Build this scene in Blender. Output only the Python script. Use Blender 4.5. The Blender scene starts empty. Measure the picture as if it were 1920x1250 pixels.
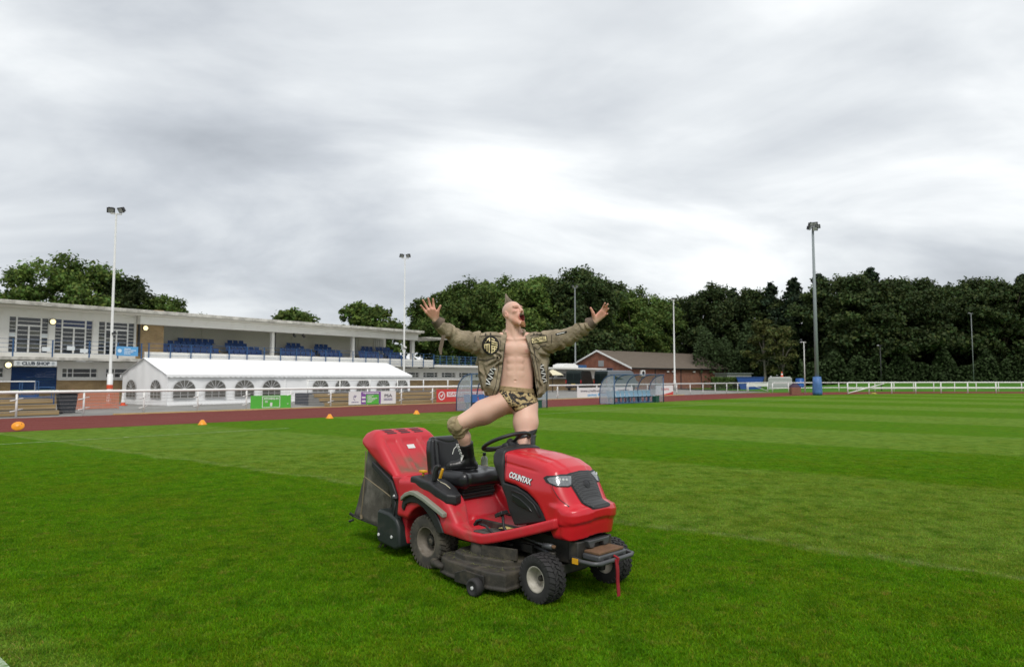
import bpy, bmesh, math, random
import numpy as np
from mathutils import Vector, Matrix

R = math.radians
scene = bpy.context.scene
col = scene.collection

# ---------------------------------------------------------------- camera
cam_d = bpy.data.cameras.new('camera')
cam_d.lens = 24.0
cam_d.sensor_width = 36.0
cam_d.clip_end = 3000
cam_d.clip_start = 0.05
cam_d.dof.use_dof = True
cam_d.dof.focus_distance = 6.1
cam_d.dof.aperture_fstop = 2.8
cam = bpy.data.objects.new('camera', cam_d)
col.objects.link(cam)
cam.location = (0, 0, 1.7)
cam.rotation_euler = (R(90) + math.atan(82 / 1280), 0, 0)
scene.camera = cam

# ---------------------------------------------------------------- sky and sun
SUN_EL, SUN_AZ = R(50), R(172)          # azimuth clockwise from +Y (north): behind the camera
world = bpy.data.worlds.new('World')
scene.world = world
world.use_nodes = True
wn, wl = world.node_tree.nodes, world.node_tree.links
wn.clear()
w_out = wn.new('ShaderNodeOutputWorld')
sky = wn.new('ShaderNodeTexSky')
sky.sky_type = 'NISHITA'
sky.sun_disc = False
sky.sun_elevation = SUN_EL
sky.sun_rotation = SUN_AZ
sky.air_density = 1.0
sky.dust_density = 3.0
bg_sky = wn.new('ShaderNodeBackground')
bg_sky.inputs['Strength'].default_value = 0.1
wl.new(sky.outputs[0], bg_sky.inputs['Color'])
# the overcast: layers of cloud seen in perspective (direction / height above the horizon)
tc = wn.new('ShaderNodeTexCoord')
sep = wn.new('ShaderNodeSeparateXYZ')
wl.new(tc.outputs['Generated'], sep.inputs[0])


def wmath(op, a, b=None, clamp=False):
    n = wn.new('ShaderNodeMath')
    n.operation = op
    n.use_clamp = clamp
    for i, v in enumerate((a, b)):
        if v is None:
            continue
        if isinstance(v, (int, float)):
            n.inputs[i].default_value = v
        else:
            wl.new(v, n.inputs[i])
    return n.outputs[0]


zc = wmath('ADD', wmath('MAXIMUM', sep.outputs['Z'], 0.0), 0.30)
comb = wn.new('ShaderNodeCombineXYZ')
wl.new(wmath('DIVIDE', sep.outputs['X'], zc), comb.inputs[0])
wl.new(wmath('DIVIDE', sep.outputs['Y'], zc), comb.inputs[1])


def wnoise(scale, detail, rough, dist, loc, stretch=(1, 1, 1)):
    m = wn.new('ShaderNodeMapping')
    m.inputs['Location'].default_value = loc
    m.inputs['Scale'].default_value = stretch
    wl.new(comb.outputs[0], m.inputs['Vector'])
    n = wn.new('ShaderNodeTexNoise')
    n.inputs['Scale'].default_value = scale
    n.inputs['Detail'].default_value = detail
    n.inputs['Roughness'].default_value = rough
    n.inputs['Distortion'].default_value = dist
    wl.new(m.outputs[0], n.inputs['Vector'])
    return n.outputs['Fac']


CLOUD_LOC = (5.9, -6.4, 1.4)
n_big = wnoise(0.55, 3, 0.45, 0.3, CLOUD_LOC, (1.0, 0.8, 1))
n_mid = wnoise(1.5, 6, 0.52, 0.5, (7.2, 2.4, 1.1), (0.8, 1.15, 1))
n_fine = wnoise(4.2, 7, 0.55, 0.3, (1.3, 8.8, 0.2), (0.7, 1.2, 1))
cl = wmath('ADD', wmath('ADD', wmath('MULTIPLY', n_big, 0.55), wmath('MULTIPLY', n_mid, 0.38)), wmath('MULTIPLY', n_fine, 0.07))
ramp = wn.new('ShaderNodeValToRGB')
wl.new(cl, ramp.inputs[0])
els = ramp.color_ramp.elements
els[0].position = 0.38
els[0].color = (0.30, 0.322, 0.350, 1)
els[1].position = 0.60
els[1].color = (0.78, 0.795, 0.795, 1)
e = els.new(0.46)
e.color = (0.43, 0.455, 0.485, 1)
e = els.new(0.53)
e.color = (0.585, 0.608, 0.625, 1)
bg_cl = wn.new('ShaderNodeBackground')
bg_cl.inputs['Strength'].default_value = 1.04
wl.new(ramp.outputs[0], bg_cl.inputs['Color'])
mixw = wn.new('ShaderNodeMixShader')
mixw.inputs[0].default_value = 0.94
wl.new(bg_sky.outputs[0], mixw.inputs[1])
wl.new(bg_cl.outputs[0], mixw.inputs[2])
wl.new(mixw.outputs[0], w_out.inputs[0])

sun_d = bpy.data.lights.new('sun', 'SUN')
sun_d.energy = 1.5
sun_d.angle = R(20)
sun_d.color = (1.0, 0.97, 0.92)
sun = bpy.data.objects.new('sun', sun_d)
col.objects.link(sun)
sun.location = (0, 0, 40)
sdir = Vector((math.sin(SUN_AZ) * math.cos(SUN_EL), math.cos(SUN_AZ) * math.cos(SUN_EL), math.sin(SUN_EL)))
sun.rotation_euler = sdir.to_track_quat('Z', 'Y').to_euler()

vs = scene.view_settings
vs.view_transform = 'Standard'
vs.look = 'None'
vs.exposure = 0.50
vs.gamma = 1
vs.use_curve_mapping = False
scene.cycles.use_denoising = True
scene.cycles.max_bounces = 6
scene.cycles.transparent_max_bounces = 12
scene.cycles.caustics_reflective = False
scene.cycles.caustics_refractive = False
random.seed(7)
rng = np.random.default_rng(7)

# ---------------------------------------------------------------- materials
MATS = {}


def pm(name, color, rough=0.6, metal=0.0, var=0.12, scale=6.0, bump=0.0, bscale=None, dirt=None, dirt_amt=0.0,
       dirt_scale=3.0, coat=0.0, spec=0.5, emit=0.0, trans=0.0, stretch=(1, 1, 1), attr=None):
    """procedural principled material: base colour with noise variation, optional dirt patches and bump"""
    if name in MATS:
        return MATS[name]
    m = bpy.data.materials.new(name)
    m.use_nodes = True
    nt = m.node_tree
    N, L = nt.nodes, nt.links
    b = N['Principled BSDF']
    b.inputs['Roughness'].default_value = rough
    b.inputs['Metallic'].default_value = metal
    b.inputs['Specular IOR Level'].default_value = spec
    b.inputs['Coat Weight'].default_value = coat
    b.inputs['Coat Roughness'].default_value = 0.12
    if trans:
        b.inputs['Transmission Weight'].default_value = trans
    t = N.new('ShaderNodeTexCoord')
    mp = N.new('ShaderNodeMapping')
    mp.inputs['Scale'].default_value = stretch
    L.new(t.outputs['Object'], mp.inputs[0])
    nz = N.new('ShaderNodeTexNoise')
    nz.inputs['Scale'].default_value = scale
    nz.inputs['Detail'].default_value = 5
    L.new(mp.outputs[0], nz.inputs['Vector'])
    mx = N.new('ShaderNodeMix')
    mx.data_type = 'RGBA'
    mx.inputs[6].default_value = tuple(max(0, c * (1 - 1.6 * var)) for c in color[:3]) + (1,)
    mx.inputs[7].default_value = tuple(min(1, c * (1 + 1.6 * var)) for c in color[:3]) + (1,)
    L.new(nz.outputs['Fac'], mx.inputs[0])
    out = mx.outputs[2]
    if attr:
        at = N.new('ShaderNodeAttribute')
        at.attribute_name = attr
        mm = N.new('ShaderNodeMix')
        mm.data_type = 'RGBA'
        mm.blend_type = 'MULTIPLY'
        mm.inputs[0].default_value = 1
        L.new(out, mm.inputs[6])
        L.new(at.outputs['Color'], mm.inputs[7])
        out = mm.outputs[2]
    if dirt is not None:
        n2 = N.new('ShaderNodeTexNoise')
        n2.inputs['Scale'].default_value = dirt_scale
        n2.inputs['Detail'].default_value = 8
        n2.inputs['Roughness'].default_value = 0.65
        L.new(t.outputs['Object'], n2.inputs['Vector'])
        rp = N.new('ShaderNodeValToRGB')
        rp.color_ramp.elements[0].position = 0.62 - 0.35 * dirt_amt
        rp.color_ramp.elements[1].position = 0.80 - 0.25 * dirt_amt
        rp.color_ramp.elements[1].color = (min(1, 0.3 + dirt_amt),) * 3 + (1,)
        L.new(n2.outputs['Fac'], rp.inputs[0])
        m2 = N.new('ShaderNodeMix')
        m2.data_type = 'RGBA'
        L.new(rp.outputs[0], m2.inputs[0])
        L.new(out, m2.inputs[6])
        m2.inputs[7].default_value = tuple(dirt[:3]) + (1,)
        out = m2.outputs[2]
        rr = N.new('ShaderNodeMapRange')
        rr.inputs[3].default_value = rough
        rr.inputs[4].default_value = min(1, rough + 0.45)
        L.new(rp.outputs[0], rr.inputs[0])
        L.new(rr.outputs[0], b.inputs['Roughness'])
    L.new(out, b.inputs['Base Color'])
    if emit:
        L.new(out, b.inputs['Emission Color'])
        b.inputs['Emission Strength'].default_value = emit
    if bump:
        n3 = N.new('ShaderNodeTexNoise')
        n3.inputs['Scale'].default_value = bscale or scale * 4
        n3.inputs['Detail'].default_value = 6
        L.new(mp.outputs[0], n3.inputs['Vector'])
        bp = N.new('ShaderNodeBump')
        bp.inputs['Strength'].default_value = bump
        bp.inputs['Distance'].default_value = 0.02
        L.new(n3.outputs['Fac'], bp.inputs['Height'])
        L.new(bp.outputs[0], b.inputs['Normal'])
    MATS[name] = m
    return m


# ---------------------------------------------------------------- mesh helpers
class MB:
    """collects simple shapes; build() links them as ONE mesh object"""

    def __init__(self):
        self.v, self.f = [], []

    def add(self, vs_, fs):
        o = len(self.v)
        self.v += [tuple(p) for p in vs_]
        self.f += [tuple(i + o for i in f) for f in fs]
        return self

    def box(self, c, s, rz=0.0, M=None):
        x, y, z = (k / 2 for k in s)
        P = [Vector((a * x, b * y, d * z)) for a in (-1, 1) for b in (-1, 1) for d in (-1, 1)]
        if rz:
            q = Matrix.Rotation(rz, 3, 'Z')
            P = [q @ p for p in P]
        if M is not None:
            P = [M @ p for p in P]
        P = [p + Vector(c) for p in P]
        return self.add(P, [(0, 1, 3, 2), (4, 6, 7, 5), (0, 4, 5, 1), (2, 3, 7, 6), (0, 2, 6, 4), (1, 5, 7, 3)])

    def span(self, a, b):
        return self.box([(p + q) / 2 for p, q in zip(a, b)], [abs(q - p) for p, q in zip(a, b)])

    def tube(self, pts, r, n=8, cap=True, closed=False, flat=1.0):
        pts = [Vector(p) for p in pts]
        m = len(pts)
        rs = r if isinstance(r, (list, tuple)) else [r] * m
        up = None
        vs_, fs = [], []
        for i, p in enumerate(pts):
            if closed:
                t = pts[(i + 1) % m] - pts[i - 1]
            else:
                t = pts[min(i + 1, m - 1)] - pts[max(i - 1, 0)]
            t.normalize()
            if up is None:
                up = Vector((0, 0, 1)) if abs(t.z) < 0.9 else Vector((1, 0, 0))
            a = (up - t * up.dot(t)).normalized()
            up = a
            b = t.cross(a)
            for k in range(n):
                w = 2 * math.pi * k / n
                vs_.append(p + a * (math.cos(w) * rs[i] * flat) + b * (math.sin(w) * rs[i]))
        for i in range(m if closed else m - 1):
            j = (i + 1) % m
            for k in range(n):
                l = (k + 1) % n
                fs.append((i * n + k, i * n + l, j * n + l, j * n + k))
        if cap and not closed:
            fs.append(tuple(range(n))[::-1])
            fs.append(tuple((m - 1) * n + k for k in range(n)))
        return self.add(vs_, fs)

    def lathe(self, prof, n=24, M=None, o=(0, 0, 0), closed=False):
        """profile (r, h) turned round the local Z axis"""
        M = M or Matrix.Identity(3)
        vs_, fs = [], []
        for k in range(n):
            w = 2 * math.pi * k / n
            for r, h in prof:
                vs_.append(M @ Vector((math.cos(w) * r, math.sin(w) * r, h)) + Vector(o))
        m = len(prof)
        for k in range(n):
            l = (k + 1) % n
            for i in range(m if closed else m - 1):
                j = (i + 1) % m
                fs.append((k * m + i, l * m + i, l * m + j, k * m + j))
        return self.add(vs_, fs)

    def prism(self, poly, h, f):
        """poly: 2-D outline; f(u, v, w) maps to 3-D, w in {h0, h1}"""
        n = len(poly)
        P = [f(u, v, h[0]) for u, v in poly] + [f(u, v, h[1]) for u, v in poly]
        fs = [tuple(range(n))[::-1], tuple(range(n, 2 * n))]
        fs += [(i, (i + 1) % n, n + (i + 1) % n, n + i) for i in range(n)]
        return self.add(P, fs)

    def grid(self, rows, close_u=False):
        """rows: list of equal-length rows of points"""
        m = len(rows[0])
        fs = []
        for i in range(len(rows) - 1):
            for k in range(m if close_u else m - 1):
                l = (k + 1) % m
                fs.append((i * m + k, i * m + l, (i + 1) * m + l, (i + 1) * m + k))
        return self.add([p for r_ in rows for p in r_], fs)

    def build(self, name, mat, parent=None, off=(0, 0, 0), smooth=False, bevel=0.0, subsurf=0, bseg=2, thick=0.0):
        me = bpy.data.meshes.new(name)
        o = off
        me.from_pydata([(p[0] - o[0], p[1] - o[1], p[2] - o[2]) for p in self.v], [], self.f)
        return link(name, me, mat, parent, smooth, bevel, subsurf, bseg, thick)


def link(name, me, mat, parent=None, smooth=False, bevel=0.0, subsurf=0, bseg=2, thick=0.0, fix=True):
    if fix:
        bm = bmesh.new()
        bm.from_mesh(me)
        bmesh.ops.recalc_face_normals(bm, faces=bm.faces)
        bm.to_mesh(me)
        bm.free()
    if mat is not None:
        me.materials.clear()
        me.materials.append(mat)
    ob = bpy.data.objects.new(name, me)
    col.objects.link(ob)
    if parent is not None:
        ob.parent = parent
    if smooth:
        me.shade_smooth()
    if thick:
        md = ob.modifiers.new('solid', 'SOLIDIFY')
        md.thickness = thick
        md.offset = 0
    if bevel:
        md = ob.modifiers.new('bevel', 'BEVEL')
        md.width = bevel
        md.segments = bseg
        md.limit_method = 'ANGLE'
        md.angle_limit = R(40)
        me.shade_smooth()
        if hasattr(me, 'set_sharp_from_angle'):
            me.set_sharp_from_angle(angle=R(50))
    if subsurf:
        md = ob.modifiers.new('subsurf', 'SUBSURF')
        md.levels = md.render_levels = subsurf
    return ob


def tag(o, label=None, cat=None, group=None, kind=None):
    if label:
        o['label'] = label
    if cat:
        o['category'] = cat
    if group:
        o['group'] = group
    if kind:
        o['kind'] = kind
    return o


def thing(name, label, cat, loc=(0, 0, 0), rz=0.0, group=None):
    o = bpy.data.objects.new(name, None)
    o.empty_display_size = 0.3
    col.objects.link(o)
    o.location = loc
    o.rotation_euler = (0, 0, rz)
    return tag(o, label, cat, group)


def copy_tree(o, parent=None):
    c = o.copy()
    col.objects.link(c)
    c.parent = parent
    for ch in list(o.children):
        copy_tree(ch, c)
    return c


def text_mesh(body, size=1.0, extrude=0.0, bold=0.0, shear=0.0, align='CENTER'):
    cu = bpy.data.curves.new('lettering', 'FONT')
    cu.body = body
    cu.size = size
    cu.extrude = extrude
    cu.offset = bold
    cu.shear = shear
    cu.align_x = align
    cu.align_y = 'CENTER'
    cu.resolution_u = 3
    ob = bpy.data.objects.new('lettering', cu)
    me = bpy.data.meshes.new_from_object(ob)
    bpy.data.objects.remove(ob)
    bpy.data.curves.remove(cu)
    return me


def lettering(body, size, mat, parent, M, name='lettering', width=None, bold=0.0, extrude=0.004, shear=0.0):
    """flat lettering mesh; M places its local XY plane"""
    me = text_mesh(body, size, extrude, bold, shear)
    if width:
        xs = [v.co.x for v in me.vertices]
        k = width / (max(xs) - min(xs))
        for v in me.vertices:
            v.co.x *= k
    me.transform(M)
    return link(name, me, mat, parent, fix=False)


def frame_m(o, x, y):
    """matrix with origin o, local X axis x, local Y axis y"""
    x = Vector(x).normalized()
    y = Vector(y).normalized()
    z = x.cross(y)
    return Matrix(((x.x, y.x, z.x, o[0]), (x.y, y.y, z.y, o[1]), (x.z, y.z, z.z, o[2]), (0, 0, 0, 1)))


# ---------------------------------------------------------------- signed-distance modelling
def smin(a, b, k):
    h = np.clip(0.5 + 0.5 * (b - a) / k, 0, 1)
    return b * (1 - h) + a * h - k * h * (1 - h)


def smax(a, b, k):
    return -smin(-a, -b, k)


def sd_cone(P, a, b, ra, rb):
    a = np.asarray(a, float)
    b = np.asarray(b, float)
    ba = b - a
    h = np.clip(((P - a) @ ba) / (ba @ ba), 0, 1)
    return np.linalg.norm(P - a - h[..., None] * ba, axis=-1) - (ra + (rb - ra) * h)


def sd_ell(P, c, r, rot=None):
    q = P - np.asarray(c, float)
    if rot is not None:
        q = q @ rot
    r = np.asarray(r, float)
    k0 = np.linalg.norm(q / r, axis=-1)
    k1 = np.linalg.norm(q / (r * r), axis=-1)
    return k0 * (k0 - 1.0) / np.maximum(k1, 1e-6)


def sd_box(P, c, h, r=0.0, rot=None):
    q = P - np.asarray(c, float)
    if rot is not None:
        q = q @ rot
    q = np.abs(q) - (np.asarray(h, float) - r)
    return np.linalg.norm(np.maximum(q, 0), axis=-1) + np.minimum(q.max(-1), 0) - r


def sd_poly(u, v, poly):
    """exact 2-D signed distance to a polygon"""
    poly = np.asarray(poly, float)
    n = len(poly)
    d = np.full(u.shape, 1e9)
    s = np.ones(u.shape)
    for i in range(n):
        a, b = poly[i], poly[i - 1]
        ex, ey = b - a
        wx, wy = u - a[0], v - a[1]
        t = np.clip((wx * ex + wy * ey) / (ex * ex + ey * ey), 0, 1)
        d = np.minimum(d, (wx - ex * t) ** 2 + (wy - ey * t) ** 2)
        c1, c2, c3 = v >= a[1], v < b[1], ex * wy > ey * wx
        s = np.where((c1 & c2 & c3) | (~c1 & ~c2 & ~c3), -s, s)
    return s * np.sqrt(d)


class Field:
    """a voxel field of signed distance; shapes are blended in where they reach"""

    def __init__(self, lo, hi, h):
        self.h = h
        self.lo = np.asarray(lo, float)
        self.n = np.ceil((np.asarray(hi, float) - self.lo) / h).astype(int) + 1
        self.d = np.full(self.n, 0.3, np.float32)

    def region(self, lo, hi):
        a = np.clip(np.floor((np.asarray(lo) - self.lo) / self.h).astype(int), 0, self.n)
        b = np.clip(np.ceil((np.asarray(hi) - self.lo) / self.h).astype(int) + 1, 0, self.n)
        sl = tuple(slice(i, j) for i, j in zip(a, b))
        ax = [self.lo[i] + self.h * np.arange(a[i], b[i]) for i in range(3)]
        return sl, np.stack(np.meshgrid(*ax, indexing='ij'), -1)

    def op(self, fn, lo=None, hi=None, k=0.02, mode='add'):
        if lo is None:
            lo, hi = self.lo, self.lo + self.h * self.n
        sl, P = self.region(lo, hi)
        if 0 in P.shape:
            return self
        e = fn(P)
        cur = self.d[sl]
        self.d[sl] = smin(cur, e, k) if mode == 'add' else (smax(cur, -e, k) if mode == 'sub' else smax(cur, e, k))
        return self

    def cone(self, a, b, ra, rb, k=0.02, mode='add'):
        m = max(ra, rb) + k + 3 * self.h
        a, b = np.asarray(a, float), np.asarray(b, float)
        return self.op(lambda P: sd_cone(P, a, b, ra, rb), np.minimum(a, b) - m, np.maximum(a, b) + m, k, mode)

    def ell(self, c, r, k=0.02, mode='add', rot=None):
        m = (max(r) if rot is not None else np.asarray(r)) + k + 3 * self.h
        c = np.asarray(c, float)
        return self.op(lambda P: sd_ell(P, c, r, rot), c - m, c + m, k, mode)

    def mesh(self, name, smooth_it=0):
        d = self.d
        s = d < 0
        n = d.shape
        acc = np.zeros(tuple(k - 1 for k in n) + (3,), np.float32)
        cnt = np.zeros(tuple(k - 1 for k in n), np.float32)
        corners = [(i, j, k) for i in (0, 1) for j in (0, 1) for k in (0, 1)]

        def cs(c):
            return tuple(slice(c[i], n[i] - 1 + c[i]) for i in range(3))
        for ax in range(3):
            for c in corners:
                if c[ax]:
                    continue
                c2 = list(c)
                c2[ax] = 1
                A, B = d[cs(c)], d[cs(c2)]
                ch = (A < 0) != (B < 0)
                idx = np.nonzero(ch)
                t = A[idx] / (A[idx] - B[idx])
                p = np.tile(np.asarray(c, np.float32), (len(t), 1))
                p[:, ax] = t
                acc[idx] += p
                cnt[idx] += 1
        act = np.nonzero(cnt > 0)
        vid = np.full(cnt.shape, -1, np.int64)
        vid[act] = np.arange(len(act[0]))
        V = np.stack(act, -1) + acc[act] / cnt[act][:, None]
        V = self.lo + V * self.h
        quads = []
        for ax in range(3):
            a1, a2 = (ax + 1) % 3, (ax + 2) % 3
            sl0 = [slice(None)] * 3
            sl1 = [slice(None)] * 3
            sl0[ax] = slice(0, n[ax] - 1)
            sl1[ax] = slice(1, n[ax])
            A, B = s[tuple(sl0)], s[tuple(sl1)]
            ch = np.argwhere(A != B)
            ok = (ch[:, a1] > 0) & (ch[:, a2] > 0) & (ch[:, a1] < n[a1] - 1) & (ch[:, a2] < n[a2] - 1)
            ch = ch[ok]
            flip = A[tuple(ch.T)]
            q = []
            for o1, o2 in ((-1, -1), (0, -1), (0, 0), (-1, 0)):
                e_ = ch.copy()
                e_[:, a1] += o1
                e_[:, a2] += o2
                q.append(vid[tuple(e_.T)])
            q = np.stack(q, -1)
            q[~flip] = q[~flip][:, ::-1]
            quads.append(q)
        Q = np.concatenate(quads)
        for _ in range(smooth_it):
            acc2 = np.zeros_like(V)
            c2 = np.zeros(len(V))
            for i in range(4):
                j = (i + 1) % 4
                np.add.at(acc2, Q[:, i], V[Q[:, j]])
                np.add.at(c2, Q[:, i], 1)
                np.add.at(acc2, Q[:, j], V[Q[:, i]])
                np.add.at(c2, Q[:, j], 1)
            V = V * 0.45 + 0.55 * acc2 / np.maximum(c2, 1)[:, None]
        me = np_mesh(name, V, Q)
        me.shade_smooth()
        return me, V


def np_mesh(name, V, Q):
    """mesh from arrays: V (n, 3), Q (m, 3 or 4)"""
    me = bpy.data.meshes.new(name)
    V = np.asarray(V, np.float32)
    Q = np.asarray(Q, np.int32)
    k = Q.shape[1]
    me.vertices.add(len(V))
    me.vertices.foreach_set('co', V.ravel())
    me.loops.add(Q.size)
    me.loops.foreach_set('vertex_index', Q.ravel())
    me.polygons.add(len(Q))
    me.polygons.foreach_set('loop_start', np.arange(0, Q.size, k, dtype=np.int32))
    me.polygons.foreach_set('loop_total', np.full(len(Q), k, np.int32))
    me.update(calc_edges=True)
    me.validate()
    return me


def vert_color(me, name, C):
    a = me.attributes.new(name, 'FLOAT_COLOR', 'POINT')
    C = np.asarray(C, np.float32)
    if C.shape[1] == 3:
        C = np.concatenate([C, np.ones((len(C), 1), np.float32)], 1)
    a.data.foreach_set('color', C.ravel())


def vnoise(P, scale, seed=0):
    """smooth value noise in numpy, range about -1..1"""
    q = np.asarray(P, float) * scale + seed * 17.31
    i = np.floor(q).astype(np.int64)
    f = q - i
    f = f * f * (3 - 2 * f)

    def hsh(a, b, c):
        x = (a * 374761393 + b * 668265263 + c * 2147483647 + seed * 1274126177) & 0xffffffff
        x = ((x ^ (x >> 13)) * 1274126177) & 0xffffffff
        return ((x ^ (x >> 16)) & 0xffff) / 32767.5 - 1
    out = 0
    for a in (0, 1):
        for b in (0, 1):
            for c in (0, 1):
                w = (f[..., 0] if a else 1 - f[..., 0]) * (f[..., 1] if b else 1 - f[..., 1]) * (f[..., 2] if c else 1 - f[..., 2])
                out = out + w * hsh(i[..., 0] + a, i[..., 1] + b, i[..., 2] + c)
    return out


def fr(ang, o=(0, 0)):
    """frame helper: local (x, y) of a rotated frame to world (x, y)"""
    c, s = math.cos(ang), math.sin(ang)
    return lambda x, y, z=0.0: Vector((o[0] + c * x - s * y, o[1] + s * x + c * y, z))


A_TR = R(45.0)                       # the straight of the running track
A_ST = math.atan2(0.794, 0.608)      # the grandstand's front
TR, STW = fr(A_TR), fr(A_ST)
# ================================================================ the setting: ground, track, apron
def grass_colour(nt, blade=False):
    """mown stripes, mottling and bare yellow flecks by world position"""
    N, L = nt.nodes, nt.links

    def mth(op, a, b=None, clamp=False):
        n = N.new('ShaderNodeMath')
        n.operation = op
        n.use_clamp = clamp
        for i, v in enumerate((a, b)):
            if v is None:
                continue
            if isinstance(v, (int, float)):
                n.inputs[i].default_value = v
            else:
                L.new(v, n.inputs[i])
        return n.outputs[0]

    def noi(scale, detail=4, rough=0.55):
        n = N.new('ShaderNodeTexNoise')
        n.inputs['Scale'].default_value = scale
        n.inputs['Detail'].default_value = detail
        n.inputs['Roughness'].default_value = rough
        L.new(geo.outputs['Position'], n.inputs['Vector'])
        return n.outputs['Fac']

    def mix(f, a, b, mode='MIX'):
        n = N.new('ShaderNodeMix')
        n.data_type = 'RGBA'
        n.blend_type = mode
        for i, v in ((0, f), (6, a), (7, b)):
            if isinstance(v, (int, float)):
                n.inputs[i].default_value = v
            elif isinstance(v, tuple):
                n.inputs[i].default_value = v + (1,)
            else:
                L.new(v, n.inputs[i])
        return n.outputs[2]

    def rng_(v, a, b, c=0.0, d=1.0):
        n = N.new('ShaderNodeMapRange')
        L.new(v, n.inputs[0])
        for i, k in enumerate((a, b, c, d)):
            n.inputs[i + 1].default_value = k
        return n.outputs[0]
    geo = N.new('ShaderNodeNewGeometry')
    sp = N.new('ShaderNodeSeparateXYZ')
    L.new(geo.outputs['Position'], sp.inputs[0])
    q = mth('ADD', mth('MULTIPLY', sp.outputs[0], 0.60), mth('MULTIPLY', sp.outputs[1], 0.80))
    q = mth('ADD', q, mth('MULTIPLY', mth('SUBTRACT', noi(0.7, 3), 0.5), 0.7))
    p = mth('MULTIPLY', mth('SUBTRACT', q, 7.35), 2 * math.pi / 11.1)
    st = mth('ADD', mth('MULTIPLY', mth('SINE', p), 4.0), 0.5, True)
    c = mix(st, DARK_TURF, LIGHT_TURF)
    c = mix(rng_(noi(0.9, 5), 0.42, 0.70, 0.0, 0.50), c, (0.135, 0.195, 0.006))
    c = mix(rng_(noi(3.3, 6, 0.65), 0.45, 0.68, 0.0, 0.75), c, (0.040, 0.130, 0.002))
    c = mix(rng_(noi(7.0, 6, 0.7), 0.54, 0.74, 0.0, 0.6), c, (0.24, 0.21, 0.04))
    if not blade:
        n2 = noi(60, 6, 0.8)
        c = mix(rng_(n2, 0.35, 0.7, 0.0, 0.6), c, mix(0.55, c, (0.02, 0.05, 0.004)))
    # the pale scuffed line along the edge of the near stripe
    ln = mth('ABSOLUTE', mth('SUBTRACT', q, 7.35))
    ln = rng_(ln, 0.02, 0.16, 0.30, 0.0)
    c = mix(mth('MULTIPLY', ln, rng_(noi(5.0, 4), 0.35, 0.6)), c, (0.32, 0.36, 0.16))
    return c


LIGHT_TURF = (0.162, 0.278, 0.034)
DARK_TURF = (0.090, 0.226, 0.004)

m_turf = bpy.data.materials.new('turf')
m_turf.use_nodes = True
_b = m_turf.node_tree.nodes['Principled BSDF']
_b.inputs['Roughness'].default_value = 0.85
_b.inputs['Specular IOR Level'].default_value = 0.03
m_turf.node_tree.links.new(grass_colour(m_turf.node_tree), _b.inputs['Base Color'])
_n = m_turf.node_tree.nodes.new('ShaderNodeTexNoise')
_n.inputs['Scale'].default_value = 38
_n.inputs['Detail'].default_value = 8
_g = m_turf.node_tree.nodes.new('ShaderNodeNewGeometry')
m_turf.node_tree.links.new(_g.outputs['Position'], _n.inputs['Vector'])
_bp = m_turf.node_tree.nodes.new('ShaderNodeBump')
_bp.inputs['Strength'].default_value = 0.9
_bp.inputs['Distance'].default_value = 0.06
m_turf.node_tree.links.new(_n.outputs['Fac'], _bp.inputs['Height'])
m_turf.node_tree.links.new(_bp.outputs[0], _b.inputs['Normal'])

g = MB().add([(-900, -300, 0), (900, -300, 0), (900, 1500, 0), (-900, 1500, 0)], [(0, 1, 2, 3)])
tag(g.build('ground', m_turf), kind='structure')

# running track: straight, then the bend
T_IN, T_OUT = 26.2, 34.7
S_BEND, R_IN = 60.3, 38.0
W_TR = T_OUT - T_IN
m_track = pm('track_rubber', (0.165, 0.047, 0.040), rough=0.95, var=0.10, scale=0.6, bump=0.25, bscale=30, spec=0.05,
             dirt=(0.21, 0.075, 0.065), dirt_amt=0.2, dirt_scale=0.5)


def path_pt(s, t, z=0.0):
    """point at length s along the track, t = lateral distance in the straight's frame"""
    if s <= S_BEND:
        return TR(s, t, z)
    a = (s - S_BEND) / R_IN
    rr = R_IN + (t - T_IN)
    cs, ct = S_BEND, T_IN - R_IN
    return TR(cs + rr * math.sin(a), ct + rr * math.cos(a), z)


ss = [-60, S_BEND] + [S_BEND + k * 3.0 for k in range(1, 34)]
tr = MB().grid([[path_pt(s, T_IN, 0.004), path_pt(s, T_OUT, 0.004)] for s in ss])
tag(tr.build('running_track', m_track), kind='structure')
# concrete apron between the track and the stand
m_conc = pm('apron_concrete', (0.24, 0.235, 0.22), rough=0.9, var=0.12, scale=0.5, bump=0.15, bscale=18,
            dirt=(0.15, 0.145, 0.13), dirt_amt=0.4, dirt_scale=0.35)
ap = MB().add([TR(-60, T_OUT, 0.004), TR(78, T_OUT, 0.004), TR(96, 60, 0.004), TR(60, 95, 0.004), TR(-60, 70, 0.004)], [(0, 1, 2, 3, 4)])
tag(ap.build('apron_paving', m_conc), kind='structure')
kb = MB()
kb.prism([(T_OUT - 0.03, 0.0), (T_OUT + 0.05, 0.0), (T_OUT + 0.05, 0.06), (T_OUT - 0.03, 0.06)], (9.2, 58.0), lambda u, v, w: TR(w, u, v))
tag(kb.build('track_kerb', pm('kerb_timber', (0.52, 0.38, 0.17), rough=0.8, var=0.2, scale=2)), kind='structure')
# faint lane lines on the track
ll = MB()
for i in range(1, 7):
    t = T_IN + i * W_TR / 7
    for a_, b_ in zip(ss[:-1], ss[1:]):
        ll.add([path_pt(a_, t - 0.02, 0.008), path_pt(b_, t - 0.02, 0.008), path_pt(b_, t + 0.02, 0.008), path_pt(a_, t + 0.02, 0.008)], [(0, 1, 2, 3)])
tag(ll.build('lane_marking', pm('lane_paint', (0.24, 0.10, 0.085), rough=0.8, var=0.2, scale=1.5)), kind='structure')
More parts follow.
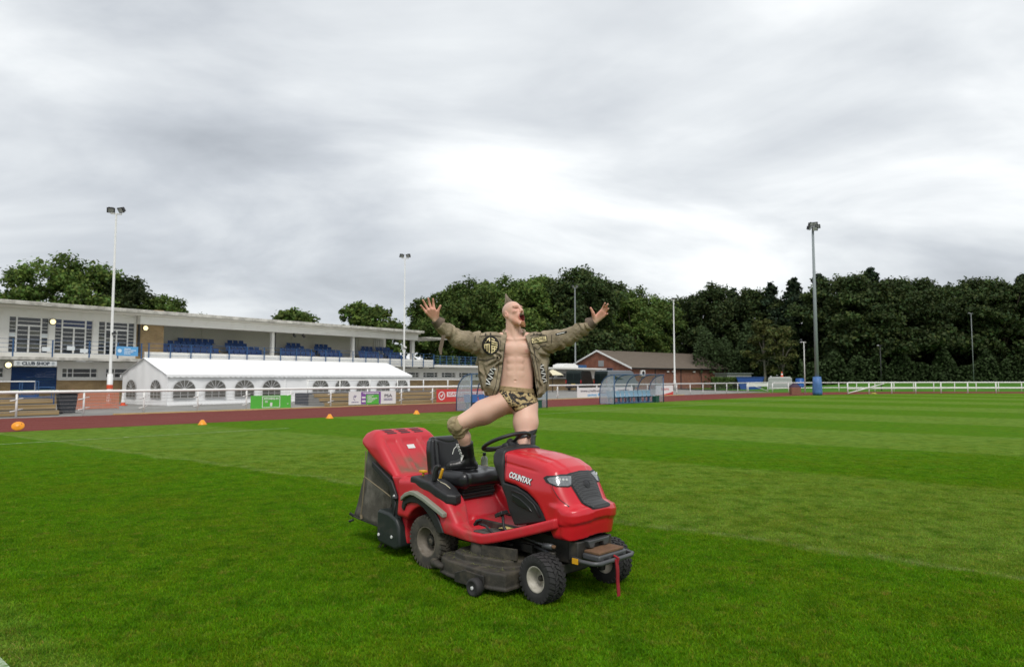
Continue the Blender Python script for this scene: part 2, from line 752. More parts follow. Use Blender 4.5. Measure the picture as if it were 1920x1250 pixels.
# low grassy bank beyond the bend
bank = MB()
rows = []
for i in range(25):
    a = R(20 + i * 4)
    row = []
    for rr, z in ((R_IN + 10.5, 0.0), (R_IN + 15, 0.55), (R_IN + 20, 0.95), (R_IN + 30, 0.9), (R_IN + 34, 0.0)):
        p = TR(S_BEND + rr * math.sin(a), T_IN - R_IN + rr * math.cos(a), z * min(1, max(0, (i - 2) / 4)) + 0.004)
        row.append(p)
    rows.append(row)
m_bank = pm('bank_grass', (0.055, 0.16, 0.012), rough=0.9, var=0.25, scale=0.5, bump=0.6, bscale=6, spec=0.2)
tag(bank.grid(rows).build('grass_bank', m_bank, smooth=True), kind='structure')
# the white line in the near corner of the pitch
wlm = MB().add([(-6.2, 6.93, 0.03), (-2.75, 3.93, 0.03), (-2.86, 3.83, 0.03), (-6.3, 6.84, 0.03)], [(0, 1, 2, 3)])
tag(wlm.build('pitch_line', pm('line_paint', (0.5, 0.56, 0.46), rough=0.9, var=0.35, scale=14, dirt=(0.10, 0.2, 0.04), dirt_amt=0.75, dirt_scale=26)), kind='structure')

tl = MB()
for a_, b_ in ((-8, 6), (6, 11), (16, 60)):
    tl.add([TR(a_, 21.48, 0.006), TR(b_, 21.48, 0.006), TR(b_, 21.58, 0.006), TR(a_, 21.58, 0.006)], [(0, 1, 2, 3)])
tag(tl.build('pitch_line', pm('faint_line_paint', (0.36, 0.42, 0.26), rough=0.95, var=0.3, scale=5, dirt=(0.12, 0.24, 0.02), dirt_amt=0.7, dirt_scale=9, spec=0.05)), kind='structure')

# ---------------------------------------------------------------- turf blades near the camera (uncountable: one object)
m_blade = bpy.data.materials.new('grass_blade')
m_blade.use_nodes = True
nt = m_blade.node_tree
_b = nt.nodes['Principled BSDF']
_b.inputs['Roughness'].default_value = 0.5
_b.inputs['Specular IOR Level'].default_value = 0.10
_c = grass_colour(nt, True)
_a = nt.nodes.new('ShaderNodeAttribute')
_a.attribute_name = 'tint'
_m = nt.nodes.new('ShaderNodeMix')
_m.data_type = 'RGBA'
_m.blend_type = 'MULTIPLY'
_m.inputs[0].default_value = 1
nt.links.new(_c, _m.inputs[6])
nt.links.new(_a.outputs['Color'], _m.inputs[7])
nt.links.new(_m.outputs[2], _b.inputs['Base Color'])
_t = nt.nodes.new('ShaderNodeBsdfTranslucent')
nt.links.new(_m.outputs[2], _t.inputs['Color'])
_x = nt.nodes.new('ShaderNodeMixShader')
_x.inputs[0].default_value = 0.42
nt.links.new(_b.outputs[0], _x.inputs[1])
nt.links.new(_t.outputs[0], _x.inputs[2])
nt.links.new(_x.outputs[0], nt.nodes['Material Output'].inputs[0])


def grass_patch(seed, size=0.34, count=1150):
    r = np.random.default_rng(seed)
    x = r.uniform(-size / 2, size / 2, (count, 2))
    # clumpy
    cen = r.uniform(-size / 2, size / 2, (26, 2))
    pick = r.integers(0, 26, count)
    x = np.where(r.random((count, 1)) < 0.30, cen[pick] + r.normal(0, 0.014, (count, 2)), x)
    hgt = r.uniform(0.012, 0.027, count) * np.where(r.random(count) < 0.05, 1.35, 1.0)
    ang = r.uniform(0, 2 * math.pi, count)
    wid = r.uniform(0.0018, 0.0036, count)
    lean = r.uniform(0.1, 1.1, count) * hgt
    la = r.uniform(0, 2 * math.pi, count)
    V = np.zeros((count, 5, 3))
    dx, dy = np.cos(ang) * wid, np.sin(ang) * wid
    for i, (s, hh, ln) in enumerate(((-1, 0, 0), (1, 0, 0), (0.75, 0.6, 0.35), (-0.75, 0.6, 0.35), (0, 1.0, 1.0))):
        V[:, i, 0] = x[:, 0] + s * dx + np.cos(la) * lean * ln
        V[:, i, 1] = x[:, 1] + s * dy + np.sin(la) * lean * ln
        V[:, i, 2] = hh * hgt - 0.002
    b = np.arange(count)[:, None] * 5
    F = np.concatenate([b + np.array([[0, 1, 2]]), b + np.array([[0, 2, 3]]), b + np.array([[3, 2, 4]])])
    me = np_mesh('grass_patch', V.reshape(-1, 3), F)
    t = r.uniform(0.75, 1.9, (count, 1))
    C = np.concatenate([t * r.uniform(0.85, 1.3, (count, 1)), t, t * r.uniform(0.6, 1.2, (count, 1))], 1)
    dry = r.random(count) < 0.06
    C[dry] = np.stack([r.uniform(2.2, 3.4, dry.sum()), r.uniform(1.2, 1.7, dry.sum()), r.uniform(2, 5, dry.sum())], 1)
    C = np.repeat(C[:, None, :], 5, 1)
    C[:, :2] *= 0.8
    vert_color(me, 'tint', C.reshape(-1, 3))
    me.materials.append(m_blade)
    o = bpy.data.objects.new('grass_patch', me)
    return o


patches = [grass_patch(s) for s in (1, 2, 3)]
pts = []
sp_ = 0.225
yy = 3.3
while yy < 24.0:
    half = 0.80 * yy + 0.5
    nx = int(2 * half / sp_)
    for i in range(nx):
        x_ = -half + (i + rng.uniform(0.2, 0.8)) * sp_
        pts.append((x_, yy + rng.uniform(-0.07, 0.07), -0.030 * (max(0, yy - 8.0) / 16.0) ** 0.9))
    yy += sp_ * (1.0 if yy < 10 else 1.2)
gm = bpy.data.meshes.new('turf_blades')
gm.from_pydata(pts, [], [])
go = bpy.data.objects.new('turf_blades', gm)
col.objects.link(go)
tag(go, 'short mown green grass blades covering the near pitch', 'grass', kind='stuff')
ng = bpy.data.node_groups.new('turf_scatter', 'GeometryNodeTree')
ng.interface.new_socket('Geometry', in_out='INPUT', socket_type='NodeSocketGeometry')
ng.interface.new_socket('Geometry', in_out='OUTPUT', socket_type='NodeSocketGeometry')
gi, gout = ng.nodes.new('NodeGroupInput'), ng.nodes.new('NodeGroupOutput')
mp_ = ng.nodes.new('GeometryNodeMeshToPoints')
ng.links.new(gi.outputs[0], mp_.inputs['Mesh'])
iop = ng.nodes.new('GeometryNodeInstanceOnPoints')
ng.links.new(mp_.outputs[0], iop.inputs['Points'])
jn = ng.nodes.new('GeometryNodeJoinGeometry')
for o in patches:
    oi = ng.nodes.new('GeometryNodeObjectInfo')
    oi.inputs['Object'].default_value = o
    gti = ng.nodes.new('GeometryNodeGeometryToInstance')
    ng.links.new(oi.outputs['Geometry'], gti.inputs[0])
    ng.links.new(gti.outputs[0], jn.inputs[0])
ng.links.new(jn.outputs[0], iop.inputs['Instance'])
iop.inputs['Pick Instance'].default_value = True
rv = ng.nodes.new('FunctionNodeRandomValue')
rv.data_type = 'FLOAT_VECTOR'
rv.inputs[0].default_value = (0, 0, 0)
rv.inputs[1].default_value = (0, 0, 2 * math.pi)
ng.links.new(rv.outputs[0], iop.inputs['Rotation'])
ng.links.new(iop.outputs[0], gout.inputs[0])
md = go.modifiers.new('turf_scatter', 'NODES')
md.node_group = ng
# ================================================================ the grandstand (local: k along the front, n away from the pitch)
m_white = pm('white_render', (0.76, 0.745, 0.70), rough=0.85, var=0.06, scale=0.8, dirt=(0.52, 0.48, 0.40), dirt_amt=0.18, dirt_scale=1.2, bump=0.05)
m_fascia = pm('weathered_concrete', (0.56, 0.54, 0.49), rough=0.9, var=0.15, scale=1.0, dirt=(0.20, 0.19, 0.16), dirt_amt=0.55, dirt_scale=1.6, bump=0.2)
m_offwhite = pm('inner_render', (0.80, 0.765, 0.70), rough=0.9, var=0.04, scale=0.6)
m_blue = pm('blue_paint', (0.022, 0.085, 0.21), rough=0.45, var=0.15, scale=3)
m_navy = pm('navy_shutter', (0.008, 0.042, 0.15), rough=0.5, var=0.1, scale=2)
m_frame = pm('white_window_frame', (0.80, 0.79, 0.76), rough=0.5, var=0.05)
m_pane = pm('dark_window_glass', (0.018, 0.022, 0.026), rough=0.12, var=0.5, scale=0.9, spec=0.6)
m_panewarm = pm('curtained_glass', (0.10, 0.10, 0.085), rough=0.25, var=0.5, scale=1.6)
m_paneblue = pm('blue_blind_glass', (0.022, 0.036, 0.10), rough=0.2, var=0.3, scale=1.0)
m_paper = pm('white_paper', (0.70, 0.74, 0.76), rough=0.8, var=0.04)
m_black = pm('black_metal', (0.018, 0.018, 0.02), rough=0.5, var=0.2)
m_timber = pm('terrace_timber', (0.34, 0.24, 0.115), rough=0.85, var=0.25, scale=2.5, stretch=(0.2, 1, 3), bump=0.2)
m_yellow = pm('yellow_paint', (0.62, 0.40, 0.02), rough=0.6, var=0.1)

m_brick = bpy.data.materials.new('yellow_stock_brick')
m_brick.use_nodes = True


def brick_nodes(m, c1, c2, mortar, scale=1.0):
    N, L = m.node_tree.nodes, m.node_tree.links
    b = N['Principled BSDF']
    b.inputs['Roughness'].default_value = 0.9
    t = N.new('ShaderNodeTexCoord')
    sx = N.new('ShaderNodeSeparateXYZ')
    L.new(t.outputs['Object'], sx.inputs[0])
    ad = N.new('ShaderNodeMath')
    ad.operation = 'ADD'
    L.new(sx.outputs[0], ad.inputs[0])
    L.new(sx.outputs[1], ad.inputs[1])
    cb = N.new('ShaderNodeCombineXYZ')
    L.new(ad.outputs[0], cb.inputs[0])
    L.new(sx.outputs[2], cb.inputs[1])
    br = N.new('ShaderNodeTexBrick')
    br.inputs['Scale'].default_value = scale
    br.inputs['Brick Width'].default_value = 0.225
    br.inputs['Row Height'].default_value = 0.075
    br.inputs['Mortar Size'].default_value = 0.008
    br.inputs['Color1'].default_value = c1 + (1,)
    br.inputs['Color2'].default_value = c2 + (1,)
    br.inputs['Mortar'].default_value = mortar + (1,)
    L.new(cb.outputs[0], br.inputs['Vector'])
    nz = N.new('ShaderNodeTexNoise')
    nz.inputs['Scale'].default_value = 1.3
    nz.inputs['Detail'].default_value = 6
    L.new(t.outputs['Object'], nz.inputs['Vector'])
    mx = N.new('ShaderNodeMix')
    mx.data_type = 'RGBA'
    mx.blend_type = 'MULTIPLY'
    mx.inputs[0].default_value = 0.6
    rp = N.new('ShaderNodeValToRGB')
    rp.color_ramp.elements[0].position = 0.3
    rp.color_ramp.elements[0].color = (0.5, 0.5, 0.5, 1)
    rp.color_ramp.elements[1].position = 0.7
    rp.color_ramp.elements[1].color = (1.15, 1.15, 1.15, 1)
    L.new(nz.outputs['Fac'], rp.inputs[0])
    L.new(br.outputs['Color'], mx.inputs[6])
    L.new(rp.outputs[0], mx.inputs[7])
    L.new(mx.outputs[2], b.inputs['Base Color'])
    bp = N.new('ShaderNodeBump')
    bp.inputs['Strength'].default_value = 0.4
    bp.inputs['Distance'].default_value = 0.01
    L.new(br.outputs['Fac'], bp.inputs['Height'])
    bp.invert = True
    L.new(bp.outputs[0], b.inputs['Normal'])


brick_nodes(m_brick, (0.40, 0.265, 0.12), (0.31, 0.20, 0.085), (0.38, 0.31, 0.21))
m_redbrick = bpy.data.materials.new('red_brick')
m_redbrick.use_nodes = True
brick_nodes(m_redbrick, (0.27, 0.085, 0.045), (0.20, 0.06, 0.035), (0.28, 0.2, 0.15))

O_ST = (31.0, 49.3, 0.0)
stand = thing('grandstand', 'long white two-storey grandstand with flat roof, balcony and open seating tier', 'grandstand', STW(31.0, 49.3), A_ST)


def sbuild(mb, name, mat, parent=None, **k):
    return mb.build(name, mat, parent or stand, off=O_ST, **k)


def wall_cells(mb, k0, k1, z0, z1, n0, n1, holes):
    """a wall slab pierced by rectangular openings (k0, k1, z0, z1)"""
    ks = sorted({k0, k1} | {h[0] for h in holes} | {h[1] for h in holes})
    for a, b in zip(ks[:-1], ks[1:]):
        zs = [z0, z1]
        cut = sorted([(h[2], h[3]) for h in holes if h[0] <= a + 1e-6 and h[1] >= b - 1e-6])
        lo = z0
        for c, d in cut:
            if c > lo + 1e-4:
                mb.span((a, n0, lo), (b, n1, c))
            lo = d
        if z1 > lo + 1e-4:
            mb.span((a, n0, lo), (b, n1, z1))


def window(k0, k1, z0, z1, n, cols_, name='window', bar=0.055, root=None, fixed=None, label=None):
    """steel casement: cols_ = list of (width fraction, rows of z fractions); panes are separate sub-parts"""
    root = root or stand
    w = MB()
    d = 0.06
    w.span((k0, n, z0), (k0 + bar, n + d, z1)).span((k1 - bar, n, z0), (k1, n + d, z1))
    w.span((k0 + bar, n, z0), (k1 - bar, n + d, z0 + bar)).span((k0 + bar, n, z1 - bar), (k1 - bar, n + d, z1))
    cells = []
    x = k0 + bar
    tot = k1 - k0 - 2 * bar
    for ci, (fw, rows_) in enumerate(cols_):
        x1 = x + fw * tot
        if ci < len(cols_) - 1:
            w.span((x1 - bar / 2, n + 0.003, z0 + bar), (x1 + bar / 2, n + d - 0.003, z1 - bar))
        zz = [z0 + bar + f * (z1 - z0 - 2 * bar) for f in rows_]
        for a in zz[1:-1]:
            w.span((x + (bar / 2 if ci else 0), n + 0.006, a - bar * 0.38), (x1 - (bar / 2 if ci < len(cols_) - 1 else 0), n + d - 0.006, a + bar * 0.38))
        for a, b in zip(zz[:-1], zz[1:]):
            cells.append((x, x1, a, b))
        x = x1
    wo = sbuild(w, name, m_frame, root)
    if label:
        wo['label'] = label
    for i, (a, b, c, d_) in enumerate(cells):
        p = MB().add([(a, n + 0.045, c), (b, n + 0.045, c), (b, n + 0.045, d_), (a, n + 0.045, d_)], [(0, 1, 2, 3)])
        mt = m_pane
        if fixed and i in fixed:
            mt = fixed[i]
        elif random.random() < 0.16:
            mt = m_panewarm
        sbuild(p, 'pane', mt, wo)
    return wo


# --- walls
upper_holes = [(11.75, 13.75, 3.2, 5.42), (14.23, 16.35, 3.2, 5.42), (16.68, 18.89, 3.2, 5.42), (19.23, 21.53, 3.2, 5.42)]
u = MB()
wall_cells(u, 6.0, 21.62, 2.95, 6.02, 49.3, 49.6, upper_holes)
sbuild(u, 'upper_wall', m_white)
ground_holes = [(14.45, 16.9, 0.9, 2.35), (12.6, 14.1, 1.66, 2.3), (17.16, 19.27, 1.66, 2.3), (19.75, 21.6, 1.66, 2.3)]
low_w = []
kk = 22.4
while kk < 80:
    low_w.append((kk, kk + 2.15, 1.66, 2.22))
    kk += 2.72
gl = MB()
wall_cells(gl, 6.0, 84.8, 1.53, 2.72, 49.3, 49.6, ground_holes + low_w)
sbuild(gl, 'ground_floor_wall', m_white)
bw = MB()
wall_cells(bw, 6.0, 84.8, 0.0, 1.52, 49.33, 49.62, [(14.45, 16.9, 0.9, 1.52)])
sbuild(bw, 'brick_plinth', m_brick)
sl = MB()
for a, b in ((6.0, 14.4), (16.95, 84.8)):
    sl.span((a, 49.22, 1.50), (b, 49.6, 1.565))
sbuild(sl, 'sill_course', m_white)
rows_side = [0, .11, .22, .33, .44, .55, .66, .75, .875, 1.0]
rows_door = [0, .167, .333, .50, .667, .833, 1.0]
for j, (a, b, c, d) in enumerate(upper_holes):
    k = 0.19 * (b - a)
    fx = {1: {4: m_paper}, 2: {7: m_paneblue, 8: m_paneblue}}.get(j)
    fx2 = {1: {4: m_paper}, 2: {7: m_paneblue, 8: m_paneblue}}.get(j)
    window(a, a + k, c, d, 49.36, [(1.0, rows_side)], 'side_light', 0.036, fixed=fx)
    window(b - k, b, c, d, 49.36, [(1.0, rows_side)], 'side_light', 0.036, fixed=fx2)
    zt = c + 0.76 * (d - c)
    window(a + k, b - k, zt, d, 49.358, [(1.0, [0, .5, 1])], 'transom_window', 0.05, fixed={0: m_paneblue, 1: m_paneblue} if j == 2 else None)
    mid = (a + b) / 2
    for x0, x1 in ((a + k, mid), (mid, b - k)):
        window(x0, x1, c, zt - 0.002, 49.362, [(1.0, rows_door)], 'french_door', 0.046, fixed={0: m_pane, 1: m_pane} if j != 1 else {1: m_panewarm})
for a, b, c, d in ground_holes[1:]:
    window(a, b, c, d, 49.36, [(0.14, [0, .5, 1]), (0.16, [0, .5, 1]), (0.52, [0, .5, 1]), (0.18, [0, .5, 1])])
for i, (a, b, c, d) in enumerate(low_w):
    if not (46 < a < 60 or a > 68):
        continue
    window(a, b, c, d, 49.36, [(0.2, [0, .5, 1]), (0.58, [0, .5, 1]), (0.22, [0, .5, 1])], fixed={2: m_paneblue, 3: m_paneblue} if 47 < a < 49 else None)
# blank backs behind the glass of the hidden windows
hid = MB()
for a, b, c, d in low_w:
    hid.span((a, 49.5, c), (b, 49.59, d))
sbuild(hid, 'blind', m_pane)
# --- shutter and sign
sh = MB()
for i in range(14):
    z = 0.92 + i * 0.1
    sh.prism([(49.36, z), (49.33, z + 0.05), (49.36, z + 0.098), (49.45, z + 0.098), (49.45, z)], (14.46, 16.89), lambda u_, v_, w_: (w_, u_, v_))
sbuild(sh, 'shutter', m_navy)['label'] = 'dark blue roller shutter of the shop hatch'
sbuild(MB().span((14.4, 49.12, 0.84), (16.95, 49.5, 0.90)), 'hatch_counter', m_frame)
sg = MB().span((14.2, 48.04, 2.37), (16.44, 48.09, 2.68))
so = sbuild(sg, 'shop_sign', pm('sign_board', (0.62, 0.64, 0.64), rough=0.6, var=0.04), bevel=0.01)
m_ink = pm('sign_ink', (0.03, 0.04, 0.06), rough=0.6, var=0.1)
lettering('CLUB SHOP', 0.26, m_ink, so, frame_m((15.32 - 31, 48.035 - 49.3, 2.525), (1, 0, 0), (0, 0, 1)), width=1.45, bold=0.011)
cr = MB()
for x in (14.41, 16.23):
    cr.lathe([(0.0, 0.0), (0.085, 0.0), (0.085, 0.006)], 12, Matrix.Rotation(R(90), 3, 'X'), (x, 48.037, 2.555))
    cr.span((x - 0.09, 48.032, 2.405), (x + 0.09, 48.038, 2.43))
sbuild(cr, 'crest', pm('crest_grey', (0.33, 0.36, 0.38), rough=0.6), so)
# --- balcony
bl = MB().span((6.0, 48.1, 2.74), (21.7, 49.3, 2.94))
sbuild(bl, 'balcony_slab', m_fascia, bevel=0.02)
br_ = MB()
for z in (3.98, 3.72, 3.46, 3.2):
    br_.tube([(6, 48.16, z), (21.7, 48.16, z)], 0.010, 6)
sbuild(br_, 'railing_bar', m_blue)
for x in (12.1, 14.15, 16.21, 18.28, 20.0, 21.5):
    sbuild(MB().span((x - 0.035, 48.14, 2.94), (x + 0.035, 48.19, 4.0)), 'railing_post', m_blue)
for x, z in ((15.85, 3.42), (17.2, 3.52), (17.95, 3.38)):
    sbuild(MB().span((x - 0.22, 48.10, z - 0.13), (x + 0.22, 48.125, z + 0.13)), 'notice', m_paper)
# --- roof and fascia
rf = MB().span((6.0, 48.0, 6.04), (48.4, 55.0, 6.28))
roof = sbuild(rf, 'roof_slab', m_fascia, bevel=0.03)
sbuild(MB().span((6.0, 48.45, 5.94), (48.3, 54.8, 6.04)), 'soffit', m_offwhite, roof)
bm_ = MB().span((21.62, 48.75, 5.36), (48.3, 49.25, 5.94))
sbuild(bm_, 'roof_beam', m_white, bevel=0.03)
sbuild(MB().span((48.3, 47.6, 5.55), (51.8, 52.0, 5.68)), 'side_canopy', m_fascia)
ch = MB().span((24.6, 53.2, 6.28), (25.6, 54.2, 6.62)).span((24.8, 53.4, 6.62), (25.4, 54.0, 6.85))
sbuild(ch, 'roof_vent', m_brick, roof)
# --- seating tier
sbuild(MB().span((21.62, 49.3, 2.95), (23.5, 49.6, 5.36)), 'brick_pier', m_brick)
sbuild(MB().span((21.7, 49.1, 3.4), (21.8, 49.29, 6.0)), 'downpipe', m_black)
for x in (32.2, 40.5):
    sbuild(MB().span((x, 49.3, 2.95), (x + 0.26, 49.6, 5.36)), 'column', m_white, bevel=0.02)
    sbuild(MB().tube([(x + 0.36, 49.4, 2.95), (x + 0.36, 49.4, 5.36)], 0.06), 'downpipe', m_black)
sbuild(MB().span((48.0, 49.3, 2.95), (48.35, 49.65, 5.55)), 'column', m_white, bevel=0.02)
sbuild(MB().span((23.5, 53.4, 2.95), (48.2, 53.7, 5.94)), 'back_wall', m_offwhite)
sbuild(MB().span((23.3, 49.6, 2.95), (23.5, 53.7, 5.94)), 'side_wall', m_white)
sbuild(MB().span((23.5, 53.2, 2.95), (26.85, 53.398, 5.93)), 'white_panel', m_white)
bt = MB()
for x in (28.5, 36.9, 44.6):
    bt.span((x - 0.04, 53.36, 3.4), (x + 0.04, 53.4, 5.94))
sbuild(bt, 'wall_batten', m_offwhite)
lv = MB()
for i in range(6):
    lv2 = MB().span((46.55 + i * 0.24, 53.3, 3.9), (46.67 + i * 0.24, 53.38, 5.6))
    sbuild(lv2, 'louvre_slat', m_frame)
stp = MB()
for j in range(4):
    stp.span((23.5, 49.65 + j * 0.85, 2.94), (48.2, 53.4, 3.12 + 0.28 * j))
sbuild(stp, 'terrace_step', pm('painted_step', (0.50, 0.49, 0.46), rough=0.85, var=0.12, scale=1.0))
par = MB().span((21.72, 48.1, 2.70), (49.8, 48.3, 3.43))
sbuild(par, 'parapet', m_white, bevel=0.015)
sbuild(MB().span((21.72, 48.3, 2.74), (49.8, 49.3, 2.94)), 'walkway_slab', m_fascia)
prl = MB()
for z in (4.0, 3.7, 3.2, 2.95):
    prl.tube([(21.8, 48.02, z), (49.8, 48.02, z)], 0.012, 6)
sbuild(prl, 'parapet_rail', m_blue)
for i in range(20):
    x = 21.92 + i * 1.466
    pb = MB().span((x - 0.028, 47.99, 2.72), (x + 0.028, 48.05, 4.02))
    sbuild(pb, 'parapet_post', m_blue)
# --- low wing beyond the stand with its roof terrace
sbuild(MB().span((49.8, 48.1, 2.72), (84.8, 54.0, 2.95)), 'terrace_roof', m_white, bevel=0.02)
tr2 = MB()
for z in (3.1, 3.35, 3.6, 3.85):
    tr2.tube([(50.0, 48.3, z), (62, 48.3, z)], 0.02, 6)
sbuild(tr2, 'terrace_rail', m_blue)
for i in range(13):
    sbuild(MB().span((50.0 + i * 0.97 - 0.03, 48.27, 2.95), (50.0 + i * 0.97 + 0.03, 48.33, 3.9)), 'terrace_post', m_blue)
for x in (44.6, 46.4, 48.1, 49.7):
    sbuild(MB().span((x - 0.2, 48.06, 2.58), (x + 0.2, 48.4, 2.69)), 'bracket', m_black)
# --- lit round wall lamps
m_glow = pm('lamp_glow', (1.0, 0.84, 0.46), rough=0.4, var=0.02, emit=1.0)
for x, z, n_, lab in ((16.52, 5.2, 49.3, 'lit round bulkhead lamp between the upper windows'), (22.2, 5.12, 49.3, 'lit round bulkhead lamp on the brick pier under the roof'),
                      (13.98, 2.42, 48.3, 'lit round bulkhead lamp beside the club shop sign')):
    l = thing('wall_lamp', lab, 'lamp', STW(x, n_, z), A_ST, 'lit bulkhead lamps on the grandstand')
    Mx = Matrix.Rotation(R(90), 3, 'X')
    MB().lathe([(0.0, 0.0), (0.21, 0.0), (0.21, 0.07), (0.165, 0.09), (0.165, 0.05)], 20, Mx).build('lamp_rim', m_black, l)
    MB().lathe([(0.165, 0.05), (0.16, 0.10), (0.11, 0.145), (0.0, 0.165)], 20, Mx).build('lamp_lens', m_glow, l, smooth=True)
# --- black spotlights under the beam
for x in (34.9, 45.2, 34.0):
    l = thing('beam_spotlight', 'small black spotlight under the roof beam, %s' % {34.9: 'just right of the first column', 45.2: 'nearest the stand end', 34.0: 'close beside the first column'}[x], 'spotlight', STW(x, 48.9, 5.36), A_ST, 'spotlights under the roof beam')
    MB().span((-0.03, -0.03, -0.12), (0.03, 0.03, 0.0)).build('bracket', m_black, l)
    MB().tube([(0, 0.1, -0.14), (0, -0.16, -0.26)], [0.07, 0.11], 10).build('lamp_housing', m_black, l)
# --- seat banks
m_seat = pm('blue_seat_plastic', (0.026, 0.085, 0.29), rough=0.3, var=0.2, scale=1.2)
smesh = MB()
smesh.grid([[(x, -0.02 + y, z) for x in (-0.215, -0.1, 0.1, 0.215)] for y, z in ((-0.30, 0.42), (-0.28, 0.45), (-0.05, 0.40), (0.03, 0.46), (0.08, 0.72), (0.10, 0.80), (0.12, 0.78))])
smesh.span((-0.03, -0.05, 0.0), (0.03, 0.05, 0.40))
sm = smesh.build('seat', m_seat, smooth=False)
seat_me = sm.data
bpy.data.objects.remove(sm)


def seat_bank(label, rows_):
    k0 = rows_[0][0]
    b = thing('seat_bank', label, 'seating', STW(k0, 49.9, 3.12), A_ST, 'banks of blue seats in the stand')
    for j, (a, c) in enumerate(rows_):
        n = max(1, int(round((c - a) / 0.5)))
        for i in range(n):
            s = bpy.data.objects.new('seat', seat_me)
            col.objects.link(s)
            s.parent = b
            s.location = (a + 0.25 + i * 0.5 - k0, 0.25 + 0.85 * j, 0.28 * j)
            s.rotation_euler = (0, 0, 0)


seat_bank('blue seat bank nearest the brick pier, longest of all', [(23.7, 28.4), (24.2, 28.2), (25.0, 28.3), (26.2, 29.2)])
seat_bank('blue seat bank left of the first white column', [(28.9, 32.0), (29.2, 32.3), (29.6, 31.5), (30.3, 31.9)])
seat_bank('blue seat bank right of the first white column', [(33.6, 36.9), (34.2, 37.0), (35.2, 37.0), (35.9, 37.6)])
seat_bank('blue seat bank left of the second white column', [(37.6, 40.2), (38.0, 40.4), (38.2, 40.0), (38.9, 40.4)])
seat_bank('blue seat bank right of the second white column', [(42.0, 45.0), (42.6, 45.2), (43.6, 45.3), (44.4, 46.0)])
seat_bank('blue seat bank at the far end beside the louvres', [(45.6, 48.0), (46.0, 48.0), (46.4, 48.1), (46.2, 48.1)])
for i, (x, lab) in enumerate(((28.55, 'yellow steps between the first two seat banks'), (37.2, 'yellow steps between the two middle seat banks'), (45.2, 'yellow steps before the last seat bank'))):
    ys = MB()
    for j in range(3):
        ys.span((x - 0.1, 49.67 + 0.85 * j, 3.122 + 0.28 * j), (x + 0.42, 49.97 + 0.85 * j, 3.26 + 0.28 * j))
    tag(ys.build('gangway_steps', m_yellow), lab, 'steps', 'yellow gangway steps')
    o_ = bpy.context.scene.objects[-1] if False else None
for o in [o for o in col.objects if o.name.startswith('gangway_steps')]:
    o.rotation_euler = (0, 0, A_ST)
# --- blue banner on the balcony rail
bn = thing('balcony_banner', 'light blue printed banner hung on the balcony railing', 'banner', STW(20.52, 48.02, 3.12), A_ST)
rows = [[(x, 0.012 * math.sin(x * 9), z) for x in np.linspace(-0.69, 0.69, 9)] for z in (0.0, 0.3, 0.62)]
MB().grid(rows).build('sheet', pm('banner_blue', (0.10, 0.33, 0.62), rough=0.6, var=0.06), bn, thick=0.01)
pr = MB()
for j in range(4):
    pr.span((-0.2, -0.028, 0.12 + j * 0.11), (0.2 + 0.35 * ((j * 7) % 3) / 2, -0.020, 0.17 + j * 0.11))
pr.lathe([(0.0, 0), (0.13, 0), (0.13, 0.006)], 14, Matrix.Rotation(R(90), 3, 'X'), (-0.48, -0.02, 0.33))
pr.build('print', pm('banner_print', (0.62, 0.74, 0.84), rough=0.6, var=0.05), bn)

# ================================================================ marquee
m_pvc = pm('white_pvc', (0.88, 0.88, 0.88), rough=0.5, var=0.025, scale=1.2, bump=0.12, bscale=2.5)
m_clear = pm('marquee_clear_panel', (0.13, 0.125, 0.115), rough=0.18, var=0.55, scale=0.8)
marq = thing('marquee', 'long white frame marquee with arched windows pitched before the stand', 'marquee', STW(20.0, 41.3), A_ST)
EAVE, RIDGE, WID, LEN = 1.86, 2.9, 6.0, 20.0


def wavy(x, y, z):
    return 0.018 * math.sin(x * 2.1 + z * 1.3) + 0.012 * math.sin(x * 5.3 + 2 * z)


m_bar = pm('marquee_bar_grey', (0.58, 0.58, 0.58), rough=0.5, var=0.04)
fw = MB()
rows = [[(x, 0.02 + wavy(x, 0, z) - 0.05 * (1 - min(1, z / 0.25)), z) for x in np.linspace(0, LEN, 121)] for z in (0.0, 0.04, 0.25, 0.6, 1.0, 1.4, 1.75, EAVE)]
fw.grid(rows)
fw.build('front_wall', m_pvc, marq, smooth=True)
MB().grid([[(x, WID + wavy(x, 0, z), z) for x in np.linspace(0, LEN, 81)] for z in (0.0, 0.6, 1.2, EAVE)]).build('rear_wall', m_pvc, marq, smooth=True)
for x0 in (0.0, LEN):
    e = MB()
    ny = 31
    rows = []
    for j in range(9):
        f = j / 8
        row = []
        for y in np.linspace(0, WID, ny):
            top = EAVE + (RIDGE - EAVE) * (1 - abs(y - WID / 2) / (WID / 2))
            z = f * top
            row.append((x0 + (0.02 * math.sin(y * 3.1 + z) + 0.012 * math.sin(6 * y)) * (1 if x0 == 0 else -1), y, z))
        rows.append(row)
    e.grid(rows).build('end_wall', m_pvc, marq, smooth=True)
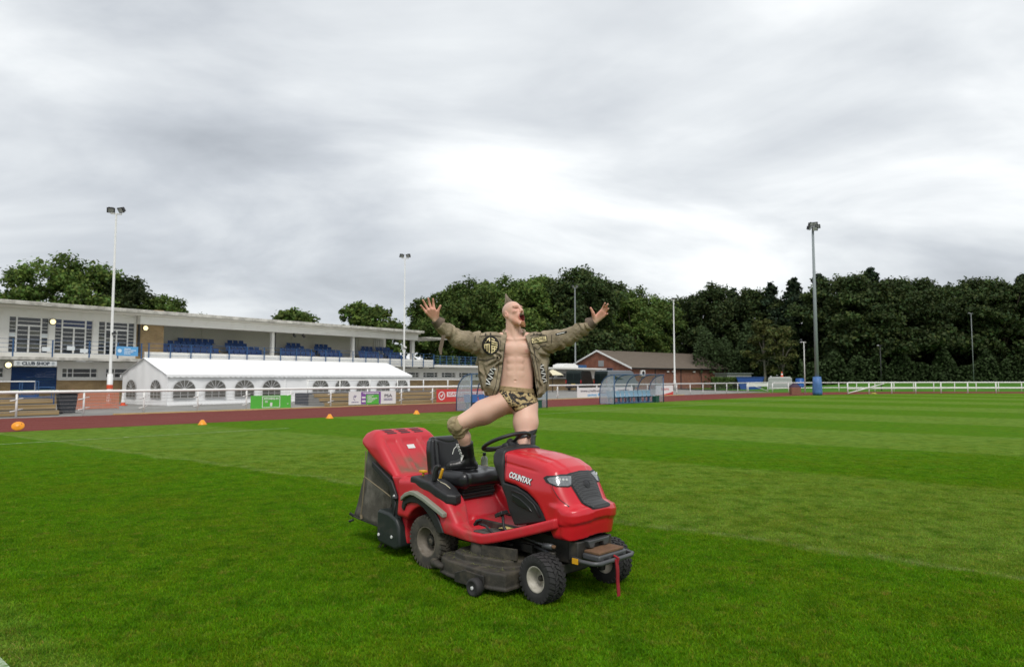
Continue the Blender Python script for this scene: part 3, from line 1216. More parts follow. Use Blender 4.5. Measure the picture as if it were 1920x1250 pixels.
for s_ in (0, 1):
    rows = []
    for j in range(7):
        f = j / 6
        y = WID / 2 - f * (WID / 2 + 0.12)
        z = RIDGE - f * (RIDGE - EAVE + 0.03)
        if s_:
            y = WID - y
        row = []
        for x in np.linspace(-0.12, LEN + 0.12, 81):
            sag = 0.035 * math.sin(math.pi * f) * abs(math.sin(math.pi * x / 2.0))
            row.append((x, y, z + 0.02 - sag))
        rows.append(row)
    rf_ = MB().grid(rows).build('roof_sheet', m_pvc, marq, smooth=True)
    # scalloped valance under the eave
    rows = []
    for j in range(3):
        rows.append([(x, (-0.125 if not s_ else WID + 0.125) - 0.01 * math.sin(x * 7), EAVE + 0.0 - j / 2 * (0.12 + 0.06 * abs(math.sin(x * math.pi / 0.36)))) for x in np.linspace(-0.12, LEN + 0.12, 220)])
    MB().grid(rows).build('valance', m_pvc, rf_, smooth=True)


def arch_outline(w, h, n=12):
    pts = [(-w / 2, 0), (w / 2, 0)]
    hs = h - w * 0.5 * 0.82
    for i in range(n + 1):
        a = math.pi * i / n
        pts.append((w / 2 * math.cos(a), hs + w / 2 * 0.82 * math.sin(a)))
    return pts


def marquee_window(f, w=1.38, h=1.12, z0=0.42, label=None):
    """f(u, d, z): u along the wall, d proud of it"""
    wo = MB().prism(arch_outline(w, h), (0.0, 0.004), lambda u_, v_, d_: f(u_, d_ + 0.026, z0 + v_)).build('window', m_clear, marq)
    b = MB()

    def bar(u0, v0, u1, v1, t=0.022):
        dx, dv = u1 - u0, v1 - v0
        l = math.hypot(dx, dv)
        nx, nv = -dv / l * t, dx / l * t
        b.prism([(u0 + nx, v0 + nv), (u1 + nx, v1 + nv), (u1 - nx, v1 - nv), (u0 - nx, v0 - nv)], (0.032, 0.042), lambda u_, v_, d_: f(u_, d_, z0 + v_))
    hs = h - w * 0.5 * 0.82
    for u_ in (-w / 6, w / 6):
        bar(u_, 0, u_, hs, 0.013)
    for v_ in (0.22, 0.44):
        bar(-w / 2, v_, w / 2, v_, 0.012)
    bar(-w / 2, hs, w / 2, hs, 0.013)
    for a in (35, 63, 90, 117, 145):
        bar(0, hs, w / 2 * math.cos(R(a)), hs + w / 2 * 0.82 * math.sin(R(a)), 0.012)
    op = arch_outline(w, h, 14)
    for (u0, v0), (u1, v1) in zip(op, op[1:] + op[:1]):
        bar(u0, v0, u1, v1, 0.015)
    b.build('glazing_bar', m_bar, wo)


for i in range(10):
    if i == 4:
        continue
    cx = 2 * i + 1.0
    marquee_window(lambda u_, d_, z_, c=cx: (c + u_, -0.02 - d_ - 0.012, z_))
for cy in (1.35, 4.65):
    marquee_window(lambda u_, d_, z_, c=cy: (-0.03 - d_, c - u_, z_), w=1.3)
dr = MB()
for x in (8.1, 9.9):
    dr.tube([(x, -0.03, 0.0), (x, -0.03, EAVE - 0.1)], 0.025, 6)
dr.build('door_zip', m_pvc, marq)
# ================================================================ white rail round the track
m_rail = pm('white_rail_paint', (0.78, 0.78, 0.76), rough=0.4, var=0.06, scale=2)
FT = 34.95
O_F = TR(5.63, FT)


def tr_thing(name, label, cat, s, t, z=0.0, group=None, rz=0.0):
    return thing(name, label, cat, TR(s, t, z), A_TR + rz, group)


fence = tr_thing('trackside_fence', 'white tubular steel fence along the far side of the running track', 'fence', 0, FT)
MB().tube([(-20, 0, 1.07), (71.5, 0, 1.07)], 0.062, 10).build('top_rail', m_rail, fence, smooth=True)
wires = MB()
for z in (0.22, 0.38, 0.54, 0.70, 0.86):
    wires.tube([(-20, 0, z), (71.5, 0, z)], 0.006, 5)
wires.build('wire', pm('fence_wire', (0.42, 0.42, 0.41), rough=0.4, metal=0.6), fence)
post_me = None
for i in range(-3, 28):
    x = 5.63 + i * 2.45
    if x > 72:
        break
    if post_me is None:
        p = MB().tube([(0, 0, 0.0), (0, 0, 1.05)], 0.042, 8)
        for z in (0.33, 0.78):
            p.tube([(-0.01, 0.02, z), (0.24, 0.10, z + 0.04)], 0.022, 6)
            p.tube([(0.01, -0.02, z - 0.02), (-0.24, -0.10, z - 0.06)], 0.022, 6)
        po = p.build('post', m_rail, fence, smooth=True)
        post_me = po.data
    else:
        po = bpy.data.objects.new('post', post_me)
        col.objects.link(po)
        po.parent = fence
    po.location = (x, 0, 0)
ga = MB().tube([(71.5, 0, 0.06), (71.5, 0, 1.12)], 0.05).tube([(71.5, 0, 1.08), (76.6, 0, 1.12)], 0.05)
ga.tube([(76.6, 0, 0.06), (76.6, 0, 1.14)], 0.06).tube([(71.6, 0, 1.0), (76.5, 0, 0.15)], 0.035)
gt = tr_thing('track_gate', 'white tubular gate with diagonal brace ending the trackside fence', 'gate', 71.5, FT)
ga.v = [(a - 71.5, b, c) for a, b, c in ga.v]
ga.build('gate_frame', m_rail, gt, smooth=True)
MB().span((0.1, -0.012, 0.66), (5.0, 0.012, 1.04)).build('gate_panel', m_rail, gt)

# the rail round the bend, on the far right
bf = thing('bend_fence', 'white two-rail fence round the bend on the far right', 'fence', path_pt(S_BEND + 13, T_IN + 0.8))
base = Vector(bf.location)
aa = [S_BEND + 12.5 + k * 1.0 for k in range(0, 33)]
for z, r_ in ((1.15, 0.065), (0.55, 0.05)):
    MB().tube([path_pt(s, T_IN + 0.8, z) - base for s in aa], r_, 8).build('rail', m_rail, bf, smooth=True)
for s in aa[::3]:
    q = path_pt(s, T_IN + 0.8) - base
    MB().tube([q, q + Vector((0, 0, 1.13))], 0.06, 8).build('post', m_rail, bf, smooth=True)
q0, q1 = path_pt(aa[0], T_IN + 0.8) - base, path_pt(aa[5], T_IN + 0.8) - base
MB().tube([q0 + Vector((0, -0.06, 0.1)), q1 + Vector((0, -0.06, 1.05))], 0.045, 6).build('brace', m_rail, bf, smooth=True)
bo = thing('outer_bend_fence', 'white fence with closer posts beyond the bend of the track', 'fence', path_pt(S_BEND + 15, T_OUT + 0.3))
base2 = Vector(bo.location)
aa2 = [S_BEND + 11 + k * 1.0 for k in range(0, 36)]
for z in (1.08, 0.5):
    MB().tube([path_pt(s, T_OUT + 0.3, z) - base2 for s in aa2], 0.045, 6).build('rail', m_rail, bo, smooth=True)
for s in aa2[::2]:
    q = path_pt(s, T_OUT + 0.3) - base2
    MB().tube([q, q + Vector((0, 0, 1.05))], 0.045, 6).build('post', m_rail, bo, smooth=True)

# ================================================================ advertising boards and banners on the fence
m_bgreen = pm('board_green', (0.09, 0.46, 0.05), rough=0.5, var=0.04)
m_bwhite = pm('board_white', (0.78, 0.78, 0.77), rough=0.5, var=0.03)
m_bred = pm('board_red', (0.58, 0.05, 0.045), rough=0.5, var=0.05)
m_purple = pm('board_purple', (0.22, 0.08, 0.34), rough=0.5, var=0.05)
m_cyan = pm('print_cyan', (0.06, 0.36, 0.66), rough=0.5)
m_dkgrey = pm('print_grey', (0.08, 0.08, 0.10), rough=0.5)
m_midgrey = pm('print_midgrey', (0.45, 0.45, 0.48), rough=0.5)
XA, ZA = (1, 0, 0), (0, 0, 1)


def board(name, label, s0, s1, z0, z1, mat, cat='board'):
    t = tr_thing(name, label, cat, s0, FT - 0.08)
    MB().span((0, -0.015, z0), (s1 - s0, 0.015, z1)).build('panel', mat, t)
    return t, s1 - s0


t, w = board('advert_board', 'bright green advertising board with a white goal drawing', 15.62, 17.85, 0.06, 0.74, m_bgreen)
d = MB()
cx = w / 2
for a, b in (((cx - 0.50, 0.10), (cx - 0.465, 0.70)), ((cx + 0.465, 0.10), (cx + 0.50, 0.70)), ((cx - 0.464, 0.67), (cx + 0.464, 0.70)), ((cx - 0.464, 0.10), (cx + 0.464, 0.125))):
    d.span((a[0], -0.022, a[1]), (b[0], -0.0165, b[1]))
for k in range(5):
    d.span((cx - 0.34 + 0.03 * k, -0.022, 0.36 + 0.0 * k), (cx - 0.325 + 0.03 * k, -0.0165, 0.47))
d.span((cx - 0.06, -0.022, 0.17), (cx + 0.06, -0.0165, 0.36))
d.build('drawing', m_bwhite, t)
lettering('PITCHING IN', 0.15, m_bwhite, t, frame_m((cx, -0.018, 0.56), XA, ZA), width=0.8, bold=0.004)

t, w = board('printed_banner', 'white, purple and green printed banner tied to the trackside fence', 21.45, 24.75, 0.10, 0.86, m_bwhite, 'banner')
MB().span((0.82, -0.022, 0.12), (2.2, -0.0165, 0.84)).build('purple_field', m_purple, t)
MB().span((1.17, -0.028, 0.10), (2.06, -0.0225, 0.68)).build('green_field', m_bgreen, t)
pt = MB()
pt.lathe([(0.0, 0), (0.05, 0), (0.05, 0.006)], 10, Matrix.Rotation(R(90), 3, 'X'), (0.42, -0.017, 0.55))
for k in range(5):
    a = R(60 + 48 * k)
    pt.span((0.42 + 0.11 * math.cos(a) - 0.03, -0.022, 0.5 + 0.13 * math.sin(a) - 0.03), (0.42 + 0.11 * math.cos(a) + 0.03, -0.0165, 0.5 + 0.13 * math.sin(a) + 0.03))
pt.span((0.18, -0.022, 0.22), (0.66, -0.0165, 0.27))
for k in range(4):
    pt.span((2.42, -0.022, 0.30 + k * 0.035), (3.05, -0.0165, 0.318 + k * 0.035))
pt.build('print', pm('print_violet_grey', (0.24, 0.22, 0.34), rough=0.6), t)
pw = MB()
for k in range(6):
    pw.span((1.25, -0.034, 0.22 + k * 0.075), (1.55 + 0.4 * ((k * 5) % 4) / 3, -0.0285, 0.25 + k * 0.075))
pw.span((0.95, -0.028, 0.74), (2.06, -0.0225, 0.79))
for k in (0.24, 0.46):
    pw.span((0.88, -0.028, k), (1.12, -0.0225, k + 0.1))
pw.build('print', m_bwhite, t)
lettering('PSA', 0.24, m_dkgrey, t, frame_m((2.73, -0.02, 0.58), XA, ZA), width=0.55, bold=0.006)

t, w = board('advert_board', 'red advertising board with a white tick in a circle', 27.95, 32.2, 0.08, 0.92, m_bred)
rg = MB()
rg.lathe([(0.215, 0), (0.28, 0), (0.28, 0.006), (0.215, 0.006)], 28, Matrix.Rotation(R(90), 3, 'X'), (0.42, -0.0165, 0.5), closed=True)
rg.prism([(0.29, 0.50), (0.34, 0.55), (0.40, 0.49), (0.52, 0.64), (0.57, 0.59), (0.41, 0.38)], (-0.0225, -0.0165), lambda a, b, c: (a, c, b))
rg.build('tick_emblem', m_bwhite, t)
MB().span((0.85, -0.022, 0.42), (4.2, -0.0165, 0.74)).build('white_stripe', m_bwhite, t)
lettering('SCAFFOLDING ACCESS', 0.26, m_bred, t, frame_m((2.5, -0.024, 0.58), XA, ZA), width=3.1, bold=0.004)

t, w = board('advert_board', 'white advertising board with a web address behind the far dugout', 42.2, 49.8, 0.08, 0.86, m_bwhite)
lettering('www.credit-union.com', 0.32, m_dkgrey, t, frame_m((2.35, -0.02, 0.60), XA, ZA), width=3.9, bold=0.004)
lettering('savings & loans', 0.32, m_cyan, t, frame_m((2.6, -0.02, 0.27), XA, ZA), width=2.6, bold=0.006)
lettering('members', 0.28, m_dkgrey, t, frame_m((6.2, -0.02, 0.60), XA, ZA), width=1.6, bold=0.004)
t, w = board('advert_board', 'white advertising board with a red curved corner beside the white lamp post', 53.4, 56.3, 0.06, 0.95, m_bwhite)
cw = MB()
pl = [(0.0, 0.06), (w, 0.06), (w, 0.5)] + [(w * (1 - k / 10), 0.06 + 0.30 * (1 - k / 10) ** 2 + 0.02) for k in range(0, 11)]
cw.prism(pl, (-0.022, -0.0165), lambda a, b, c: (a, c, b))
cw.build('red_curve', m_bred, t)
lettering('future', 0.34, m_bred, t, frame_m((1.5, -0.024, 0.62), XA, ZA), width=1.3, bold=0.004)

# ================================================================ orange training markers
m_or = pm('orange_plastic', (0.85, 0.30, 0.01), rough=0.4, var=0.05)


def marker(label, s, t, tilt=None):
    o = tr_thing('marker_cone', label, 'cone', s, t, group='orange training markers along the pitch edge')
    MB().lathe([(0.155, 0.0), (0.155, 0.012), (0.125, 0.05), (0.055, 0.165), (0.04, 0.174), (0.0, 0.176)], 20).build('dish', m_or, o, smooth=True)
    if tilt:
        o.rotation_euler = tilt
        o.location.z = 0.17
    return o


mk = marker('orange dish marker tipped on its edge by the track, far left', 4.3, 26.3, (R(58), R(0), R(28)))
mk.scale = (1.12, 1.0, 0.45)
mm = MB().lathe([(0.0, 0.0), (0.022, 0), (0.022, 0.01)], 8, o=(0.03, -0.02, 0.166)).lathe([(0.0, 0.0), (0.014, 0), (0.014, 0.01)], 8, o=(0.085, 0.05, 0.115))
mm.build('hole', m_black, mk)
marker('orange marker cone on the grass edge below the marquee', 9.6, 25.35)
marker('orange marker cone on the grass edge below the green board', 14.8, 25.5)
marker('orange marker cone on the grass edge below the red tick board', 19.35, 25.6)
yd = thing('flat_marker', 'small yellow disc lying on the grass before the bend fence', 'marker', (37.6, 71.2, 0.02))
MB().lathe([(0.0, 0.05), (0.12, 0.05), (0.30, 0.0), (0.33, 0.0)], 16).build('disc', pm('yellow_disc', (0.72, 0.72, 0.05), rough=0.5), yd, smooth=True)

# ================================================================ timber terraces behind the rail
m_band = pm('terrace_top_grey', (0.085, 0.09, 0.105), rough=0.8, var=0.15, scale=1.2)


def terrace(label, s0, s1, rail=True):
    T = tr_thing('terrace_steps', label, 'terrace', s0, 36.1)
    L_ = s1 - s0
    for j in range(3):
        y, z = j * 0.62, j * 0.24
        MB().span((0, y + 0.03, 0.0), (L_, y + 0.65, z + 0.18)).build('step', m_conc, T)
        n = max(1, int(L_ / 3.0))
        for i in range(n):
            a, b = L_ * i / n + 0.01, L_ * (i + 1) / n - 0.01
            MB().span((a, y - 0.02, z + 0.04), (b, y + 0.027, z + 0.185)).build('riser_plank', m_timber, T)
            MB().span((a, y - 0.03, z + 0.19), (b, y + 0.24, z + 0.225)).build('tread_plank', m_timber, T)
    MB().span((0, 1.9, 0), (L_, 3.6, 0.72)).build('top_deck', m_band, T)
    MB().span((0, 1.86, 0.55), (L_, 1.895, 0.735)).build('dark_band', m_band, T)
    if rail:
        MB().tube([(0, 2.1, 1.52), (L_, 2.1, 1.52)], 0.035, 8).tube([(0, 2.1, 1.08), (L_, 2.1, 1.08)], 0.022, 6).build('handrail', m_rail, T, smooth=True)
        for i in range(int(L_ / 2.2) + 1):
            x = 0.05 + i * 2.2
            MB().tube([(x, 2.1, 0.72), (x, 2.1, 1.52)], 0.035, 8).build('handrail_post', m_rail, T, smooth=True)


terrace('stepped timber terrace with white handrail right of the marquee', 20.6, 39.0)
terrace('stepped timber terrace before the club shop at the far left', -6.0, 7.4, False)
hr = tr_thing('handrail', 'short white handrail above the terrace before the club shop', 'handrail', -6.0, 39.2)
MB().tube([(0, 0, 1.5), (13.0, 0, 1.5), (13.0, 0, 1.0)], 0.03, 8).tube([(9.4, 0, 0.7), (9.4, 0, 1.56)], 0.05, 8).tube([(3.4, 0, 0.7), (3.4, 0, 1.5)], 0.05, 8).build('rail', m_rail, hr, smooth=True)

# bin, blue trolley frames, barrier mesh, cones at the left
wb = tr_thing('wheeled_bin', 'dark grey wheeled bin at the end of the left terrace', 'bin', 7.95, 37.4)
MB().prism([(-0.3, 0.06), (0.3, 0.06), (0.38, 0.92), (-0.38, 0.92)], (-0.33, 0.33), lambda a, b, c: (a, c * (0.86 + 0.14 * b), b)).build('bin_body', pm('bin_grey', (0.03, 0.034, 0.042), rough=0.5, var=0.1), wb, bevel=0.02)
MB().prism([(-0.42, 0.93), (0.42, 0.93), (0.36, 1.03), (-0.34, 1.04)], (-0.38, 0.38), lambda a, b, c: (a, c, b)).build('lid', pm('bin_lid', (0.02, 0.022, 0.026), rough=0.45), wb, bevel=0.02)
for y in (-0.28, 0.28):
    MB().lathe([(0, -0.03), (0.1, -0.03), (0.1, 0.03), (0, 0.03)], 14, Matrix.Rotation(R(90), 3, 'X'), (-0.28, y, 0.1)).build('wheel', m_black, wb)
for i, (s, t_, lab) in enumerate(((7.0, 40.5, 'taller blue steel cage trolley behind the wheeled bin'), (7.75, 40.9, 'shorter blue steel cage trolley behind the wheeled bin'))):
    cg = tr_thing('cage_trolley', lab, 'trolley', s, t_, group='blue cage trolleys')
    h = 1.5 - 0.3 * i
    f = MB()
    for x in (-0.33, 0.33):
        for y in (-0.3, 0.3):
            f.tube([(x, y, 0.0), (x, y, h)], 0.022, 6)
    for z in (0.2, h * 0.6, h):
        f.tube([(-0.33, -0.3, z), (0.33, -0.3, z), (0.33, 0.3, z), (-0.33, 0.3, z)], 0.02, 6, closed=True)
    f.build('frame', m_blue, cg)
    MB().span((-0.32, -0.29, 0.1), (0.32, 0.29, h * 0.55)).build('blue_panel', pm('trolley_blue', (0.025, 0.09, 0.26), rough=0.5), cg)
bar = thing('mesh_barrier', 'orange plastic mesh barrier on the paving before the stand', 'barrier', STW(14.3, 39.4), A_ST)
m_mesh = pm('orange_mesh', (0.58, 0.22, 0.14), rough=0.6, var=0.1)
for i in range(24):
    MB().span((i * 0.09, -0.008, 0.04), (i * 0.09 + 0.062, 0.008, 0.98)).build('mesh_strip', m_mesh, bar)
for z in (0.06, 0.21, 0.36, 0.51, 0.66, 0.81, 0.95):
    MB().span((0, -0.014, z), (2.14, 0.014, z + 0.06)).build('mesh_band', m_mesh, bar)
for x in (-0.04, 2.18):
    MB().tube([(x, 0, 0), (x, 0, 1.08)], 0.025, 8).build('stake', m_mesh, bar)
m_coneor = pm('traffic_cone_red', (0.68, 0.09, 0.03), rough=0.5)


def traffic_cone(label, p, h=0.75):
    c = thing('traffic_cone', label, 'traffic cone', p)
    MB().span((-0.19, -0.19, 0), (0.19, 0.19, 0.04)).build('base', m_coneor, c, bevel=0.01)
    MB().lathe([(0.14, 0.04), (0.115, 0.16 * h / 0.75)], 16).build('lower_band', m_coneor, c, smooth=True)
    MB().lathe([(0.115, 0.16 * h / 0.75), (0.05, h * 0.82)], 16).build('white_sleeve', m_bwhite, c, smooth=True)
    MB().lathe([(0.05, h * 0.82), (0.03, h), (0.0, h)], 16).build('tip', m_coneor, c, smooth=True)


traffic_cone('red and white traffic cone standing left of the marquee', STW(18.5, 43.6), 0.95)
traffic_cone('red and white traffic cone beside the foot of the tall left floodlight', STW(17.55, 43.3), 0.95)

# ================================================================ dugouts
m_poly = bpy.data.materials.new('clear_polycarbonate')
m_poly.use_nodes = True
_nt = m_poly.node_tree
_pb = _nt.nodes['Principled BSDF']
_pb.inputs['Base Color'].default_value = (0.62, 0.66, 0.70, 1)
_pb.inputs['Roughness'].default_value = 0.18
_tr = _nt.nodes.new('ShaderNodeBsdfTransparent')
_tr.inputs[0].default_value = (0.86, 0.89, 0.92, 1)
_ms = _nt.nodes.new('ShaderNodeMixShader')
_ms.inputs[0].default_value = 0.30
_nt.links.new(_tr.outputs[0], _ms.inputs[1])
_nt.links.new(_pb.outputs[0], _ms.inputs[2])
_nt.links.new(_ms.outputs[0], _nt.nodes['Material Output'].inputs[0])
m_dblue = pm('dugout_frame_blue', (0.028, 0.085, 0.19), rough=0.45, var=0.1)
m_lseat = pm('light_blue_seat', (0.20, 0.34, 0.46), rough=0.4, var=0.1)
m_dseat = pm('dugout_blue_seat', (0.03, 0.12, 0.36), rough=0.4, var=0.1)
m_greenbin = pm('dark_green_plastic', (0.01, 0.07, 0.05), rough=0.5)


def dugout(label, s0, t0, seatmat, L_=5.6):
    D = tr_thing('team_dugout', label, 'dugout', s0, t0, group='team dugouts at the pitch edge')
    prof = [(1.15, 0.0), (1.15, 0.7), (1.12, 1.0), (1.0, 1.32), (0.8, 1.58), (0.52, 1.76), (0.2, 1.84), (-0.12, 1.87)]
    xs = [0, L_ / 4, L_ / 2, 3 * L_ / 4, L_]
    for i, x in enumerate(xs):
        MB().tube([(x, y, z) for y, z in prof], 0.032, 6).build('rib', m_dblue, D, smooth=True)
        if i in (0, 4):
            MB().tube([(x, 0.0, 0.0), (x, 0.0, 1.85)], 0.035, 6).build('front_post', m_dblue, D, smooth=True)
    for y, z in ((-0.12, 1.87), (1.15, 0.7), (1.15, 0.04)):
        MB().tube([(0, y, z), (L_, y, z)], 0.03, 6).build('long_bar', m_dblue, D, smooth=True)
    for i in range(4):
        rows = [[(x, y + 0.012, z + 0.02) for y, z in prof] for x in (xs[i] + 0.03, xs[i + 1] - 0.03)]
        MB().grid(rows).build('roof_panel', m_poly, D, smooth=True)
    for x in (0.0, L_):
        e = MB().prism([(0.02, 0.04)] + [(y, z) for y, z in prof[:-1]] + [(0.02, 1.84)], (-0.006, 0.006), lambda u_, v_, w_, x=x: (x + w_, u_, v_))
        e.build('end_panel', m_poly, D)
    MB().span((0.1, 0.35, 0.0), (L_ - 0.5, 0.95, 0.05)).build('floor_board', m_dblue, D)
    MB().tube([(0.1, 0.62, 0.40), (L_ - 0.55, 0.62, 0.40)], 0.035, 6).build('bench_beam', m_dblue, D)
    for i in range(5):
        x = 0.25 + i * 1.1
        if x < L_ - 0.5:
            MB().span((x - 0.03, 0.58, 0.0), (x + 0.03, 0.66, 0.40)).build('bench_leg', m_dblue, D)
    for i in range(10):
        x = 0.32 + i * 0.5
        if x > L_ - 0.6:
            break
        s = bpy.data.objects.new('seat', seat_me.copy() if i == 0 else cur)
        if i == 0:
            cur = s.data
            cur.materials.clear()
            cur.materials.append(seatmat)
        col.objects.link(s)
        s.parent = D
        s.location = (x, 0.66, 0.02)
    return D


dugout('blue framed dugout with pale blue seats, right of the man', 35.0, 25.9, m_lseat)
dugout('blue framed dugout partly hidden behind the man', 22.75, 25.6, m_dseat)
for s, t_, lab in ((40.1, 26.2, 'dark green crate inside the right end of the right dugout'), (27.9, 25.9, 'dark green crate inside the right end of the dugout behind the man')):
    c = tr_thing('plastic_crate', lab, 'crate', s, t_)
    k = MB()
    for a, b in (((-0.2, -0.16, 0.0), (0.2, 0.16, 0.03)), ((-0.2, -0.16, 0.03), (-0.175, 0.16, 0.42)), ((0.175, -0.16, 0.03), (0.2, 0.16, 0.42)), ((-0.174, -0.16, 0.03), (0.174, -0.135, 0.42)), ((-0.174, 0.135, 0.03), (0.174, 0.16, 0.42))):
        k.span(a, b)
    k.build('crate_shell', m_greenbin, c, bevel=0.006)
    MB().span((-0.22, -0.18, 0.40), (0.22, -0.163, 0.45)).build('crate_rim', m_greenbin, c)

# ================================================================ floodlight masts
m_mast = pm('white_mast', (0.60, 0.60, 0.58), rough=0.5, var=0.08)
m_gmast = pm('grey_mast', (0.20, 0.22, 0.22), rough=0.5, var=0.08)
m_lampglass = pm('floodlight_glass', (0.30, 0.31, 0.30), rough=0.2, var=0.3)


def floodhead(parent, x, y, z, yaw, tilt=R(35), s=1.0):
    M = Matrix.Rotation(yaw, 3, 'Z') @ Matrix.Rotation(tilt, 3, 'X')

    def mp(a, b, c):
        return M @ Vector((a * s, b * s, c * s)) + Vector((x, y, z))
    h = MB()
    h.prism([(-0.30, -0.10), (0.30, -0.10), (0.22, 0.22), (-0.22, 0.22)], (-0.22, 0.22), lambda u_, v_, w_: mp(u_, v_, w_))
    h.prism([(-0.36, -0.16), (0.36, -0.16), (0.36, -0.10), (-0.36, -0.10)], (-0.26, 0.30), lambda u_, v_, w_: mp(u_, v_, w_))
    ho = h.build('floodlight', m_black, parent, bevel=0.01)
    MB().prism([(-0.25, -0.18), (0.25, -0.18), (0.25, -0.162), (-0.25, -0.162)], (-0.20, 0.20), lambda u_, v_, w_: mp(u_, v_, w_)).build('lens', m_lampglass, ho)


def mast(label, p, h, mat=m_mast, heads=((-0.42, 0.5), (0.42, -0.4)), r0=0.09, r1=0.05, hs=0.62):
    t = thing('floodlight_mast', label, 'floodlight', p, group='floodlight masts round the ground')
    MB().tube([(0, 0, 0), (0, 0, 1.3), (0, 0, 1.32), (0, 0, h)], [r0 * 1.35, r0 * 1.35, r0, r1], 12).build('pole', mat, t, smooth=True)
    MB().tube([(-0.55 * hs, 0, h + 0.02), (0.55 * hs, 0, h - 0.04)], 0.04, 6).build('crossbar', mat, t)
    for x, yaw in heads:
        floodhead(t, x * 1.35 * hs * 0.95, 0, h + 0.38 * hs, yaw, R(35), hs)
        MB().tube([(x * 1.2 * hs, 0, h), (x * 1.3 * hs, 0, h + 0.25 * hs)], 0.02, 6).build('bracket', m_black, t)
    return t


m1 = mast('tall white floodlight mast left of the marquee', STW(18.05, 44.4), 11.7)
MB().lathe([(0.17, 0.45), (0.17, 0.75)], 14).lathe([(0.17, 1.0), (0.17, 1.25)], 14).build('warning_sleeve', m_coneor, m1, smooth=True)
MB().tube([(0, 0, 0.02), (0, 0, 1.9)], 0.155, 14).build('wrapped_base', m_bwhite, m1, smooth=True)
c1 = MB().span((-0.28, -0.1, 4.2), (-0.06, 0.1, 4.32))
c1.span((0.06, -0.1, 4.3), (0.26, 0.06, 4.4))
c1.build('camera_box', m_black, m1)
m2 = mast('white floodlight mast rising behind the right half of the marquee', STW(44.9, 47.2), 13.0)
MB().tube([(0.0, -0.05, 4.55), (0.22, -0.22, 4.48)], 0.1, 8).build('camera_box', m_frame, m2)
mast('grey floodlight mast behind the man\'s raised left arm', (8.95, 96.5, 0), 14.4, m_gmast, r0=0.11, r1=0.07, hs=0.55)
mast('white floodlight mast before the red brick building', (21.4, 90.0, 0), 11.9, m_mast, heads=((-0.25, 0.3), (0.25, -0.3)), r0=0.12, hs=0.45)
big = thing('floodlight_mast', 'tall thick grey floodlight mast with blue padded base on the right', 'floodlight', (28.98, 65.0, 0), group='floodlight masts round the ground')
MB().tube([(0, 0, 0), (0, 0, 15.9)], [0.20, 0.105], 14).build('pole', pm('big_mast_grey', (0.21, 0.24, 0.25), rough=0.5, var=0.06), big, smooth=True)
MB().tube([(-0.45, 0, 15.9), (0.55, 0.2, 16.25)], 0.05, 6).tube([(-0.4, 0.3, 16.25), (0.45, -0.3, 15.95)], 0.045, 6).build('crossbar', m_gmast, big)
for x, y, z, yaw in ((-0.62, -0.2, 16.0, 0.9), (0.1, -0.3, 15.85, -0.4), (0.75, 0.1, 16.25, -0.9), (-0.1, 0.3, 16.6, 0.5), (0.55, 0.4, 16.65, -0.5)):
    floodhead(big, x * 0.75, y, 16.0 + (z - 16.0) * 0.75, yaw, R(12), 0.72)
pad = MB().tube([(0, 0, 0.02), (0, 0, 0.3), (0, 0, 1.0), (0, 0, 1.75)], [0.42, 0.44, 0.42, 0.36], 14)
pad.build('padding', pm('blue_padding', (0.06, 0.15, 0.36), rough=0.55, var=0.35, scale=4, bump=0.4, bscale=6), big, smooth=True)
tx = thing('timber_box', 'reddish timber box standing beside the padded mast', 'box', (27.2, 65.8, 0))
for i in range(3):
    MB().span((-0.45, -0.3, 0.03 + i * 0.24), (0.45, 0.3, 0.25 + i * 0.24)).build('plank', pm('red_timber', (0.22, 0.09, 0.06), rough=0.8), tx)
for p, h, lab, mt in (((30.6, 71.5, 0), 5.4, 'thin white lamp post just left of the padded mast', m_mast), ((44.9, 83.2, 0), 5.6, 'dark slim lamp post before the wood on the right', m_black), ((62.5, 92.6, 0.8), 9.6, 'slim grey lamp post before the wood on the far right', m_gmast)):
    lp = thing('lamp_post', lab, 'lamp post', p, group='slim lamp posts before the wood')
    MB().tube([(0, 0, -0.2), (0, 0, h)], [0.06, 0.04], 8).build('pole', mt, lp, smooth=True)
    MB().tube([(-0.25, 0, h), (0.25, 0, h - 0.05)], 0.03, 6).build('arm', mt, lp)
    MB().span((-0.36, -0.10, h - 0.07), (-0.16, 0.10, h + 0.02)).build('lamp_head', m_midgrey, lp, bevel=0.02)

# ================================================================ containers and tanks at the far side
tk = thing('water_tank', 'pale grey ribbed tank standing by the far track entrance', 'tank', (36.4, 93.0, 0), R(-20))
MB().prism([(-1.5, 0.0), (1.5, 0.0), (1.5, 1.55), (1.25, 1.75), (-1.25, 1.75), (-1.5, 1.55)], (-0.9, 0.9), lambda a, b, c: (a, c, b)).build('tank_body', pm('tank_grey', (0.42, 0.43, 0.42), rough=0.6, var=0.1), tk, bevel=0.08)
for z in (0.5, 1.0, 1.4):
    MB().span((-1.52, -0.93, z), (1.52, 0.93, z + 0.06)).build('rib', pm('tank_rib', (0.34, 0.35, 0.35), rough=0.6), tk)
tt = thing('traffic_cone', 'red and white cone standing on the pale grey tank', 'traffic cone', (36.7, 93.0, 1.75))
MB().lathe([(0.18, 0.0), (0.03, 0.75), (0, 0.75)], 12).build('cone_body', m_coneor, tt)
MB().lathe([(0.132, 0.26), (0.10, 0.44)], 12).build('white_sleeve', m_bwhite, tt)
bb = thing('stacked_barrel', 'blue plastic barrel standing right of the pale grey tank', 'barrel', (38.9, 92.5, 0))
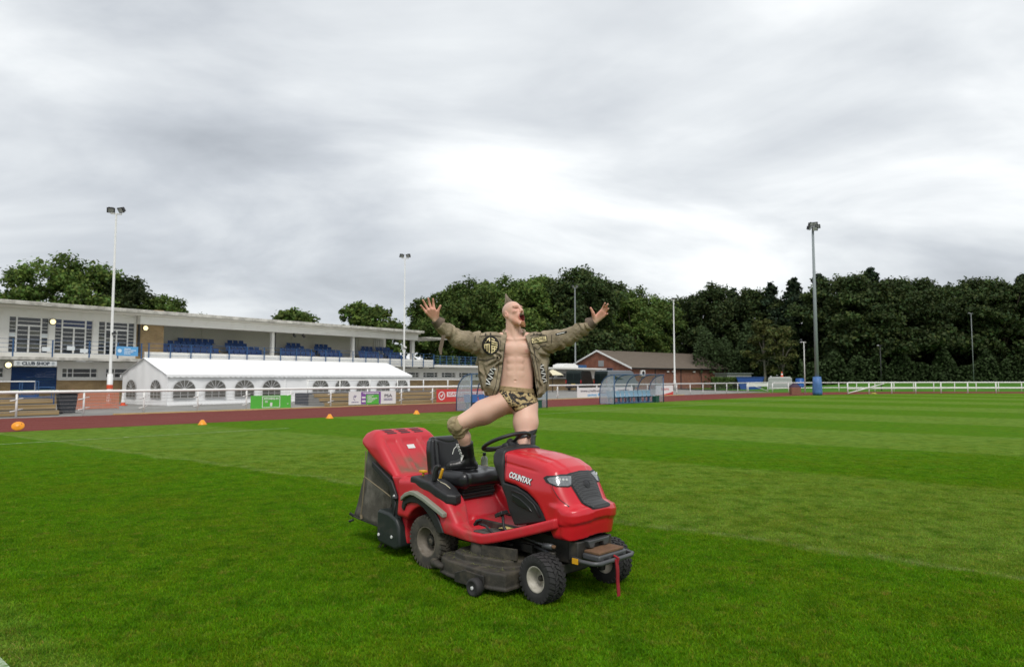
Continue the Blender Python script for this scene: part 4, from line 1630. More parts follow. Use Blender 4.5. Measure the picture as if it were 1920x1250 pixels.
MB().lathe([(0, 0), (0.5, 0.0), (0.56, 0.1), (0.56, 0.5), (0.59, 0.53), (0.56, 0.56), (0.56, 1.0), (0.59, 1.03), (0.56, 1.06), (0.56, 1.45), (0.5, 1.55), (0, 1.55)], 20).build('barrel_body', pm('barrel_blue', (0.01, 0.09, 0.34), rough=0.4, var=0.1), bb, smooth=True)
MB().lathe([(0.12, 1.55), (0.12, 1.6), (0, 1.6)], 10, o=(0.25, 0, 0)).build('bung', m_black, bb)
sk = thing('skip', 'blue metal skip left of the pale grey tank', 'skip', (33.2, 95.5, 0), R(-15))
MB().prism([(-1.3, 0.0), (1.3, 0.0), (1.8, 1.7), (-1.8, 1.7)], (-0.9, 0.9), lambda a, b, c: (a, c, b)).build('skip_body', pm('skip_blue', (0.01, 0.06, 0.26), rough=0.5, var=0.15), sk, bevel=0.03)
MB().span((-1.85, -0.95, 1.66), (1.85, 0.95, 1.76)).build('skip_rim', pm('skip_rim', (0.01, 0.05, 0.2), rough=0.5), sk)
sh_ = thing('garden_shed', 'pale boarded shed at the far end of the red brick building', 'shed', (33.6, 104.0, 0), R(20))
for i in range(10):
    MB().span((-2.2, -1.5, 0.02 + i * 0.22), (2.2, 1.5, 0.22 + i * 0.22)).build('board', pm('shed_board', (0.26, 0.26, 0.25), rough=0.8), sh_)
MB().prism([(-2.4, 2.22), (2.4, 2.22), (2.4, 2.34), (-2.4, 2.34)], (-1.7, 1.7), lambda a, b, c: (a, c, b)).build('roof', m_gmast, sh_)
pu = thing('covered_roller', 'dark purple covered hump at the foot of the pale grey tank', 'cover', (37.7, 91.4, 0))
MB().lathe([(0, 0.85), (0.3, 0.82), (0.6, 0.6), (0.75, 0.3), (0.8, 0.0)], 14).build('cover', pm('purple_cover', (0.05, 0.025, 0.05), rough=0.8, var=0.2), pu, smooth=True)

# ================================================================ red brick pavilion behind the track
A_PV = math.atan2(0.67, 0.742)
pav = thing('brick_pavilion', 'low red brick building with grey pitched roof behind the far dugout', 'building', (16.5, 95.0, 0), A_PV)
PW, PL, PE, PA = 11.9, 25.2, 3.12, 5.6      # the gable runs along local +y
MB().prism([(0, 0), (PW, 0), (PW, PE), (PW / 2, PA - 0.15), (0, PE)], (0.0, 0.3), lambda u_, v_, w_: (w_, u_, v_)).build('gable_wall', m_redbrick, pav)
MB().span((0.3, 0.0, 0), (PL, 0.3, PE)).build('side_wall', m_redbrick, pav)
MB().span((PL - 0.3, 0.3, 0), (PL, PW, PE)).build('end_wall', m_redbrick, pav)
m_tile = pm('roof_tiles', (0.140, 0.112, 0.086), rough=0.9, var=0.15, scale=1.5, bump=0.6, bscale=5, stretch=(0.5, 3, 3))
for s_ in (0, 1):
    rr = MB()
    nrow = 14
    for j in range(nrow):
        f0, f1 = j / nrow, (j + 1) / nrow
        ya, yb = -0.35 + f0 * (PW / 2 + 0.35), -0.35 + f1 * (PW / 2 + 0.35)
        za, zb = PE - 0.12 + f0 * (PA - PE + 0.12), PE - 0.12 + f1 * (PA - PE + 0.12)
        if s_:
            ya, yb = PW - ya, PW - yb
        rr.add([(-0.25, ya, za + 0.06), (PL + 0.2, ya, za + 0.06), (PL + 0.2, yb, zb + 0.03), (-0.25, yb, zb + 0.03), (-0.25, ya, za), (PL + 0.2, ya, za)], [(0, 1, 2, 3), (0, 4, 5, 1)])
    rr.build('roof_slope', m_tile, pav)
bgb = MB()
for s_ in (0, 1):
    y0, y1 = (-0.38, PW / 2) if not s_ else (PW + 0.38, PW / 2)
    bgb.add([(-0.3, y0, PE - 0.30), (-0.3, y1, PA - 0.16), (-0.3, y1, PA + 0.06), (-0.3, y0, PE - 0.06), (-0.24, y0, PE - 0.30), (-0.24, y1, PA - 0.16), (-0.24, y1, PA + 0.06), (-0.24, y0, PE - 0.06)],
            [(0, 1, 2, 3), (4, 7, 6, 5), (0, 4, 5, 1), (3, 2, 6, 7), (0, 3, 7, 4)])
bgb.build('bargeboard', m_bwhite, pav)
MB().span((-0.2, -0.42, PE - 0.26), (PL + 0.2, -0.36, PE - 0.10)).build('gutter', m_black, pav)
for x in (5.6, 12.0, 17.5):
    MB().tube([(x, -0.06, 0), (x, -0.06, PE - 0.15)], 0.06, 8).build('downpipe', m_black, pav)
MB().span((-0.06, PW / 2 - 1.1, 3.25), (0.02, PW / 2 - 0.1, 4.1)).build('vent_louvre', pm('vent_grey', (0.28, 0.29, 0.30), rough=0.6), pav)
wn_ = MB().span((-0.05, 3.2, 2.3), (0.02, 6.4, 3.0)).build('window', m_blue, pav)
for a, b in ((3.3, 4.75), (4.85, 6.3)):
    MB().span((-0.08, a, 2.36), (-0.055, b, 2.94)).build('pane', m_pane, wn_)
MB().span((2.0, -0.3, 1.9), (2.9, -0.03, 2.7)).build('air_unit', m_frame, pav)
MB().lathe([(0, 0), (0.28, 0), (0.28, 0.02)], 16, Matrix.Rotation(R(90), 3, 'X'), (2.45, -0.305, 2.3)).build('air_unit_fan', m_black, pav)
for x in (8.6, 9.9, 15.4):
    MB().span((x - 0.22, -0.2, 2.45), (x + 0.22, -0.03, 2.62)).build('wall_light', m_frame, pav)

# ================================================================ parked minibuses
m_van = pm('black_green_paint', (0.008, 0.016, 0.015), rough=0.4, var=0.15, spec=0.25)
m_vglass = pm('van_glass', (0.008, 0.013, 0.013), rough=0.3, var=0.3, spec=0.15)
m_vgrey = pm('silver_paint', (0.24, 0.26, 0.29), rough=0.3, metal=0.3, var=0.05)
m_tail = pm('tail_light', (0.55, 0.02, 0.03), rough=0.3)
m_tyre_far = pm('far_tyre', (0.02, 0.02, 0.02), rough=0.8)


def minibus(label, p, rz, L_=6.5, body=m_van, side=m_vgrey, W=2.0, H_=2.55):
    v = thing('parked_minibus', label, 'minibus', p, rz, 'minibuses parked before the low wing')
    # local +x = away from the camera (nose), rear at x = 0
    prof = [(0.0, 0.4), (0.0, 1.2), (0.10, 2.2), (0.25, 2.5), (0.6, H_), (L_ - 1.6, H_), (L_ - 1.1, 2.3), (L_ - 0.5, 1.3), (L_, 1.1), (L_, 0.4)]
    MB().prism(prof, (-W / 2, W / 2), lambda u_, v_, w_: (u_, w_ * (1.0 - 0.05 * max(0, v_ - 1.2)), v_)).build('body', side, v, bevel=0.06)
    MB().prism([(-0.02, 0.42), (-0.02, 1.2), (0.075, 2.2), (0.2, 2.46), (0.28, 2.46), (0.3, 0.42)], (-W / 2 + 0.01, W / 2 - 0.01), lambda u_, v_, w_: (u_ - 0.02, w_ * (1.0 - 0.04 * max(0, v_ - 1.2)), v_)).build('rear_door', body, v, bevel=0.03)
    for s_ in (-1, 1):
        MB().add([(-0.05, s_ * 0.06, 1.35), (-0.05, s_ * 0.86, 1.35), (0.035, s_ * 0.83, 2.15), (0.035, s_ * 0.06, 2.15)], [(0, 1, 2, 3)]).build('rear_window', m_vglass, v)
        MB().span((-0.06, s_ * 0.90, 0.95), (0.0, s_ * 0.985, 1.35)).build('tail_light', m_tail, v)
        MB().add([(0.7, s_ * 0.985, 1.4), (L_ - 1.9, s_ * 0.985, 1.4), (L_ - 2.0, s_ * 0.955, 2.1), (0.75, s_ * 0.955, 2.1)], [(0, 1, 2, 3)]).build('side_window', m_vglass, v)
        for x in (1.2, L_ - 1.2):
            MB().lathe([(0, -0.12), (0.34, -0.12), (0.37, -0.06), (0.37, 0.06), (0.34, 0.12), (0, 0.12)], 18, Matrix.Rotation(R(90), 3, 'X'), (x, s_ * 0.88, 0.37)).build('wheel', m_tyre_far, v)
    MB().span((-0.14, -0.95, 0.42), (-0.03, 0.95, 0.62)).build('bumper', m_black, v, bevel=0.02)
    MB().span((-0.07, -0.26, 0.78), (-0.045, 0.26, 0.90)).build('number_plate', m_yellow, v)
    return v


minibus('dark green minibus parked tail-on, left of its pair', (7.55, 84.0, 0), R(70), body=m_van, side=m_van)
minibus('dark green minibus with silver side parked tail-on, right of its pair', (10.95, 84.6, 0), R(48), L_=7.2)
minibus('red and white minibus half hidden behind the dark green one', (6.0, 90.5, 0), R(84), body=m_bred, side=m_bwhite, H_=2.4, L_=5.0)
pa = thing('parasol', 'cream parasol standing left of the parked minibuses', 'parasol', (4.75, 80.0, 0))
MB().tube([(0, 0, 0), (0, 0, 2.45)], 0.04, 8).build('pole', m_black, pa)
MB().lathe([(0, 2.6), (0.3, 2.5), (0.95, 2.2), (1.3, 1.95), (1.28, 1.93), (0.3, 2.42), (0, 2.5)], 10).build('canopy', pm('cream_canvas', (0.66, 0.60, 0.42), rough=0.9, var=0.06), pa)
hu = thing('roof_cabin', 'white curved plant cabin on the flat roof before the brick gable', 'cabin', STW(79.3, 50.6, 2.95), A_ST)
MB().prism([(-2.0, 0), (2.0, 0), (2.0, 0.35), (1.2, 0.62), (-1.0, 0.62), (-2.0, 0.4)], (0, 1.6), lambda a, b, c: (a, c, b)).build('cabin_shell', m_bwhite, hu, bevel=0.05)
MB().span((2.05, 0, 0.02), (4.2, 1.4, 0.46)).build('skylight', m_blue, hu)
# ================================================================ trees
def leaf_mat(name, c, tr=0.25):
    m = bpy.data.materials.new(name)
    m.use_nodes = True
    nt = m.node_tree
    b = nt.nodes['Principled BSDF']
    b.inputs['Roughness'].default_value = 0.7
    b.inputs['Specular IOR Level'].default_value = 0.12
    a = nt.nodes.new('ShaderNodeAttribute')
    a.attribute_name = 'tint'
    oi = nt.nodes.new('ShaderNodeObjectInfo')
    hs = nt.nodes.new('ShaderNodeHueSaturation')
    mr = nt.nodes.new('ShaderNodeMapRange')
    mr.inputs[3].default_value = 0.78
    mr.inputs[4].default_value = 1.2
    nt.links.new(oi.outputs['Random'], mr.inputs[0])
    nt.links.new(mr.outputs[0], hs.inputs['Value'])
    hs.inputs['Color'].default_value = c + (1,)
    mx = nt.nodes.new('ShaderNodeMix')
    mx.data_type = 'RGBA'
    mx.blend_type = 'MULTIPLY'
    mx.inputs[0].default_value = 1
    nt.links.new(hs.outputs[0], mx.inputs[6])
    nt.links.new(a.outputs['Color'], mx.inputs[7])
    nt.links.new(mx.outputs[2], b.inputs['Base Color'])
    t = nt.nodes.new('ShaderNodeBsdfTranslucent')
    nt.links.new(mx.outputs[2], t.inputs['Color'])
    s = nt.nodes.new('ShaderNodeMixShader')
    s.inputs[0].default_value = tr
    nt.links.new(b.outputs[0], s.inputs[1])
    nt.links.new(t.outputs[0], s.inputs[2])
    nt.links.new(s.outputs[0], nt.nodes['Material Output'].inputs[0])
    return m


m_leaf = leaf_mat('broad_leaves', (0.092, 0.150, 0.038))
m_leafd = leaf_mat('dark_leaves', (0.042, 0.067, 0.024), 0.15)
m_leafc = leaf_mat('conifer_needles', (0.027, 0.048, 0.025), 0.1)
m_leafy = leaf_mat('pale_leaves', (0.085, 0.105, 0.035))
m_bark = pm('bark', (0.09, 0.07, 0.05), rough=0.95, var=0.3, scale=4, bump=0.5)
m_barkpale = pm('pale_bark', (0.22, 0.20, 0.16), rough=0.95, var=0.3, scale=4, bump=0.4)


def crown_mesh(name, seed, mat, rx, rz, zc, blobs=40, leaves=24000, leaf=0.2, style='round'):
    """leaf clumps on small twigs, grouped in lobes that fill an uneven crown about (0, 0, zc)"""
    r = np.random.default_rng(seed)
    C, Rr = [], []
    tries = 0
    while len(C) < blobs and tries < 6000:
        tries += 1
        p = r.uniform(-1, 1, 3)
        if style == 'layer':
            p[2] = np.round(p[2] * 3.5) / 3.5 + r.normal(0, 0.09)
        d = np.linalg.norm(p)
        if d > 1 or (d < 0.45 and r.random() < 0.6):
            continue
        taper = 1.0
        if style == 'cone':
            taper = max(0.10, (1 - p[2]) / 2) ** 0.7
        elif p[2] < -0.2:
            taper = 1.0 + 0.12 * (-p[2])
        C.append((p[0] * rx * taper, p[1] * rx * taper, zc + p[2] * rz))
        Rr.append(r.uniform(0.17, 0.30) * rx * (0.55 + 0.45 * min(1, taper)))
    if style == 'cone':
        for f in (0.45, 0.53, 0.61, 0.69, 0.77, 0.84, 0.90, 0.96, 1.02):
            C.append((r.normal(0, 0.12), r.normal(0, 0.12), zc + f * rz))
            Rr.append(rx * (0.46 - 0.37 * f))
    elif style != 'layer':
        for k in range(5):
            C.append((r.normal(0, 0.25) * rx, r.normal(0, 0.25) * rx, zc + rz * r.uniform(0.45, 0.8)))
            Rr.append(rx * 0.27)
    C, Rr = np.array(C), np.array(Rr)
    # twigs: sub-clumps spread over each lobe
    ns = 11
    sub = r.normal(size=(len(C), ns, 3))
    sub /= np.linalg.norm(sub, axis=2)[..., None]
    sub[..., 2] = np.where(sub[..., 2] < -0.4, -sub[..., 2], sub[..., 2])
    flat = {'layer': 0.62, 'cone': 0.75}.get(style, 0.85)
    S = C[:, None] + sub * Rr[:, None, None] * r.uniform(0.6, 1.08, (len(C), ns, 1)) * np.array([1, 1, flat])
    SR = np.repeat(Rr[:, None] * 0.55, ns, 1) * r.uniform(0.7, 1.3, (len(C), ns))
    S, SR = S.reshape(-1, 3), SR.ravel()
    lob = np.repeat(r.uniform(0.8, 1.2, len(C)), ns) * r.uniform(0.85, 1.2, len(S))
    w = SR ** 2
    pick = r.choice(len(S), leaves, p=w / w.sum())
    n = r.normal(size=(leaves, 3))
    n /= np.linalg.norm(n, axis=1)[:, None]
    P = S[pick] + n * (SR[pick] * r.uniform(0.25, 1.15, leaves))[:, None] * np.array([1, 1, flat])
    st = r.random(leaves) < 0.04
    P[st] += n[st] * (0.10 * rx) * r.random((st.sum(), 1))
    up = n * 0.6 + r.normal(0, 0.6, (leaves, 3)) + np.array([0, 0, 0.45])
    up /= np.linalg.norm(up, axis=1)[:, None]
    a = np.cross(up, r.normal(size=(leaves, 3)))
    a /= np.linalg.norm(a, axis=1)[:, None]
    b = np.cross(up, a)
    ls = leaf * r.uniform(0.6, 1.4, leaves)[:, None]
    V = np.stack([P - a * ls, P + b * ls * 0.6 + up * ls * 0.12, P + a * ls, P - b * ls * 0.6 + up * ls * 0.12], 1)
    Q = np.arange(leaves * 4).reshape(-1, 4)
    me = np_mesh(name, V.reshape(-1, 3), Q)
    t = (lob[pick] * r.uniform(0.87, 1.15, leaves))[:, None]
    col_ = np.concatenate([t * r.uniform(0.85, 1.3, (leaves, 1)), t, t * r.uniform(0.7, 1.2, (leaves, 1))], 1)
    vert_color(me, 'tint', np.repeat(col_, 4, 0))
    me.materials.append(mat)
    return me, C


def trunk_mesh(name, seed, h, r0, C, mat, limbs=9):
    r = random.Random(seed)
    m = MB()
    pts, x, y = [], 0.0, 0.0
    for i in range(7):
        pts.append((x, y, h * i / 6))
        x += r.uniform(-0.12, 0.12)
        y += r.uniform(-0.12, 0.12)
    m.tube(pts, [r0 * (1.25 if i == 0 else 1 - 0.75 * i / 6) for i in range(7)], 8)
    for c in list(C)[:limbs]:
        f = r.uniform(0.3, 0.75)
        i = int(f * 6)
        p = Vector(pts[i])
        q = Vector(c)
        mid = (p + q) / 2 + Vector((0, 0, 0.4))
        m.tube([p, mid, q], [r0 * 0.38, r0 * 0.25, r0 * 0.08], 6)
    me = bpy.data.meshes.new(name)
    me.from_pydata([tuple(v) for v in m.v], [], m.f)
    me.materials.append(mat)
    me.shade_smooth()
    return me


KINDS = {}
for key, seed, mat, rx, rz, zc, bl, lv_, lf, style, bark in (
        ('ash', 11, m_leaf, 5.0, 6.6, 9.2, 60, 30000, 0.21, 'round', m_bark),
        ('plane', 12, m_leaf, 6.0, 6.4, 9.2, 72, 34000, 0.22, 'round', m_bark),
        ('oak', 13, m_leafd, 6.0, 7.4, 8.2, 78, 34000, 0.23, 'round', m_bark),
        ('cedar', 14, m_leafd, 7.2, 7.4, 8.0, 84, 36000, 0.24, 'layer', m_bark),
        ('pine', 15, m_leafc, 4.4, 8.0, 8.2, 62, 24000, 0.24, 'cone', m_bark),
        ('birch', 16, m_leafy, 2.6, 3.6, 5.6, 26, 6500, 0.16, 'round', m_barkpale),
        ('round', 17, m_leaf, 3.3, 3.4, 4.6, 36, 15000, 0.19, 'round', m_bark)):
    cm, C = crown_mesh(key + '_crown', seed, mat, rx, rz, zc, bl, lv_, lf, style)
    KINDS[key] = (cm, trunk_mesh(key + '_trunk', seed, zc + rz * 0.5, 0.05 * rx + 0.08, C, bark))


def tree(kind, label, p, s=1.0, rz=0.0, group=None, sz=None):
    t = thing({'ash': 'broadleaf_tree', 'plane': 'broadleaf_tree', 'oak': 'dark_tree', 'cedar': 'cedar_tree', 'pine': 'conifer_tree', 'birch': 'birch_tree', 'round': 'small_tree'}[kind], label, 'tree', p, rz, group)
    t.scale = (s, s, sz or s)
    for nm, me in (('crown', KINDS[kind][0]), ('trunk', KINDS[kind][1])):
        o = bpy.data.objects.new(nm, me)
        col.objects.link(o)
        o.parent = t
    return t


F_ = 1280.0


def tx_(px, Y):
    return ((px - 960) / F_ * Y, Y, 0)


G1, G2, G3 = 'trees behind the stand', 'broadleaf trees behind the brick building', 'dark wood along the right side'
tree('plane', 'big spreading tree behind the left end of the stand', (-49.6, 76.0, 0), 0.93, 0.4, G1)
tree('oak', 'dark tree right behind the biggest tree by the left mast', (-45.8, 79.0, 0), 0.80, 1.4, G1)
tree('ash', 'green tree behind the stand, second right of the biggest tree', (-41.5, 80.0, 0), 0.70, 2.2, G1)
tree('plane', 'low bushy tree behind the stand roof vent', (-37.0, 82.0, 0), 0.56, 0.0, G1)
tree('ash', 'spreading tree just left of the biggest tree behind the stand', (-55.0, 75.0, 0), 0.60, 2.8, G1)
tree('plane', 'low tree behind the stand at the left edge of the frame', (-60.0, 80.0, 0), 0.50, 4.0, G1)
tree('round', 'lowest tree crown peeping over the roof right of the vent', (-33.6, 82.0, 0), 0.98, 3.0, G1)
tree('round', 'small round tree above the stand roof, left of its pair', (-33.2, 103.0, 0), 1.45, 1.0, G1)
tree('round', 'small round dark tree above the stand roof, right of its pair', (-21.4, 98.0, 0), 1.50, 2.0, G1)
wood = [  # kind, px, Y, scale, label
    ('ash', 812, 112, 0.92, 'leftmost broadleaf tree, behind the man\'s raised right hand'),
    ('plane', 868, 106, 1.04, 'broad green tree behind the man\'s right sleeve'),
    ('ash', 915, 116, 1.12, 'tall green tree rising left of the man\'s head'),
    ('plane', 958, 107, 1.06, 'green tree directly behind the man\'s head'),
    ('ash', 1010, 113, 1.14, 'tall green tree just right of the man\'s head'),
    ('oak', 1052, 118, 1.10, 'dark tree between the man\'s head and the grey mast'),
    ('oak', 1098, 108, 1.13, 'dark dense tree behind the grey mast'),
    ('oak', 1138, 121, 1.10, 'dark tree behind the brick gable apex'),
    ('plane', 1190, 114, 1.02, 'green tree above the left of the brick building roof'),
    ('ash', 1240, 124, 0.98, 'green tree behind the white mast before the brick building'),
    ('oak', 1285, 127, 0.98, 'dark green tree above the right of the brick building roof'),
    ('oak', 1335, 121, 1.08, 'dark tree at the right end of the brick building'),
    ('pine', 1378, 124, 1.07, 'first dark conifer right of the brick building'),
    ('oak', 1412, 117, 1.00, 'dark tree behind the pale grey tank'),
    ('pine', 1448, 114, 1.05, 'second dark conifer, behind the pale birch'),
    ('pine', 1492, 112, 1.08, 'third dark conifer, just left of the padded mast'),
    ('pine', 1538, 116, 1.16, 'dark conifer behind the top of the padded mast'),
    ('cedar', 1585, 104, 1.06, 'dark spreading cedar right of the padded mast'),
    ('pine', 1638, 114, 1.20, 'tallest dark conifer rising above the cedars'),
    ('cedar', 1668, 102, 1.02, 'second dark spreading cedar before the tallest conifer'),
    ('oak', 1712, 110, 1.04, 'dark tree right of the second cedar'),
    ('pine', 1735, 118, 1.12, 'dark conifer with ragged top right of the cedars'),
    ('cedar', 1775, 104, 0.98, 'dark cedar left of the slim grey lamp post'),
    ('oak', 1835, 107, 1.02, 'dark tree behind the slim grey lamp post'),
    ('cedar', 1885, 100, 0.98, 'dark cedar near the right edge'),
    ('pine', 1925, 110, 1.10, 'dark conifer at the right edge'),
    ('oak', 1960, 101, 1.02, 'dark tree cut off by the right edge'),
]
for i, (k, px, Y, s, lab) in enumerate(wood):
    tree(k, lab, tx_(px, Y), s, i * 1.9, G2 if px < 1300 else G3)
tree('birch', 'pale slender birch before the dark conifers', tx_(1434, 103), 1.12, 0.6)
tree('birch', 'second pale slender birch leaning before the dark conifers', tx_(1466, 101), 1.0, 2.6)
# dark undergrowth under the wood: one mass nobody could count
r = np.random.default_rng(5)
n_ = 120000
px = np.where(r.random(n_) < 0.4, r.uniform(1480, 2010, n_), r.uniform(770, 2010, n_))
Y = np.where(px < 1300, r.uniform(116, 130, n_), np.where((px > 1500) & (r.random(n_) < 0.6), r.uniform(95.5, 101, n_), r.uniform(106, 124, n_)))
Z = r.uniform(0.0, 1.0, n_) ** 0.8 * np.where(px < 1300, 7.0, np.where(Y < 102, 5.0, 9.5)) * (0.6 + 0.4 * np.abs(np.sin(px / 23.0) + 0.4 * np.sin(px / 9.0)))
P = np.stack([(px - 960) / F_ * Y, Y, Z], 1)
n3 = r.normal(size=(n_, 3)) + np.array([0, -0.5, 0.6])
n3 /= np.linalg.norm(n3, axis=1)[:, None]
a = np.cross(n3, r.normal(size=(n_, 3)))
a /= np.linalg.norm(a, axis=1)[:, None]
b = np.cross(n3, a)
ls = r.uniform(0.14, 0.30, (n_, 1))
V = np.stack([P - a * ls, P + b * ls * 0.7, P + a * ls, P - b * ls * 0.7], 1).reshape(-1, 3)
ug = np_mesh('undergrowth', V, np.arange(n_ * 4).reshape(-1, 4))
vert_color(ug, 'tint', np.repeat(r.uniform(0.5, 1.2, (n_, 1)) * np.ones((1, 3)), 4, 0))
ug.materials.append(m_leafd)
uo = bpy.data.objects.new('undergrowth', ug)
col.objects.link(uo)
tag(uo, 'dark undergrowth filling the wood behind the track', 'undergrowth', kind='stuff')
# a hedge by the shed
hd = thing('clipped_hedge', 'green hedge between the shed and the blue skip', 'hedge', (31.0, 97.5, 0), R(8))
n_ = 2500
P = np.stack([r.uniform(-2.6, 2.6, n_), r.uniform(-0.6, 0.6, n_), r.uniform(0, 1.7, n_)], 1)
n3 = r.normal(size=(n_, 3))
n3 /= np.linalg.norm(n3, axis=1)[:, None]
a = np.cross(n3, r.normal(size=(n_, 3)))
a /= np.linalg.norm(a, axis=1)[:, None]
b = np.cross(n3, a)
V = np.stack([P - a * 0.16, P + b * 0.12, P + a * 0.16, P - b * 0.12], 1).reshape(-1, 3)
hm = np_mesh('foliage', V, np.arange(n_ * 4).reshape(-1, 4))
vert_color(hm, 'tint', np.repeat(r.uniform(0.6, 1.4, (n_, 1)) * np.ones((1, 3)), 4, 0))
hm.materials.append(m_leaf)
ho = bpy.data.objects.new('foliage', hm)
col.objects.link(ho)
ho.parent = hd
sm_ = MB()
for x in (-2, -1, 0, 1, 2):
    sm_.tube([(x, 0, 0), (x + 0.1, 0.05, 1.2)], [0.05, 0.02], 6)
sm_.build('stem', m_bark, hd)
# ================================================================ the ride-on mower (local: x forward, y to its left, z up; rear axle at the origin)
MW_LOC, MW_RZ = (-0.4454, 6.5175, 0.0), R(-45.5)
mower = thing('ride_on_mower', 'red ride-on lawn mower with rear grass collector standing on the pitch', 'lawn mower', MW_LOC, MW_RZ)
m_red = pm('red_bodywork', (0.56, 0.008, 0.020), rough=0.32, var=0.05, scale=3, coat=0.35, dirt=(0.36, 0.055, 0.055), dirt_amt=0.12, dirt_scale=5)
m_redold = pm('faded_red_plastic', (0.53, 0.018, 0.030), rough=0.42, var=0.07, scale=3, dirt=(0.25, 0.10, 0.07), dirt_amt=0.30, dirt_scale=6)
m_blackp = pm('black_plastic', (0.016, 0.016, 0.018), rough=0.5, var=0.2, scale=8, bump=0.08, bscale=120)
m_vinyl = pm('seat_vinyl', (0.011, 0.011, 0.013), rough=0.30, var=0.1, scale=10, bump=0.02, bscale=200)
m_steel = pm('dark_steel', (0.035, 0.033, 0.030), rough=0.55, metal=0.3, var=0.3, scale=9, dirt=(0.11, 0.09, 0.06), dirt_amt=0.35, dirt_scale=9)
m_mud = pm('deck_mud', (0.034, 0.030, 0.024), rough=0.7, var=0.3, scale=12, bump=0.2, bscale=60, dirt=(0.105, 0.088, 0.060), dirt_amt=0.45, dirt_scale=7)
m_tyre = pm('tyre_rubber', (0.022, 0.021, 0.021), rough=0.75, var=0.25, scale=14)
m_tyred = pm('dusty_tyre_rubber', (0.045, 0.041, 0.034), rough=0.85, var=0.35, scale=9, dirt=(0.11, 0.095, 0.07), dirt_amt=0.6, dirt_scale=7)
m_rim = pm('dusty_rim', (0.17, 0.145, 0.115), rough=0.6, var=0.25, scale=10, dirt=(0.09, 0.07, 0.05), dirt_amt=0.5, dirt_scale=12, bump=0.1)
m_rimf = pm('cream_rim', (0.42, 0.39, 0.33), rough=0.5, var=0.15, scale=10, dirt=(0.13, 0.11, 0.08), dirt_amt=0.4, dirt_scale=14)
m_grey = pm('grey_tube', (0.075, 0.078, 0.082), rough=0.4, metal=0.2, var=0.12)
m_rust = pm('rusty_plate', (0.15, 0.082, 0.042), rough=0.85, var=0.3, scale=14, bump=0.3)
m_olive = pm('olive_trim', (0.24, 0.25, 0.20), rough=0.6, var=0.08, scale=8)
m_bag = pm('collector_mesh', (0.075, 0.068, 0.054), rough=0.95, var=0.25, scale=7, bump=0.4, bscale=160, dirt=(0.21, 0.195, 0.165), dirt_amt=0.5, dirt_scale=4)
m_grbox = pm('black_green_plastic', (0.014, 0.020, 0.019), rough=0.5, var=0.25, scale=6, dirt=(0.07, 0.06, 0.045), dirt_amt=0.25, dirt_scale=6)
m_lever = pm('yellow_lever', (0.70, 0.36, 0.015), rough=0.45, var=0.05)
m_sticker = pm('white_sticker', (0.70, 0.70, 0.68), rough=0.6, var=0.05)
m_chrome = pm('badge_silver', (0.80, 0.80, 0.80), rough=0.3, metal=0.2, var=0.02)


def sstep(a, b, x):
    t = np.clip((x - a) / (b - a), 0, 1)
    return t * t * (3 - 2 * t)


HOOD = [(0.745, 1.066), (1.05, 1.045), (1.25, 1.012), (1.37, 0.962), (1.44, 0.88), (1.538, 0.715), (1.575, 0.700), (1.618, 0.690), (1.634, 0.655), (1.628, 0.60), (1.606, 0.575), (1.602, 0.54), (1.585, 0.46),
        (1.41, 0.455), (1.345, 0.52), (1.275, 0.62), (1.20, 0.70), (1.08, 0.775), (0.95, 0.815), (0.805, 0.832)]


def f_hood(P):
    x, y, z = P[..., 0], P[..., 1], P[..., 2]
    ay = np.abs(y)
    sw = 0.085 * np.clip(ay / 0.29, 0, 1.3) ** 3 * sstep(1.12, 1.5, x)
    zz = z - 0.007 * sstep(0.145, 0.125, ay + 0.05 * (x - 0.9)) * sstep(0.82, 0.86, x) - 0.022 * (1 - (ay / 0.25) ** 2).clip(0, 1)
    d1 = sd_poly(x + sw, zz, HOOD) + 0.0
    lobe = sstep(-0.004, 0.010, (x + sw) - (1.36 + 0.17 * sstep(0.90, 0.70, z))) * sstep(0.93, 0.90, z)
    low = sstep(0.735, 0.700, z) * sstep(1.30, 1.42, x)
    wd = 0.283 - 0.055 * sstep(0.78, 1.06, z) - 0.014 * sstep(1.2, 1.6, x) + 0.022 * low + 0.004 * lobe - 0.010 * sstep(0.585, 0.565, z) * sstep(1.25, 1.4, x)
    # soft crease along the flank
    cr = 0.006 * sstep(0.018, 0.0, np.abs(z - (0.985 - 0.10 * (x - 0.78))) ) * sstep(1.25, 1.1, x)
    return smax(d1, ay - wd + cr, 0.05)


def body_field(f, lo, hi, h, name, mat, parent, sm=1):
    F = Field(lo, hi, h)
    F.d[...] = f(F.region(F.lo, F.lo + F.h * F.n)[1]).astype(np.float32)
    me, V = F.mesh(name, sm)
    return link(name, me, mat, parent, fix=False)


hood = body_field(f_hood, (0.70, -0.34, 0.42), (1.69, 0.34, 1.12), 0.0068, 'hood', m_red, mower, 1)


def snap(P, d, f, it=40, off=0.0):
    """march points along d until they meet the surface f = off"""
    P = np.array(P, float)
    d = np.asarray(d, float)
    d = d / np.linalg.norm(d)
    for _ in range(it):
        P = P + d * ((f(P) - off) * 0.8)[:, None]
    return P


